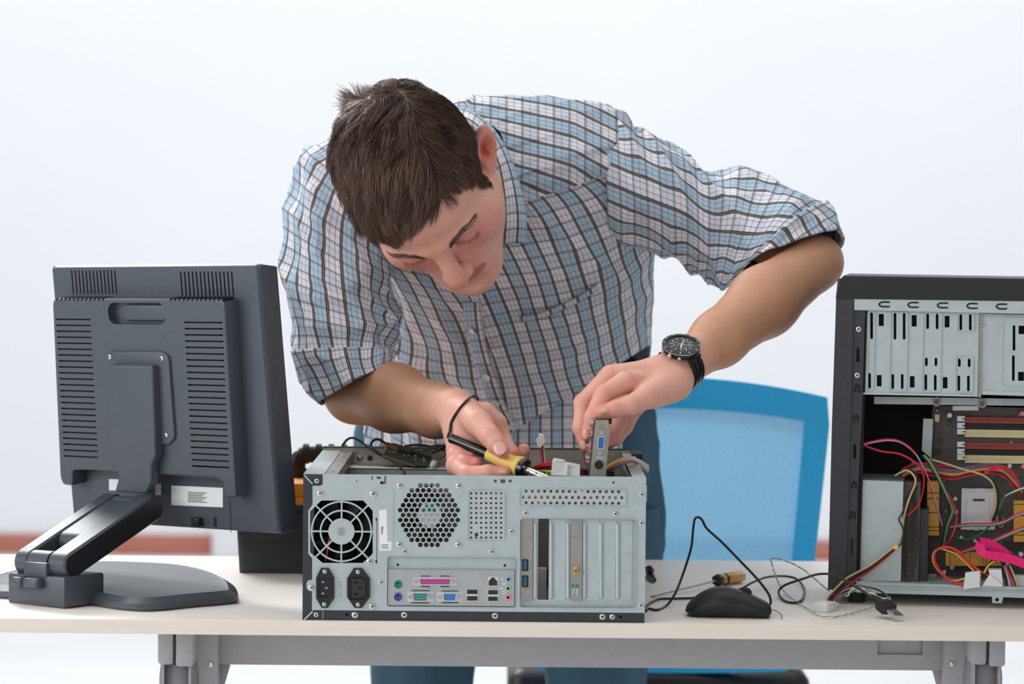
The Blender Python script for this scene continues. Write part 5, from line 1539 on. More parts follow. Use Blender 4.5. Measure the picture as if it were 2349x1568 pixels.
def smin(a, b, k):
    h = np.clip(.5 + .5 * (b - a) / k, 0, 1)
    return b + (a - b) * h - k * h * (1 - h)


def smax(a, b, k): return -smin(-a, -b, k)


def sd_cone(P, a, b, r1, r2):
    a = np.asarray(a, float); ab = np.asarray(b, float) - a
    t = np.clip((P - a) @ ab / (ab @ ab + 1e-12), 0, 1)
    return np.linalg.norm(P - a - t[:, None] * ab, axis=1) - (r1 + (r2 - r1) * t)


def sd_ell(P, c, r, R=None):
    Q = P - np.asarray(c, float)
    if R is not None: Q = Q @ R
    r = np.asarray(r, float)
    k0 = np.linalg.norm(Q / r, axis=1); k1 = np.linalg.norm(Q / (r * r), axis=1) + 1e-9
    return k0 * (k0 - 1) / k1


# ---- head in its own frame: x = his left, y = forward, z = up
HS = 1.18
HC = W(972, 424, .29)
HR_ = np.array([[0.936, 0.25, -0.247], [-0.108, -0.464, -0.879], [0.335, -0.85, 0.407]])
_q, _ = np.linalg.qr(HR_); HR_ = _q * np.sign(np.sum(_q * HR_, axis=0))
_rl = math.radians(8)          # head tipped towards his right shoulder
_l, _u3 = HR_[:, 0].copy(), HR_[:, 2].copy()
HR_[:, 0] = _l * math.cos(_rl) + _u3 * math.sin(_rl); HR_[:, 2] = _u3 * math.cos(_rl) - _l * math.sin(_rl)
def h2w(p): return HC + HS * (np.asarray(p, float) @ HR_.T)
def w2h(P): return (P - HC) @ HR_ / HS


def rotm(ax, deg):
    return np.array(Matrix.Rotation(math.radians(deg), 3, ax))


EARR = rotm('Z', 34) @ rotm('X', 10)


def head_sdf(L):
    """distance in head units"""
    X = L.copy(); X[:, 0] = np.abs(X[:, 0])      # symmetric
    d = sd_ell(X, (0, -.010, .042), (.077, .092, .080))
    d = smin(d, sd_ell(X, (0, .034, .044), (.063, .056, .056)), .02)
    d = smin(d, sd_ell(X, (0, .030, -.020), (.060, .056, .076)), .022)
    d = smin(d, sd_ell(X, (.043, .054, -.016), (.024, .024, .024)), .022)
    d = smin(d, sd_cone(X, (.056, .0, -.048), (.022, .070, -.091), .019, .018), .026)
    d = smin(d, sd_ell(X, (.043, .034, -.034), (.023, .031, .033)), .024)
    d = smin(d, sd_ell(X, (0, .084, -.098), (.022, .018, .017)), .02)
    d = smin(d, sd_ell(X, (0, .066, -.060), (.034, .026, .034)), .018)
    d = smin(d, sd_cone(X, (.011, .087, .0195), (.043, .0735, .0185), .0090, .0085), .014)
    d = smax(d, -sd_ell(X, (.033, .099, .000), (.017, .0145, .0105)), .014)          # eye hollows
    d = smin(d, sd_ell(X, (.0325, .0715, .0015), (.0155, .0150, .0125)), .003)      # lids over the eyeball
    d = smin(d, sd_cone(X, (0, .086, .014), (0, .1065, -.026), .0085, .0112), .012)  # nose
    d = smin(d, sd_ell(X, (0, .109, -.033), (.0115, .012, .0105)), .007)
    d = smin(d, sd_ell(X, (.0120, .098, -.038), (.0068, .0105, .0072)), .006)
    d = smax(d, -sd_ell(X, (.0062, .104, -.0455), (.0042, .006, .005)), .003)
    d = smin(d, sd_cone(X, (0, .0925, -.0605), (.022, .083, -.0655), .0055, .0035), .006)   # lips
    d = smin(d, sd_cone(X, (0, .0905, -.0715), (.019, .082, -.0675), .0068, .0035), .006)
    d = smax(d, -sd_cone(X, (0, .1005, -.0658), (.0245, .0872, -.0668), .0018, .0016), .003)
    d = smax(d, -sd_ell(X, (0, .100, -.083), (.018, .0095, .006)), .012)
    # ears
    E_ = (X - np.array((.0775, -.016, -.002))) @ EARR
    ear = sd_ell(E_, (.004, 0, .004), (.0075, .0195, .030))
    ear = smin(ear, sd_ell(E_, (.003, .006, -.024), (.006, .0095, .012)), .006)
    bowl = sd_ell(E_, (.0120, .003, .003), (.0105, .0125, .0205))
    ear = smax(ear, -bowl, .004)
    ear = smin(ear, sd_ell(E_, (.006, .001, -.006), (.0035, .0035, .011)), .004)
    ear = smin(ear, sd_cone(E_, (.006, .014, -.002), (.004, .014, -.014), .004, .004), .004)
    d = smin(d, ear, .006)
    return d


# ---- joints
def h4(x, y, Y): return W(1000 + x / 7.127, 880 + y / 7.127, Y)      # hand with the iron
def h5(x, y, Y): return W(1290 + x / 5.6, 820 + y / 5.6, Y)          # hand with the card


SR, ER, WRr = W(790, 480, .56), W(816, 898, .432), h4(330, 430, .20)
SLj, EL, WRl = W(1410, 400, .56), W(1868, 602, .39), W(1568, 838, .185)
NB = W(1050, 345, .51); CH = W(1150, 560, .68); PV = W(1165, 980, .92)


def chain(P, pts, k=.004):
    d = None
    for (a, ra), (b, rb) in zip(pts[:-1], pts[1:]):
        e = sd_cone(P, a, b, ra, rb); d = e if d is None else smin(d, e, k)
    return d


# right hand (image left)
TH_R = [(h4(470, 450, .165), .019), (h4(700, 640, .110), .0165), (h4(880, 850, .086), .0132), (h4(985, 985, .078), .0118), (h4(1082, 1092, .072), .0100)]
IN_R = [(h4(800, 470, .165), .0140), (h4(990, 640, .165), .0125), (h4(1090, 900, .160), .0105), (h4(1240, 1150, .142), .0095), (h4(1400, 1180, .124), .0092), (h4(1435, 1075, .118), .0080)]
MI_R = [(h4(520, 1080, .150), .0140), (h4(330, 1330, .115), .0125), (h4(520, 1480, .082), .0108), (h4(860, 1450, .072), .0098), (h4(1120, 1440, .070), .0078)]
RI_R = [(h4(480, 1000, .150), .0140), (h4(330, 1190, .125), .0120), (h4(480, 1290, .102), .0095), (h4(650, 1290, .098), .0078)]
PI_R = [(h4(440, 900, .160), .0130), (h4(315, 1060, .135), .0110), (h4(420, 1180, .115), .0085), (h4(560, 1200, .110), .0070)]
def hand_R(P):
    palm = sd_cone(P, WRr, h4(520, 760, .160), .025, .027)
    palm = smin(palm, sd_cone(P, h4(420, 520, .18), h4(860, 560, .172), .022, .0145), .012)
    palm = smin(palm, sd_cone(P, h4(420, 800, .165), h4(400, 1120, .14), .0215, .0175), .014)
    palm = smin(palm, sd_cone(P, h4(560, 640, .16), h4(700, 900, .15), .022, .018), .014)
    d = smin(palm, chain(P, TH_R), .008)
    f = np.minimum(np.minimum(chain(P, IN_R), chain(P, MI_R)), np.minimum(chain(P, RI_R), chain(P, PI_R)))
    return smin(d, f, .0045)


# left hand (image right)
TH_L = [(h5(1360, 400, .140), .017), (h5(1080, 500, .105), .0152), (h5(870, 610, .086), .0122), (h5(660, 665, .078), .0105), (h5(500, 705, .074), .0078)]
IN_L = [(h5(1000, 330, .135), .0150), (h5(800, 320, .115), .0138), (h5(520, 470, .094), .0112), (h5(380, 770, .088), .0098), (h5(318, 985, .088), .0080)]
MI_L = [(h5(900, 250, .150), .0150), (h5(620, 235, .140), .0138), (h5(262, 580, .120), .0112), (h5(232, 900, .108), .0098), (h5(292, 1125, .104), .0080)]
RI_L = [(h5(980, 420, .175), .0140), (h5(800, 520, .185), .0130), (h5(720, 820, .180), .0115), (h5(640, 1020, .160), .0100), (h5(560, 1080, .148), .0085)]
PI_L = [(h5(1150, 470, .185), .0130), (h5(920, 640, .195), .0118), (h5(800, 880, .190), .0105), (h5(690, 1030, .176), .0095), (h5(610, 1090, .165), .0080)]
def hand_L(P):
    palm = sd_cone(P, WRl, h5(1250, 250, .16), .025, .024)
    palm = smin(palm, sd_cone(P, h5(1400, 190, .165), h5(760, 230, .142), .022, .0155), .014)
    palm = smin(palm, sd_cone(P, h5(1400, 300, .17), h5(960, 520, .18), .024, .016), .014)
    palm = smin(palm, sd_cone(P, h5(1450, 330, .15), h5(1150, 470, .118), .022, .0165), .014)
    d = smin(palm, chain(P, TH_L), .010)
    f = np.minimum(np.minimum(chain(P, IN_L), chain(P, MI_L)), np.minimum(chain(P, RI_L), chain(P, PI_L)))
    return smin(d, f, .005)


def arm_R(P):
    m1 = W(905, 912, .345); m2 = W(1000, 941, .255)
    d = sd_cone(P, SR, ER, .030, .036)
    d = smin(d, sd_cone(P, ER, m1, .0435, .0435), .02)
    d = smin(d, sd_cone(P, m1, m2, .0435, .033), .02)
    return smin(d, sd_cone(P, m2, WRr, .033, .0265), .02)


def arm_L(P):
    m1 = W(1752, 692, .32); m2 = W(1650, 776, .245)
    md = W(1660, 520, .55)
    d = smin(sd_cone(P, SLj, md, .028, .024), sd_cone(P, md, EL, .024, .033), .01)
    d = smin(d, sd_ell(P, W(1890, 600, .42), (.022, .022, .022)), .015)
    d = smin(d, sd_cone(P, EL, m1, .037, .0445), .02)
    d = smin(d, sd_cone(P, m1, m2, .0445, .035), .02)
    return smin(d, sd_cone(P, m2, WRl, .0335, .0265), .02)


def trunk(P):
    S0 = NB * .8 + CH * .2
    d = sd_cone(P, NB, CH, .045, .07)
    d = smin(d, sd_cone(P, CH, PV, .07, .07), .03)
    d = smin(d, sd_cone(P, SR, S0, .03, .035), .02)
    d = smin(d, sd_cone(P, SLj, S0, .03, .035), .02)
    return smin(d, sd_cone(P, NB, h2w((0, -.026, -.045)), .043, .050), .02)


GROUPS = [('head', lambda P: head_sdf(w2h(P)) * HS, HC - .19, HC + .19),
          ('trunk', trunk, np.min([SR, SLj, NB, PV, h2w((0, -.03, -.05))], 0) - .12, np.max([SR, SLj, NB, PV, h2w((0, -.03, -.05))], 0) + .12),
          ('armR', arm_R, np.min([SR, ER, WRr], 0) - .07, np.max([SR, ER, WRr], 0) + .07),
          ('armL', arm_L, np.min([SLj, EL, WRl], 0) - .07, np.max([SLj, EL, WRl], 0) + .07),
          ('handR', hand_R, np.min([p for c in (TH_R, IN_R, MI_R, RI_R, PI_R) for p, _ in c] + [WRr], 0) - .045, np.max([p for c in (TH_R, IN_R, MI_R, RI_R, PI_R) for p, _ in c] + [WRr], 0) + .045),
          ('handL', hand_L, np.min([p for c in (TH_L, IN_L, MI_L, RI_L, PI_L) for p, _ in c] + [WRl], 0) - .045, np.max([p for c in (TH_L, IN_L, MI_L, RI_L, PI_L) for p, _ in c] + [WRl], 0) + .045)]


def body_sdf(P, lo=None, hi=None):
    if lo is None: lo, hi = P.min(0), P.max(0)
    d = np.full(len(P), .2)
    for nme, f, a, b in GROUPS:
        if np.any(hi < a) or np.any(lo > b): continue
        e = f(P); d = np.where(d > .15, np.minimum(d, e), smin(d, e, .012))
    return d


def vdb_mesh(sdf, lo, hi, vox, B=12):
    g = vdb.FloatGrid(.05)
    n = np.ceil((hi - lo) / (vox * B)).astype(int)
    Rb = vox * B * .87
    ii = np.stack(np.meshgrid(*[np.arange(k) for k in n], indexing='ij'), -1).reshape(-1, 3)
    cen = lo + (ii + .5) * vox * B
    dc = np.concatenate([sdf(c) for c in np.array_split(cen, max(1, len(cen) // 20000))])
    loc = np.stack(np.meshgrid(*[np.arange(B)] * 3, indexing='ij'), -1).reshape(-1, 3)
    neg = np.full((B, B, B), -.05, np.float32)
    for i, c, d in zip(ii, cen, dc):
        if d > Rb * 1.2 + .003: continue
        o = (i * B)
        if d < -(Rb * 1.2 + .003):
            g.copyFromArray(neg, ijk=tuple(int(x) for x in o)); continue
        P = lo + (o + loc) * vox
        v = np.clip(sdf(P), -.05, .05).reshape(B, B, B).astype(np.float32)
        if v.min() > .006: continue
        g.copyFromArray(v, ijk=tuple(int(x) for x in o))
    pts, quads = g.convertToQuads(0.0)
    return np.asarray(pts, float) * vox + lo, np.asarray(quads)[:, ::-1]


los = np.min([g_[2] for g_ in GROUPS], 0); his = np.max([g_[3] for g_ in GROUPS], 0)
VOX = .0017
bv, bq = vdb_mesh(body_sdf, los, his, VOX)


def np_mesh(name, v, q, mt, parent):
    me = bpy.data.meshes.new(name)
    me.vertices.add(len(v)); me.vertices.foreach_set('co', np.asarray(v, np.float32).ravel())
    k = q.shape[1]
    me.loops.add(q.size); me.loops.foreach_set('vertex_index', q.astype(np.int32).ravel())
    me.polygons.add(len(q)); me.polygons.foreach_set('loop_start', np.arange(0, q.size, k, dtype=np.int32)); me.polygons.foreach_set('loop_total', np.full(len(q), k, np.int32))
    me.polygons.foreach_set('use_smooth', np.ones(len(q), bool))
    me.update(calc_edges=True); me.validate()
    return link(name, me, mt, parent)


# skin tint per point (tan forearms, pinker hands, cheeks, lips, ear rim, scalp stubble)
HLA = np.radians([0, 20, 34, 46, 56, 64, 70, 80, 88, 100, 115, 130, 150, 180]); HLZ = [.078, .079, .077, .066, .046, .012, -.014, -.014, .014, .020, -.012, -.050, -.068, -.072]


def hair_margin(L):
    phi = np.arctan2(np.abs(L[:, 0]), L[:, 1])
    return L[:, 2] - np.interp(phi, HLA, HLZ)


Lh = w2h(bv)
tint = np.tile(np.array(s2l((200, 146, 114))), (len(bv), 1))


def blend(c, w):
    global tint
    tint = tint * (1 - w[:, None]) + np.array(s2l(c)) * w[:, None]


def near(P, c, r, soft): return np.clip((r + soft - np.linalg.norm(P - np.asarray(c), axis=1)) / soft, 0, 1)


dh = np.min([hand_R(bv), hand_L(bv)], 0)
blend((232, 172, 153), np.clip((.030 - dh) / .03, 0, 1) * (np.minimum(np.linalg.norm(bv - WRr, axis=1), np.linalg.norm(bv - WRl, axis=1)) < .2))
for ch_ in (TH_R, IN_R, MI_R, RI_R, PI_R, TH_L, IN_L, MI_L, RI_L, PI_L):
    blend((226, 136, 124), .65 * near(bv, ch_[-1][0], .006, .016))
    for p, r in ch_[1:-1]: blend((224, 140, 126), .42 * near(bv, p, .006, .012))
isH = (np.abs(Lh) < .16).all(1) & (np.linalg.norm(Lh - np.array((0, 0, 0)), axis=1) < .155)
def hb(c, w): blend(c, w * isH)
aL = Lh.copy(); aL[:, 0] = np.abs(aL[:, 0])
hb((224, 166, 146), np.ones(len(bv)))
hb((214, 124, 112), .72 * near(aL, (.040, .072, -.022), .010, .032))
hb((216, 128, 114), .60 * near(aL, (0, .118, -.034), .004, .018))
hb((186, 96, 96), .85 * np.clip((.0065 - np.minimum(sd_cone(aL, (0, .0985, -.0605), (.021, .088, -.0655), .0025, .001), sd_cone(aL, (0, .0975, -.0715), (.018, .087, -.0675), .0035, .001))) / .004, 0, 1))
hb((216, 118, 100), .7 * near(aL, (.086, -.018, 0), .020, .016)); hb((190, 78, 66), .7 * near(aL, (.0805, -.010, .002), .007, .009))
hb((200, 128, 112), .45 * near(aL, (.033, .082, .004), .010, .012))
mg = hair_margin(Lh)
ear_m = near(aL, (.084, -.016, 0), .022, .012)
hb((66, 50, 44), np.clip(mg / .012 + .25, 0, 1) * (1 - ear_m) * (Lh[:, 1] < .11))
M['skin'] = mat('skin', (220, 165, 140), .48, sss=.18, bump=.35, bscale=700)
nt = M['skin'].node_tree; at_ = nt.nodes.new('ShaderNodeAttribute'); at_.attribute_name = 'tint'
nz = nt.nodes.new('ShaderNodeTexNoise'); nz.inputs['Scale'].default_value = 60; nz.inputs['Detail'].default_value = 5
tcx = nt.nodes.new('ShaderNodeTexCoord'); nt.links.new(tcx.outputs['Object'], nz.inputs['Vector'])
mrx = nt.nodes.new('ShaderNodeMapRange'); mrx.inputs['From Min'].default_value = .3; mrx.inputs['From Max'].default_value = .7; mrx.inputs['To Min'].default_value = .965; mrx.inputs['To Max'].default_value = 1.03
nt.links.new(nz.outputs['Fac'], mrx.inputs['Value'])
vmx = nt.nodes.new('ShaderNodeVectorMath'); vmx.operation = 'SCALE'; nt.links.new(at_.outputs['Color'], vmx.inputs[0]); nt.links.new(mrx.outputs['Result'], vmx.inputs['Scale'])
nt.links.new(vmx.outputs['Vector'], nt.nodes['Principled BSDF'].inputs['Base Color'])
body = np_mesh('body', bv, bq, M['skin'], man)
ca = body.data.color_attributes.new('tint', 'FLOAT_COLOR', 'POINT')
ca.data.foreach_set('color', np.c_[tint, np.ones(len(tint))].astype(np.float32).ravel())
from mathutils.bvhtree import BVHTree


def bvh_of(v, f): return BVHTree.FromPolygons([tuple(p) for p in v], [tuple(int(i) for i in q) for q in f])


body_bvh = bvh_of(bv, bq)


def cast(bvh, px, py, off=0.0):
    d = Vector(unit(ray(px, py))); loc, nor, idx, dist = bvh.ray_cast(Vector(CAM), d)
    if loc is None: return None, None
    nor = np.array(nor)
    if nor @ np.array(d) > 0: nor = -nor
    return np.array(loc) + nor * off, nor
# ------------------------------------------------------------------ hair, brows, lashes
def head_grad(L):
    e = 1e-4; g = np.stack([head_sdf(L + np.eye(3)[i] * e) - head_sdf(L - np.eye(3)[i] * e) for i in range(3)], 1)
    return g / (np.linalg.norm(g, axis=1, keepdims=True) + 1e-9)


rg = np.random.default_rng(4)
cand = np.where(isH & (mg > .001) & (ear_m < .05) & (Lh[:, 1] < .105))[0]
NG, NH = 620, 22000
gi = rg.choice(cand, NG); hi_ = rg.choice(cand, NH)
roots = np.concatenate([Lh[gi], Lh[hi_] + rg.normal(0, .0007, (NH, 3))])
def sst(x, a, b): t = np.clip((x - a) / (b - a), 0, 1); return t * t * (3 - 2 * t)
x_, y_, z_ = roots.T
w_side = sst(x_, .034, .05) + sst(-x_, .055, .068)
w_back = sst(-y_, .045, .08)
w_low = sst(.075 - z_, 0, .03) * (1 - sst(y_, .04, .07))
ws = np.clip(np.maximum(w_side, w_low), 0, 1)
Dt = np.stack([-.55 + .25 * sst(y_, 0, .07) * 0 - 0 * x_, .85 + 0 * x_, -.1 + 0 * x_], 1)
Dside = np.stack([np.sign(x_) * .15, .42 + 0 * x_, -.95 + 0 * x_], 1)
Dback = np.stack([x_ * 3, -.2 + 0 * x_, -1 + 0 * x_], 1)
D = Dt * (1 - ws[:, None]) + Dside * ws[:, None]
D = D * (1 - w_back[:, None]) + Dback * w_back[:, None]
cl = np.concatenate([np.arange(NG), np.argmin(((roots[NG:, None, :] - roots[None, :NG, :]) ** 2).sum(2), 1)])
cln = rg.normal(0, .22, (NG, 3)); D = D + cln[cl] + rg.normal(0, .06, D.shape)
edge = np.clip(np.concatenate([mg[gi], mg[hi_]]) / .03, 0, 1)
LEN = (.040 * (1 - ws) + .017 * ws) * (1 - .5 * w_back) * np.where(y_ > .04, 1.0, .55 + .45 * edge) * rg.uniform(.75, 1.15, len(roots))
LIFT = (.0125 * (1 - ws) + .0042 * ws) * (1 - .45 * w_back) * rg.uniform(.25, 1.1, len(roots))
LIFT *= np.where(y_ > .03, .45 + .55 * edge, .35 + .65 * edge)
NS_ = 6
path = [roots.copy()]; P_ = roots.copy(); Dc = D / np.linalg.norm(D, axis=1, keepdims=True)
for i in range(1, NS_ + 1):
    n_ = head_grad(P_); t_ = Dc - n_ * (Dc * n_).sum(1, keepdims=True); t_ /= np.linalg.norm(t_, axis=1, keepdims=True) + 1e-9
    P_ = P_ + t_ * (LEN / NS_)[:, None]
    tgt = LIFT * (1 - (1 - i / NS_) ** 2)
    d_ = head_sdf(P_); P_ = P_ + head_grad(P_) * np.clip(tgt - d_, -.004, .02)[:, None]
    path.append(P_.copy())
path = np.stack(path, 1)
gp = path[cl]; off = roots - roots[cl]
tt = np.linspace(0, 1, NS_ + 1)[None, :, None]
path = path + (gp + off[:, None, :] * .35 - path) * tt ** 1.5 * .55 * (1 - .6 * ws[:, None, None])
# crown tuft that stands up a little
tf = np.exp(-(((roots - np.array((-.022, -.075, .085))) / .014) ** 2).sum(1))
path = path + (tf[:, None, None] * tt ** 1.3) * (np.array((-.012, -.020, .006)) + rg.normal(0, .004, (len(roots), 1, 3)))


def strand_mesh(name, PW, r0, r1, mt, parent, shade=None):
    N, K, _ = PW.shape; T = np.gradient(PW, axis=1); T /= np.linalg.norm(T, axis=2, keepdims=True) + 1e-12
    ref = np.array((.31, .52, .79)); A = np.cross(T, ref); A /= np.linalg.norm(A, axis=2, keepdims=True) + 1e-9; B_ = np.cross(T, A)
    rad = (r0 + (r1 - r0) * np.linspace(0, 1, K) ** 1.5)[None, :, None]
    ring = np.stack([PW + rad * (math.cos(a) * A + math.sin(a) * B_) for a in (0, 2.094, 4.189)], 2).reshape(-1, 3)
    base = (np.arange(N)[:, None] * K + np.arange(K - 1)[None, :]).ravel() * 3
    q = np.concatenate([np.stack([base + a, base + b, base + 3 + b, base + 3 + a], 1) for a, b in ((0, 1), (1, 2), (2, 0))])
    o = np_mesh(name, ring, q, mt, parent)
    if shade is not None:
        c = o.data.color_attributes.new('shade', 'FLOAT_COLOR', 'POINT'); s_ = np.repeat(shade, K * 3); c.data.foreach_set('color', np.c_[s_, s_, s_, np.ones_like(s_)].astype(np.float32).ravel())
    return o


M['hair'] = mat('brown_hair', (78, 60, 50), .42, spec=.35)
nt = M['hair'].node_tree; an = nt.nodes.new('ShaderNodeAttribute'); an.attribute_name = 'shade'
rmp = nt.nodes.new('ShaderNodeValToRGB'); rmp.color_ramp.elements[0].color = (*s2l((52, 38, 33)), 1); rmp.color_ramp.elements[1].color = (*s2l((134, 104, 88)), 1)
nt.links.new(an.outputs['Fac'], rmp.inputs['Fac']); nt.links.new(rmp.outputs['Color'], nt.nodes['Principled BSDF'].inputs['Base Color'])
sh = np.clip(rg.normal(.42, .16, len(roots)) + rg.normal(0, .12, NG)[cl], 0, 1)
hair = strand_mesh('hair', h2w(path.reshape(-1, 3)).reshape(path.shape), .00043, .00013, M['hair'], man, sh)
hair['label'] = 'short dark brown hair swept forward'; hair['kind'] = 'stuff'


def surf(L):
    for _ in range(4): L = L - head_grad(L) * head_sdf(L)[:, None]
    return L


M['brow'] = mat('brow_hair', (104, 76, 62), .5, noise=.1, nscale=300)
for sg in (1, -1):
    B = spline([(.012, .092, .0165), (.022, .091, .0210), (.036, .085, .0235), (.050, .072, .0195)], 12)
    n = 260; k = rg.uniform(0, len(B) - 1.01, n); k0 = k.astype(int); b0 = B[k0] + (B[k0 + 1] - B[k0]) * (k - k0)[:, None]
    wd = np.interp(k / len(B), [0, .3, .7, 1], [.0030, .0038, .0032, .0014]); b0[:, 2] += rg.uniform(-1, 1, n) * wd
    tg = B[np.minimum(k0 + 1, len(B) - 1)] - B[k0]; tg /= np.linalg.norm(tg, axis=1, keepdims=True)
    tg = tg + np.array((0, 0, .35)) * np.interp(k / len(B), [0, 1], [1, -.3])[:, None] + rg.normal(0, .12, tg.shape)
    p = np.stack([surf(b0 + tg * l) for l in (0, .003, .006)], 1); g_ = np.stack([head_grad(p[:, j]) for j in range(3)], 1)
    p = p + g_ * np.array((0, .0006, .0008))[None, :, None]; p[:, :, 0] *= sg
    strand_mesh('eyebrow', h2w(p.reshape(-1, 3)).reshape(p.shape), .00018, .00007, M['brow'], man)['kind'] = 'stuff'
    a = np.radians(np.linspace(205, 335, 46)); e0 = np.stack([.0325 + .0150 * np.cos(a), .0790 + .0055 * -np.sin(a), .0015 + .0085 * np.sin(a) * .8], 1)
    e0 = surf(e0); dr_ = np.stack([.5 * np.cos(a), .75 + 0 * a, -.35 + 0 * a], 1) + rg.normal(0, .07, (46, 3))
    p = np.stack([e0 + dr_ * l + np.array((0, 0, 1)) * l * l * 25 for l in (0, .0025, .005, .0068)], 1); p[:, :, 0] *= sg
    strand_mesh('eyelash', h2w(p.reshape(-1, 3)).reshape(p.shape), .00020, .00007, M['brow'], man)['kind'] = 'stuff'

# ------------------------------------------------------------------ plaid cloth
def plaid(name):
    m = bpy.data.materials.new(name); m.use_nodes = True; nt = m.node_tree; bs = nt.nodes['Principled BSDF']
    bs.inputs['Roughness'].default_value = .85; bs.inputs['Specular IOR Level'].default_value = .2
    uv = nt.nodes.new('ShaderNodeUVMap'); uv.uv_map = 'UVMap'; sp = nt.nodes.new('ShaderNodeSeparateXYZ'); nt.links.new(uv.outputs[0], sp.inputs[0])
    def math_(op, a, b=None):
        n = nt.nodes.new('ShaderNodeMath'); n.operation = op
        for i, v in enumerate((a, b)):
            if v is None: continue
            if isinstance(v, (int, float)): n.inputs[i].default_value = v
            else: nt.links.new(v, n.inputs[i])
        return n.outputs[0]
    def line(src, period, centre, half, soft):
        f = math_('FRACT', math_('ADD', math_('DIVIDE', src, period), .5 - centre / period))
        d = math_('MULTIPLY', math_('ABSOLUTE', math_('SUBTRACT', f, .5)), period)
        r = nt.nodes.new('ShaderNodeMapRange'); r.interpolation_type = 'SMOOTHSTEP'; nt.links.new(d, r.inputs['Value'])
        r.inputs['From Min'].default_value = half; r.inputs['From Max'].default_value = half + soft; r.inputs['To Min'].default_value = 1; r.inputs['To Max'].default_value = 0
        return r.outputs['Result']
    def mix(fac, a, b, k=1.0):
        n = nt.nodes.new('ShaderNodeMix'); n.data_type = 'RGBA'
        nt.links.new(math_('MULTIPLY', fac, k), n.inputs['Factor'])
        for v, s_ in ((a, 'A'), (b, 'B')):
            i = [x for x in n.inputs if x.name == s_ and x.type == 'RGBA'][0]
            if isinstance(v, tuple): i.default_value = (*s2l(v), 1)
            else: nt.links.new(v, i)
        return [x for x in n.outputs if x.type == 'RGBA'][0]
    U, Vv = sp.outputs[0], sp.outputs[1]
    c = mix(line(U, .044, .011, .0105, .002), (230, 227, 235), (180, 201, 218))
    c = mix(line(Vv, .044, .011, .0105, .002), c, (160, 187, 208), .33)
    c = mix(line(Vv, .022, .0, .0009, .0006), c, (104, 90, 88), .72)
    c = mix(line(Vv, .022, .0024, .0003, .0004), c, (120, 108, 100), .45)
    c = mix(line(Vv, .022, .011, .0003, .0005), c, (74, 92, 124), .6)
    c = mix(line(U, .022, .0075, .0003, .0004), c, (70, 88, 120), .65)
    c = mix(line(U, .022, .0145, .0003, .0004), c, (70, 88, 120), .65)
    c = mix(line(U, .022, .0003, .0019, .0006), c, (92, 82, 80), .7)
    c = mix(line(U, .022, -.0010, .0006, .0003), c, (44, 38, 38), .95)
    c = mix(line(U, .022, .0016, .0005, .0003), c, (44, 38, 38), .95)
    c = mix(line(U, .022, .0004, .0003, .0003), c, (168, 130, 74), .7)
    nt.links.new(c, bs.inputs['Base Color'])
    wv = nt.nodes.new('ShaderNodeTexNoise'); wv.inputs['Scale'].default_value = 900; nt.links.new(uv.outputs[0], wv.inputs['Vector'])
    bp = nt.nodes.new('ShaderNodeBump'); bp.inputs['Strength'].default_value = .15; bp.inputs['Distance'].default_value = .0006
    nt.links.new(wv.outputs['Fac'], bp.inputs['Height']); nt.links.new(bp.outputs['Normal'], bs.inputs['Normal'])
    return m


M['plaid'] = plaid('blue_plaid_cotton')


def grid_uv(name, Pg, UV, mt, parent, wrap=True, keep=None, thick=0.0):
    """grid of points (rows x cols x 3) with uv (rows x cols x 2); wrap joins the last column to the first"""
    m, n = Pg.shape[:2]; nn = n if wrap else n - 1
    i, j = np.meshgrid(np.arange(m - 1), np.arange(nn), indexing='ij'); j2 = (j + 1) % n
    q = np.stack([i * n + j, i * n + j2, (i + 1) * n + j2, (i + 1) * n + j], -1).reshape(-1, 4)
    uvq = UV.reshape(-1, 2)[q].copy()
    if wrap:
        per = UV[:, -1, 0] * n / (n - 1) if False else None
        last = (j.reshape(-1) == n - 1)
        step = (UV[:, -1, :] - UV[:, -2, :])
        ii = i.reshape(-1)[last]
        uvq[last, 1] = UV[ii, -1] + step[ii]; uvq[last, 2] = UV[ii + 1, -1] + step[ii + 1]
    if keep is not None: q, uvq = q[keep], uvq[keep]
    used, inv = np.unique(q, return_inverse=True); qq = inv.reshape(q.shape)
    o = np_mesh(name, Pg.reshape(-1, 3)[used], qq, mt, parent)
    l = o.data.uv_layers.new(name='UVMap'); l.data.foreach_set('uv', uvq.reshape(-1, 2).astype(np.float32).ravel())
    if thick:
        md = o.modifiers.new('cloth', 'SOLIDIFY'); md.thickness = thick; md.offset = -1
    return o


def nz3(a, b, c): return mnoise.noise(Vector((float(a), float(b), float(c))))


vn = np.vectorize(nz3)
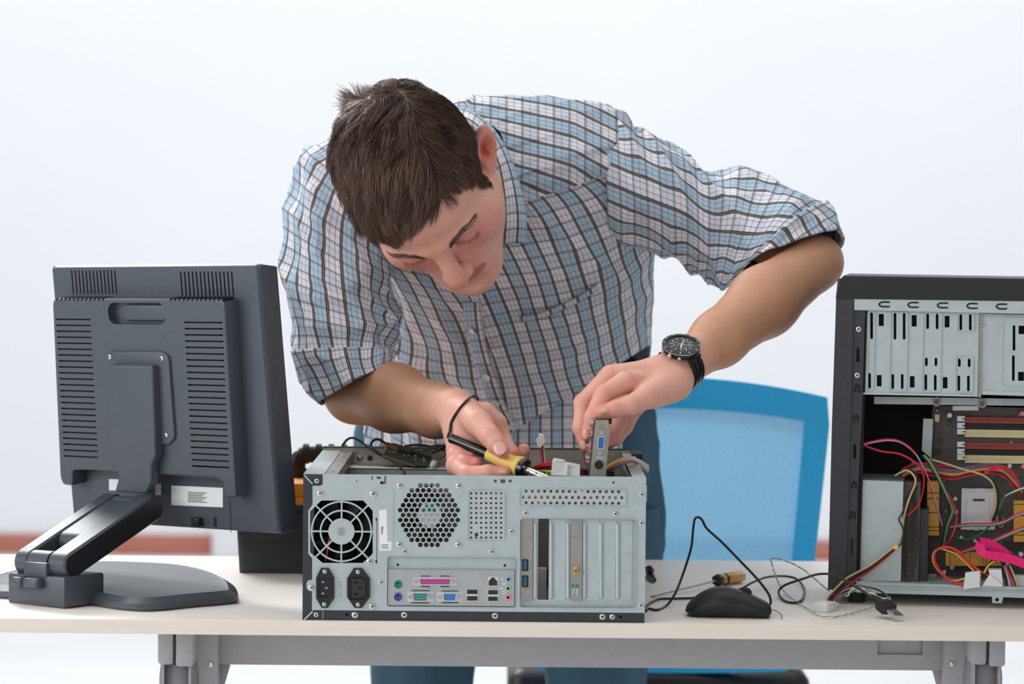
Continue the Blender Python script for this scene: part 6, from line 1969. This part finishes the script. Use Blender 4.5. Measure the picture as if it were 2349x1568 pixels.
# torso rings, hem to neck: px, py, Y, half width, half thickness, lean, shoulder tilt
TR = np.array([
    (1164, 1060, .905, .212, .135, 3, 0), (1166, 1000, .895, .210, .134, 8, 0), (1168, 900, .86, .206, .130, 15, 0), (1176, 790, .81, .194, .130, 25, 1), (1174, 650, .735, .196, .134, 35, 2),
    (1162, 520, .655, .206, .130, 44, 3), (1130, 410, .595, .222, .112, 53, 4), (1098, 348, .550, .214, .084, 60, 5), (1076, 330, .520, .158, .070, 63, 5), (1050, 345, .500, .088, .056, 64, 5), (1045, 350, .488, .066, .050, 64, 5)], float)
SS = 150; KK = 220
tp_ = spline(TR, 15)
th_ = np.linspace(0, 2 * math.pi, KK, endpoint=False) - math.pi          # 0 = front of chest
rings = []
for px, py, Y, hw, tk, ph, tau in tp_:
    c = W(px, py, Y); a1 = V(math.cos(math.radians(tau)), 0, math.sin(math.radians(tau))); fr = V(0, -math.cos(math.radians(ph)), -math.sin(math.radians(ph)))
    e = 2 / 2.35
    s_, c_ = np.sin(th_), np.cos(th_)
    rings.append(c + hw * (np.sign(s_) * np.abs(s_) ** e)[:, None] * a1 + tk * (np.sign(c_) * np.abs(c_) ** e)[:, None] * fr)
T0 = np.array(rings)
def proj_px(P):
    d = P - CAM; z = d @ _f; return 1174.5 + FOC * (d @ _r) / z, 784 - FOC * (d @ _u) / z


fx, fy = proj_px(T0); frontc = np.cos(th_) > 0
hemf = np.interp(fx, [840, 1080, 1180, 1490, 1560], [1060, 1040, 985, 790, 760]); hemb = np.interp(fx, [800, 1180, 1385, 1480, 1520], [1055, 1045, 1000, 830, 800])
hem = np.where(frontc[None, :], hemf, hemb)
s0 = np.linspace(0, 1, len(T0)); N1, N2 = 110, 46
TG = np.zeros((N1 + N2, KK, 3)); srow = np.zeros((N1 + N2, KK))
bl_ = .5 - .5 * np.cos(np.clip((np.abs(th_) - 1.2) / .7, 0, 1) * math.pi)
hh = []
for j in range(KK):
    k = np.where(fy[:, j] - hem[:, j] < 0)[0]; k0 = k[0] if len(k) else 0
    if k0 > 0:
        a_, b_ = (fy - hem)[k0 - 1, j], (fy - hem)[k0, j]; hh.append(s0[k0 - 1] + (s0[k0] - s0[k0 - 1]) * a_ / (a_ - b_))
    else: hh.append(0.0)
hh = np.array(hh); kr = np.array([.1, .2, .4, .2, .1]); hh = sum(np.roll(hh, i - 2) * w_ for i, w_ in enumerate(kr))
for j in range(KK):
    sy = .705 + (.60 - .705) * bl_[j]
    sr = np.concatenate([np.linspace(hh[j], sy, N1, endpoint=False), np.linspace(sy, 1, N2)])
    srow[:, j] = sr
    for c in range(3): TG[:, j, c] = np.interp(sr, s0, T0[:, j, c])
m_, n_ = TG.shape[:2]
seg = np.linalg.norm(np.diff(TG, axis=0), axis=2); Vc = np.cumsum(np.concatenate([np.zeros((1, n_)), seg], 0), 0)
Vc = Vc - Vc[N1:N1 + 1] + .6
# arc length round the body from the front of the chest
al = np.linalg.norm(np.roll(TG, -1, 1) - TG, axis=2); al = al[m_ // 3]; ac = np.concatenate([[0], np.cumsum(al)[:-1]]); Ucol = ac - ac[n_ // 2]
UVt = np.stack([np.tile(Ucol, (m_, 1)) + .20 * (Vc - .3), Vc], -1)
# cloth folds
ctr = TG.mean(1, keepdims=True); outw = TG - ctr; outw /= np.linalg.norm(outw, axis=2, keepdims=True)
uu, vv = UVt[..., 0], UVt[..., 1]
sgrid = srow
low = np.clip(1 - sgrid / .45, 0, 1)
f1 = vn(uu * 16 + vv * 3.0, vv * 2.2, 1.3); f2 = vn(uu * 7 - vv * 8, vv * 5 + uu * 5, 4.1); f3 = vn(uu * 24, vv * 13, 9.0)
disp = (.009 * low + .0025) * (1 - 2 * np.abs(f1)) + .010 * (1 - 2 * np.abs(f2)) * (1 - .4 * low) * .7 + .003 * f3
def ridge(a, p=2.2): return np.clip(1 - 1.7 * np.abs(a), 0, 1) ** p
r1 = ridge(vn(uu * 5.5 + vv * 5.0, vv * 3.2 - uu * 3.0, 12.5)); r2 = ridge(vn(uu * 9.0 - vv * 3.0, vv * 3.5 + uu * 2.0, 21.7)); r3 = ridge(vn(uu * 15, vv * 9, 31.1))
disp += .012 * (r1 - .35) + .008 * (r2 - .35) + .003 * (r3 - .35)
disp *= np.clip((1 - sgrid) / .12, 0, 1)
TG = TG + outw * disp[..., None]
keepf = np.ones((m_ - 1, n_), bool)
is_yoke = (np.arange(m_ - 1) >= N1)[:, None] & keepf
shirt = grid_uv('shirt', TG, UVt, M['plaid'], man, True, (keepf & ~is_yoke).reshape(-1)); shirt['label'] = 'blue and white plaid cotton shirt'
xx_ = TG[..., 0] - NB[0]; UVy = np.stack([TG[..., 2] * 1.0 + TG[..., 1] * .30 + .22 * np.abs(xx_) + .25 * np.maximum(0, np.abs(xx_) - .16), xx_], -1)
yoke = grid_uv('shirt_yoke', TG + outw * .0015, UVy, M['plaid'], shirt, True, (keepf & is_yoke).reshape(-1))
qall = np.array([(i * n_ + j, i * n_ + (j + 1) % n_, (i + 1) * n_ + (j + 1) % n_, (i + 1) * n_ + j) for i in range(m_ - 1) for j in range(n_)])
shirt_bvh = bvh_of(TG.reshape(-1, 3), qall[keepf.reshape(-1)])

# the lower shirt tail hanging inside the front hem
jt = np.where(np.abs(th_) < 1.15)[0]; TT_ = []
for t in np.linspace(0, 1, 40): TT_.append([np.array([np.interp(t * .42, s0, T0[:, j, c]) for c in range(3)]) for j in jt])
TT_ = np.array(TT_); ctt = T0.mean(1); cc_ = np.array([[np.interp(t * .42, s0, ctt[:, c]) for c in range(3)] for t in np.linspace(0, 1, 40)])[:, None, :]
oo_ = TT_ - cc_; oo_ /= np.linalg.norm(oo_, axis=2, keepdims=True)
lt = np.cumsum(np.concatenate([np.zeros((1, len(jt))), np.linalg.norm(np.diff(TT_, axis=0), axis=2)], 0), 0)
uvt_ = np.stack([np.tile(Ucol[jt], (40, 1)) * 1.0 + .004, lt], -1)
fold = vn(uvt_[..., 0] * 18, uvt_[..., 1] * 3, 6.6)
grid_uv('shirt_tail', TT_ - oo_ * (.022 + .006 * fold)[..., None], uvt_, M['plaid'], shirt, False)


# sleeves: silhouette pairs (ax, ay, bx, by, Y, depth radius, near-side rise)
def sleeve(name, rows, cuff_rows, seed, amp, flip=1, v0=0.0):
    R = spline(np.array(rows, float), 10); K2 = 120
    a = np.linspace(0, 2 * math.pi, K2, endpoint=False); G_ = []
    for ax_, ay_, bx_, by_, Y, ry, rz in R:
        A, B = W(ax_, ay_, Y), W(bx_, by_, Y); c = (A + B) / 2; h1 = (A - B) / 2; h2 = V(0, -ry, rz)
        e = .92
        G_.append(c + (np.sign(np.cos(a)) * np.abs(np.cos(a)) ** e)[:, None] * h1 + (np.sign(np.sin(a)) * np.abs(np.sin(a)) ** e)[:, None] * h2)
    G_ = np.array(G_); mm = len(G_)
    cen = G_.mean(1); L = np.concatenate([[0], np.cumsum(np.linalg.norm(np.diff(cen, axis=0), axis=1))])
    circ_ = .50
    U2 = np.tile(a / (2 * math.pi) * circ_, (mm, 1)); V2 = np.tile(L[:, None], (1, K2)) + v0
    out_ = G_ - cen[:, None, :]; out_ /= np.linalg.norm(out_, axis=2, keepdims=True)
    ang = np.tile(a, (mm, 1)); cx_, sx_ = np.cos(ang), np.sin(ang)
    g1 = vn(cx_ * 1.1 + V2 * 9, sx_ * 1.1 + V2 * 7, V2 * 15 + seed); g2 = vn(cx_ * 2.2, sx_ * 2.2 + V2 * 10, V2 * 24 + seed * 2)
    d_ = amp * (1 - 2.4 * np.abs(g1)) * .9 + amp * .55 * g2
    rr1 = vn(cx_ * .8 + V2 * 6, sx_ * .8 - V2 * 5, V2 * 9 + seed * 3); rr2 = vn(cx_ * 1.5, sx_ * 1.5, V2 * 20 + seed * 5)
    d_ = d_ * .7 + amp * 1.3 * (np.clip(1 - 1.7 * np.abs(rr1), 0, 1) ** 2.4 - .35) + amp * .6 * (np.clip(1 - 1.7 * np.abs(rr2), 0, 1) ** 2.4 - .35)
    fade = np.minimum(1, np.arange(mm) / 8)[:, None]
    G2 = G_ + out_ * (d_ * fade)[..., None]
    o = grid_uv(name, G2, np.stack([U2, V2], -1), M['plaid'], shirt, True)
    # rolled cuff
    k0 = int(mm * (1 - cuff_rows)); C = G2[k0:] + out_[k0:] * .0035; Ci = G2[k0:] - out_[k0:] * .001
    roll = np.concatenate([(C[:1] - out_[k0:k0 + 1] * .003), C, (C[-1:] + Ci[-1:]) / 2 + (G2[-1:] - G2[-2:-1]) * .8, Ci[::-1][:6]], 0)
    seg2 = np.concatenate([np.zeros((1, K2)), np.cumsum(np.linalg.norm(np.diff(roll, axis=0), axis=2), 0)], 0)
    cu = np.stack([np.tile(a / (2 * math.pi) * circ_ + .005, (len(roll), 1)), seg2 + .013], -1)
    grid_uv('cuff', roll, cu, M['plaid'], o, True)
    return o, G2


slR, GRr = sleeve('sleeve', [(752, 318, 950, 430, .575, .080, 0), (712, 352, 905, 500, .56, .082, 0), (682, 408, 888, 560, .545, .082, 0), (664, 480, 890, 620, .53, .08, 0), (655, 570, 902, 690, .51, .078, 0), (660, 655, 910, 742, .49, .076, .004), (676, 735, 908, 780, .47, .073, .006), (686, 795, 900, 800, .452, .073, .008), (706, 860, 896, 815, .428, .077, .010), (737, 919, 893, 838, .405, .080, .008)], .20, 3.0, .0085)
slL, GLl = sleeve('sleeve', [(1380, 262, 1392, 545, .60, .082, 0), (1436, 287, 1448, 566, .585, .082, 0), (1498, 318, 1512, 584, .565, .082, 0), (1560, 348, 1570, 604, .545, .079, 0), (1618, 392, 1618, 634, .52, .074, 0), (1700, 396, 1652, 652, .485, .072, .004), (1786, 428, 1674, 652, .455, .070, .010), (1852, 462, 1686, 646, .43, .066, .018), (1900, 502, 1692, 640, .415, .060, .024), (1926, 556, 1700, 636, .405, .056, .026)], .17, 8.0, .0085)


# collar leaves, placket, pocket seam, buttons
def on_shirt(px, py, off): 
    p, n = cast(shirt_bvh, px, py, off)
    return p if p is not None else W(px, py, .5)


def strip_mesh(name, e1, e2, parent, uvrot=False, th=.0012, rows=6):
    A, B = spline(e1, 6), spline(e2, 6); G_ = np.array([[A[i] + (B[i] - A[i]) * t for i in range(len(A))] for t in np.linspace(0, 1, rows)])
    lu = np.concatenate([[0], np.cumsum(np.linalg.norm(np.diff(A, axis=0), axis=1))]); wd = np.linalg.norm(A - B, axis=1).mean()
    a, b = np.meshgrid(np.linspace(0, wd, rows), lu, indexing='ij'); UV = np.stack([a + .003, b] if not uvrot else [b, a], -1)
    return grid_uv(name, G_, UV, M['plaid'], parent, False, None, th)


def leaf(outer, fold):
    o3 = [W(x, y, Y) for x, y, Y in outer]; f3 = [W(x, y, Y) for x, y, Y in fold]
    mid = [(a + b) / 2 + V(0, -.006, .006) for a, b in zip(o3, f3)]
    A, Bm, C = spline(o3, 8), spline(mid, 8), spline(f3, 8)
    G_ = []
    for t in np.linspace(0, 1, 9): G_.append((1 - t) ** 2 * A + 2 * t * (1 - t) * Bm + t * t * C)
    inn = C + V(0, .014, -.022)
    for t in (.33, .66, 1): G_.append(C + (inn - C) * t)
    G_ = np.array(G_); lu = np.concatenate([[0], np.cumsum(np.linalg.norm(np.diff(C, axis=0), axis=1))]); wv = np.concatenate([[0], np.cumsum(np.linalg.norm(np.diff(G_[:, len(C) // 2], axis=0), axis=1))])
    b, a = np.meshgrid(lu, wv); UV = np.stack([a + .004, b], -1)
    return grid_uv('collar', G_, UV, M['plaid'], shirt, False, None, .0015)


leaf([(1207, 560, .440), (1208, 500, .435), (1196, 430, .445), (1172, 360, .465), (1136, 298, .49), (1090, 258, .52), (1040, 240, .54)], [(1146, 566, .428), (1150, 505, .415), (1148, 440, .415), (1138, 378, .425), (1116, 322, .445), (1080, 284, .475), (1036, 268, .50)])
leaf([(900, 560, .445), (880, 500, .44), (878, 430, .455), (890, 360, .475), (920, 300, .50), (970, 262, .525), (1040, 240, .54)], [(980, 570, .43), (965, 505, .42), (960, 440, .42), (965, 378, .43), (978, 322, .45), (1000, 284, .48), (1036, 268, .50)])
PLK = [(1082, 690), (1090, 752), (1103, 810), (1117, 860), (1137, 920), (1163, 975), (1180, 1010)]
pe1 = [on_shirt(x - 20, y, .0022) for x, y in PLK]; pe2 = [on_shirt(x + 20, y, .0022) for x, y in PLK]
strip_mesh('placket', pe1, pe2, shirt)
M['button'] = mat('shirt_button', (226, 220, 206), .35, noise=.05, nscale=200, coat=.3)
for x, y in ((1090, 752), (1117, 860), (1137, 920), (1163, 975)):
    p, n = cast(shirt_bvh, x, y, .0055)
    if p is None: continue
    bo = MB().lathe([(.0056, 0), (.0060, .0012), (.0052, .0022), (.0036, .0016), (.0001, .0015)], p, n, 20).build('button', M['button'], shirt)
pk_ = [(1192, 722), (1240, 712), (1290, 692), (1330, 672), (1366, 648)]
strip_mesh('pocket_hem', [on_shirt(x, y, .003) for x, y in pk_], [on_shirt(x + 4, y + 14, .002) for x, y in pk_], shirt, True)
# dark undershirt inside the collar
M['under'] = mat('dark_undershirt', (48, 38, 40), .8, noise=.1, nscale=100)
us_ = [[W(1046, 352, .49) + (V(math.cos(a) * .056 * k, -.0 + math.sin(a) * .035 * k, math.sin(a) * .045 * k) + V(0, -.05 * z, -.035 * z)) for a in np.linspace(0, 2 * math.pi, 32, endpoint=False)] for z, k in ((-.5, 1.15), (0, 1.05), (.5, .98))]
mb = MB(); mb.loft(us_, caps=False); mb.build('undershirt', M['under'], man)

# ------------------------------------------------------------------ jeans and shoes
M['jeans'] = mat('teal_denim', (46, 80, 100), .85, noise=.34, nscale=14, bump=.3, bscale=1600, aniso=(1, 1, .25))
def tube_sil(rows, n=56, seed=0, amp=.004):
    R = spline(np.array(rows, float), 8); a = np.linspace(0, 2 * math.pi, n, endpoint=False); out_ = []
    for i, (ax_, bx_, y, Y, ry) in enumerate(R):
        A, B = W(ax_, y, Y), W(bx_, y, Y); c = (A + B) / 2; h1 = (B - A) / 2
        ring = c + np.cos(a)[:, None] * h1 + np.sin(a)[:, None] * V(0, -ry, 0)
        dv_ = np.array([amp * (1 - 2 * abs(nz3(math.cos(t) * 1.5 + i * .05, math.sin(t) * 1.5, i * .11 + seed))) for t in a])
        out_.append(ring + (ring - c) / np.linalg.norm(ring - c, axis=1, keepdims=True) * dv_[:, None])
    return out_


jn = MB()
jn.loft(tube_sil([(900, 1450, 800, .945, .08), (866, 1476, 850, .945, .095), (836, 1494, 905, .94, .108), (818, 1504, 980, .94, .114), (815, 1514, 1080, .945, .118), (820, 1522, 1180, .945, .12), (828, 1520, 1260, .945, .12), (850, 1500, 1330, .95, .09)]))
jl = [(835, 1160, 1160, .94, .105), (838, 1140, 1280, .95, .10), (846, 1110, 1420, .955, .09), (856, 1082, 1560, .96, .08), (868, 1068, 1750, .965, .074), (880, 1058, 2000, .97, .068), (884, 1056, 2250, .975, .066), (884, 1056, 2318, .975, .066)]
jn.loft(tube_sil(jl, 40, 5)); jr = [(1190, 1520, 1160, .94, .105), (1208, 1516, 1280, .95, .10), (1232, 1500, 1420, .955, .09), (1256, 1482, 1560, .96, .08), (1270, 1470, 1750, .965, .074), (1282, 1462, 2000, .97, .068), (1284, 1458, 2250, .975, .066), (1284, 1458, 2318, .975, .066)]
jn.loft(tube_sil(jr, 40, 9)); jn.build('jeans', M['jeans'], man, 60)
for cxp in (970, 1371):
    X0 = W(cxp, 2300, .975)[0]; so = MB(); rr = []
    for y, hw, h in ((1.06, .028, .05), (1.04, .036, .075), (.98, .040, .085), (.90, .042, .07), (.82, .046, .05), (.76, .040, .035), (.735, .022, .02)):
        rr.append([(X0 + hw * math.cos(t), y, .004 + max(0, math.sin(t)) * h if math.sin(t) > 0 else .002) for t in np.linspace(0, 2 * math.pi, 24, endpoint=False)])
    so.loft(rr); so.build('shoe', M['black'], man, 60)
# ------------------------------------------------------------------ fingernails
M['nail'] = mat('fingernail', (230, 172, 157), .3, noise=.03, nscale=100, coat=.3)


def nail(px, py, dpx, ln, wd):
    p, n = cast(body_bvh, px, py)
    q, _n = cast(body_bvh, px + dpx[0] * 3, py + dpx[1] * 3)
    if p is None: return
    d = W(px + dpx[0] * 10, py + dpx[1] * 10, p[1]) - W(px, py, p[1]); d = unit(d - n * (d @ n)); s_ = np.cross(n, d)
    rows = []
    for t in np.linspace(-1, 1, 21):
        w_ = wd / 2 * (1 - abs(t) ** 2.6) ** .5 + 1e-5
        rows.append([p + n * (.0013 - .0016 * (w_ / (wd / 2)) ** 2 * u * u - .0005 * t * t) + d * t * ln / 2 + s_ * u * w_ for u in np.linspace(-1, 1, 7)])
    m, k = 21, 7; vs = [x for r in rows for x in r]; vb = [x - n * .0008 for x in vs]; N = m * k; fs = []
    for i in range(m - 1):
        for j in range(k - 1):
            a = i * k + j; fs += [(a, a + 1, a + k + 1, a + k), (N + a, N + a + k, N + a + k + 1, N + a + 1)]
    per = list(range(k - 1)) + [i * k + k - 1 for i in range(m - 1)] + [(m - 1) * k + j for j in range(k - 1, 0, -1)] + [i * k for i in range(m - 1, 0, -1)]
    for a, b in zip(per, per[1:] + per[:1]): fs.append((a, b, N + b, N + a))
    MB().add(vs + vb, fs).build('fingernail', M['nail'], man, 60)


nail(1000 + 1040 / 7.127, 880 + 1052 / 7.127, (.55, .83), .0175, .0150)
nail(1000 + 1435 / 7.127, 880 + 1085 / 7.127, (.25, -.97), .0110, .0100)
nail(1000 + 1090 / 7.127, 880 + 1448 / 7.127, (1, .05), .0110, .0070)
nail(1290 + 300 / 5.6, 820 + 985 / 5.6, (-.15, .98), .0115, .0085)
nail(1290 + 268 / 5.6, 820 + 1118 / 5.6, (.3, .95), .0110, .0085)
nail(1290 + 535 / 5.6, 820 + 690 / 5.6, (-.97, .2), .0110, .0080)

# ------------------------------------------------------------------ soldering iron in the nearer hand
A_, D_ = h4(246, 890, .132), h4(1450, 1392, .072)
ad = unit(D_ - A_); LI = float(np.linalg.norm(D_ - A_))
iron = thing('soldering_iron', (A_ + D_) / 2, 'soldering iron with black handle and yellow grip held over the case', 'soldering iron')
tq1 = lambda x: (x - 246) / (1450 - 246) * LI
MB().lathe([(.0045, -.001), (.0060, 0), (.0064, .003), (.0066, tq1(700)), (.0068, tq1(862))], A_, ad, 28).build('handle', M['blackg'], iron)
MB().lathe([(.0060, tq1(850)), (.0080, tq1(856)), (.0086, tq1(875)), (.0094, tq1(1000)), (.0106, tq1(1200)), (.0120, tq1(1300)), (.0136, tq1(1350)), (.0138, tq1(1375)), (.0126, tq1(1392))], A_, ad, 32).build('grip', M['yelh'], iron)
MB().lathe([(.0110, tq1(1388)), (.0124, tq1(1392)), (.0126, tq1(1450)), (.0118, tq1(1456))], A_, ad, 32).build('collar', M['blackg'], iron)
fl_ = MB().lathe([(.0120, tq1(1452)), (.0126, tq1(1456)), (.0126, tq1(1466)), (.0118, tq1(1470)), (.004, tq1(1471))], A_, ad, 32).build('flange', M['watch'], iron)
e1, e2 = perp(ad)
for k in range(3):
    a = k * 2.094 + .5; MB().lathe([(.0018, 0), (.0018, .0012), (.0001, .0016)], A_ + ad * tq1(1471) + .0092 * (math.cos(a) * e1 + math.sin(a) * e2), ad, 12).build('screw', M['screw'], fl_)
barrel = MB().lathe([(.0045, tq1(1465)), (.0045, tq1(2050)), (.0030, tq1(2100)), (.0018, tq1(2500)), (.0002, tq1(2600))], A_, ad, 24).build('barrel', M['screw'], iron)
for k in range(4):
    for t in (1540, 1660): 
        a = k * 1.57 + (.4 if t > 1600 else 0); MB().cyl(A_ + ad * tq1(t) + .0042 * (math.cos(a) * e1 + math.sin(a) * e2), A_ + ad * tq1(t) + .0047 * (math.cos(a) * e1 + math.sin(a) * e2), .0011, None, 10).build('vent_hole', M['void'], barrel, 0)
def on_body(x, y, off=.0018):
    p, n = cast(body_bvh, 1000 + x / 7.127, 880 + y / 7.127, off)
    return p if p is not None else h4(x, y, .15)


cpts = [A_ + ad * .002, A_ - ad * .005, h4(228, 770, float(A_[1]) + .004), on_body(262, 650), on_body(305, 560), on_body(370, 460), on_body(440, 365), on_body(520, 280), on_body(590, 225), h4(640, 200, .185), h4(690, 235, .215), h4(640, 330, .25), h4(500, 520, .27), h4(300, 800, .28), h4(100, 1050, .29), h4(-60, 1120, .30)]
wire(cpts, .0017, 'wblk', iron, 'cable', 8, 10)

# ------------------------------------------------------------------ expansion card in the other hand
card = thing('graphics_card', h5(480, 1200, .06), 'graphics card with blue video port held upright by its steel bracket', 'graphics card')
BY = .045
def b5(x, y): p = h5(x, y, BY); return (p[0], p[2])
def bx5(pts): return [b5(*p) for p in pts][::-1]
FB = at_y(BY)
br = MB(); br.plate(bx5([(428, 792), (604, 796), (588, 888), (610, 922), (540, 1700), (326, 1700), (396, 1120)]), [bx5([(478, 852), (556, 854), (552, 912), (474, 908)])], 0, .001, FB)
brk = br.build('bracket', M['bracket'], card, 0)
MB().plate(bx5([(470, 846), (562, 848), (558, 918), (468, 914)]), [], .0012, .0016, FB).build('bracket_stamp', M['bracket'], brk, 0)
mb = MB(); t0, t1 = h5(428, 788, BY), h5(636, 790, BY); mb.box((t0[0], BY, t0[2] - .001), (t1[0], BY + .012, t0[2])); mb.box((t1[0] - .004, BY, t0[2] - .006), (t1[0], BY + .012, t0[2])); mb.build('bracket_tab', M['watch'], brk, 0)
# circuit board behind the bracket, seen nearly edge on
bd = V(-.045, 1, 0); bd = unit(bd)
tL, bL = h5(420, 800, BY), h5(330, 1700, BY)
upv = bL - tL
cb = MB(); P8 = []
for dx in (-.0008, .0008):
    for s_, t in ((.004, 0.02), (.15, .06), (.15, .62), (.004, .80)): P8.append(tL + V(dx, 0, 0) + bd * s_ + upv * t)
cb.loft([P8[:4], P8[4:]]); pcb_o = cb.build('board', M['pcbb'], card, 0)
crd = random.Random(21)
for k in range(84):
    s_, t = crd.uniform(.005, .05), crd.uniform(.04, .62); w_, h_, d_ = crd.uniform(.002, .005), crd.uniform(.0012, .0035), crd.uniform(.0012, .0042)
    o_ = tL + bd * s_ + upv * t - V(.0008, 0, 0)
    def cM(p): return o_ + bd * p[1] + V(-p[0], 0, p[2])
    MB().box((0, 0, 0), (d_, w_, h_), cM).build('component', M[crd.choice(['copper', 'silver', 'jpink', 'copper', 'brass', 'silver', 'jpink'])], pcb_o, 0)
def vport():
    o = MB(); o.plate(round_poly(bx5([(462, 1004), (548, 1006), (538, 1172), (450, 1170)]), .0018), [round_poly(bx5([(470, 1014), (540, 1016), (530, 1162), (458, 1160)]), .0015)], -.004, 0, FB)
    p = o.build('video_port', M['silver'], card, 0)
    MB().plate(round_poly(bx5([(470, 1014), (540, 1016), (530, 1162), (458, 1160)]), .0015), [], -.0032, 0, FB).build('connector_face', M['blue'], p, 0)
    hm = MB()
    for c in range(3):
        for r in range(5):
            g_ = b5(480 + 20 * c - r * 1.8, 1036 + 26 * r + (6 if c == 1 else 0)); hm.cyl((g_[0], BY - .0034, g_[1]), (g_[0], BY - .003, g_[1]), .00062, None, 8)
    hm.build('pin_holes', M['void'], p, 0)
vport()
for x, y in ((504, 962), (479, 1222)):
    g_ = b5(x, y); MB().lathe([(.0028, 0), (.0028, -.004), (.0013, -.004), (.0013, -.0015), (.0001, -.0015)], (g_[0], BY, g_[1]), (0, 1, 0), 6).build('nut', M['screw'], card, 30)
g_ = b5(470, 1374)
sv = MB().lathe([(.0055, 0), (.0055, -.0015), (.0047, -.0018), (.0046, -.0006), (.0001, -.0006)], (g_[0], BY, g_[1]), (0, 1, 0), 24).build('round_socket', M['chip'], card)
for k in range(7):
    a = k * 2 * math.pi / 7; MB().cyl((g_[0] + .0026 * math.cos(a), BY - .001, g_[1] + .0026 * math.sin(a)), (g_[0] + .0026 * math.cos(a), BY - .0005, g_[1] + .0026 * math.sin(a)), .0005, None, 8).build('pin_hole', M['cross'], sv, 0)
g_ = b5(441, 1480); MB().lathe([(.0020, 0), (.0020, -.0008), (.0012, -.0008), (.0011, 0)], (g_[0], BY, g_[1]), (0, 1, 0), 14, False).build('eyelet', M['screw'], card)
g_ = b5(482, 1280); text('Video', .0042, (g_[0], BY - .0002, g_[1]), 'white', card, (1, 0, -.07))

# ------------------------------------------------------------------ wristwatch
a_w = unit(W(1650, 776, .245) - WRl)
wc = WRl - a_w * .009
nw = unit(V(-.22, -.74, .62)); nw = unit(nw - a_w * (nw @ a_w)); sw = np.cross(a_w, nw)
RW_ = .0290
watch = thing('wristwatch', wc, 'dark steel chronograph wristwatch on the man\'s left wrist', 'watch')
hc = wc + nw * (RW_ + .0015)
WS = 1.22
def wL(prof, name, m_, par=None, n=40): return MB().lathe([(r * WS, h) for r, h in prof], hc, nw, n).build(name, M[m_], par or watch)
wL([(.014, -.003), (.0195, -.002), (.0205, .001), (.0200, .0045)], 'watch_case', 'watch')
bz = wL([(.0196, .0042), (.0208, .0046), (.0205, .0066), (.0166, .0074), (.0162, .0060)], 'bezel', 'watch')
wL([(.0166, .0058), (.0001, .0058)], 'dial', 'dial')
mb = MB(); mb.plate(ngon(0, 0, .0209 * WS, 48), [ngon(0, 0, .0202 * WS, 48)], .0048, .0060, lambda u, v, w: hc + a_w * u + sw * v + nw * w); mb.build('bezel_rim', M['screw'], bz)
for k in range(12):
    a = k * math.pi / 6; dr_ = math.cos(a) * a_w + math.sin(a) * sw; tn = np.cross(nw, dr_)
    for r0, r1, h, nm, par in ((.0176 * WS, .0198 * WS, .0073, 'bezel_mark', bz), (.0118, .0148, .0060, 'hour_mark', watch)):
        c0, c1 = hc + dr_ * r0 + nw * h, hc + dr_ * r1 + nw * (h - (.0004 if r0 > .015 else 0)); w_ = .0004
        MB().hexa([c0 - tn * w_, c1 - tn * w_, c1 + tn * w_, c0 + tn * w_, c0 - tn * w_ + nw * .0003, c1 - tn * w_ + nw * .0003, c1 + tn * w_ + nw * .0003, c0 + tn * w_ + nw * .0003]).build(nm, M['white'], par, 0)
for a, ln, w_ in ((2.6, .0095, .0007), (-.25, .0125, .0005), (1.2, .013, .0002)):
    dr_ = math.cos(a) * a_w + math.sin(a) * sw; tn = np.cross(nw, dr_); c0, c1 = hc - dr_ * .002 + nw * .0064, hc + dr_ * ln + nw * .0064
    MB().hexa([c0 - tn * w_, c1 - tn * w_, c1 + tn * w_, c0 + tn * w_, c0 - tn * w_ + nw * .0002, c1 - tn * w_ + nw * .0002, c1 + tn * w_ + nw * .0002, c0 + tn * w_ + nw * .0002]).build('watch_hand', M['white'], watch, 0)
for a in (0.6, 2.2, 4.2):
    c0 = hc + (math.cos(a) * a_w + math.sin(a) * sw) * .0070; mb = MB()
    mb.plate(ngon(0, 0, .0040, 24), [ngon(0, 0, .0036, 24)], .0059, .0062, lambda u, v, w: c0 + a_w * u + sw * v + nw * w); mb.build('sub_dial', M['screw'], watch, 0)
for o_, r_ in ((-.5, .0022), (0, .0030), (.5, .0022)):
    dr_ = unit(-a_w * math.cos(o_) + sw * math.sin(o_)); MB().lathe([(r_ * .6, 0), (r_ * .6, .0022), (r_, .0024), (r_, .0046), (r_ * .8, .005)], hc + dr_ * .0195 * WS + nw * .0015, dr_, 16).build('crown' if o_ == 0 else 'pusher', M['screw'], watch)
NL = 21
for k in range(NL):
    an_ = math.radians(36) + k * math.radians(288) / (NL - 1)
    rd_ = nw * math.cos(an_) + sw * math.sin(an_); tg_ = -nw * math.sin(an_) + sw * math.cos(an_); c0 = wc + rd_ * (RW_ + .0012 + (.002 if k in (0, NL - 1) else 0)); wl = .0118 - .0022 * math.sin(math.pi * k / (NL - 1))
    lk = MB()
    def lM(p): return c0 + a_w * p[0] + tg_ * p[1] + rd_ * p[2]
    for x0, x1, dy in ((-wl, -wl * .45, .0016), (-wl * .42, wl * .42, 0), (wl * .45, wl, .0016)): lk.rbox((x0, -.0041 + dy, -.0016), (x1, .0041 + dy, .0016), .0008, lM)
    lk.build('band_link', M['watch'], watch)
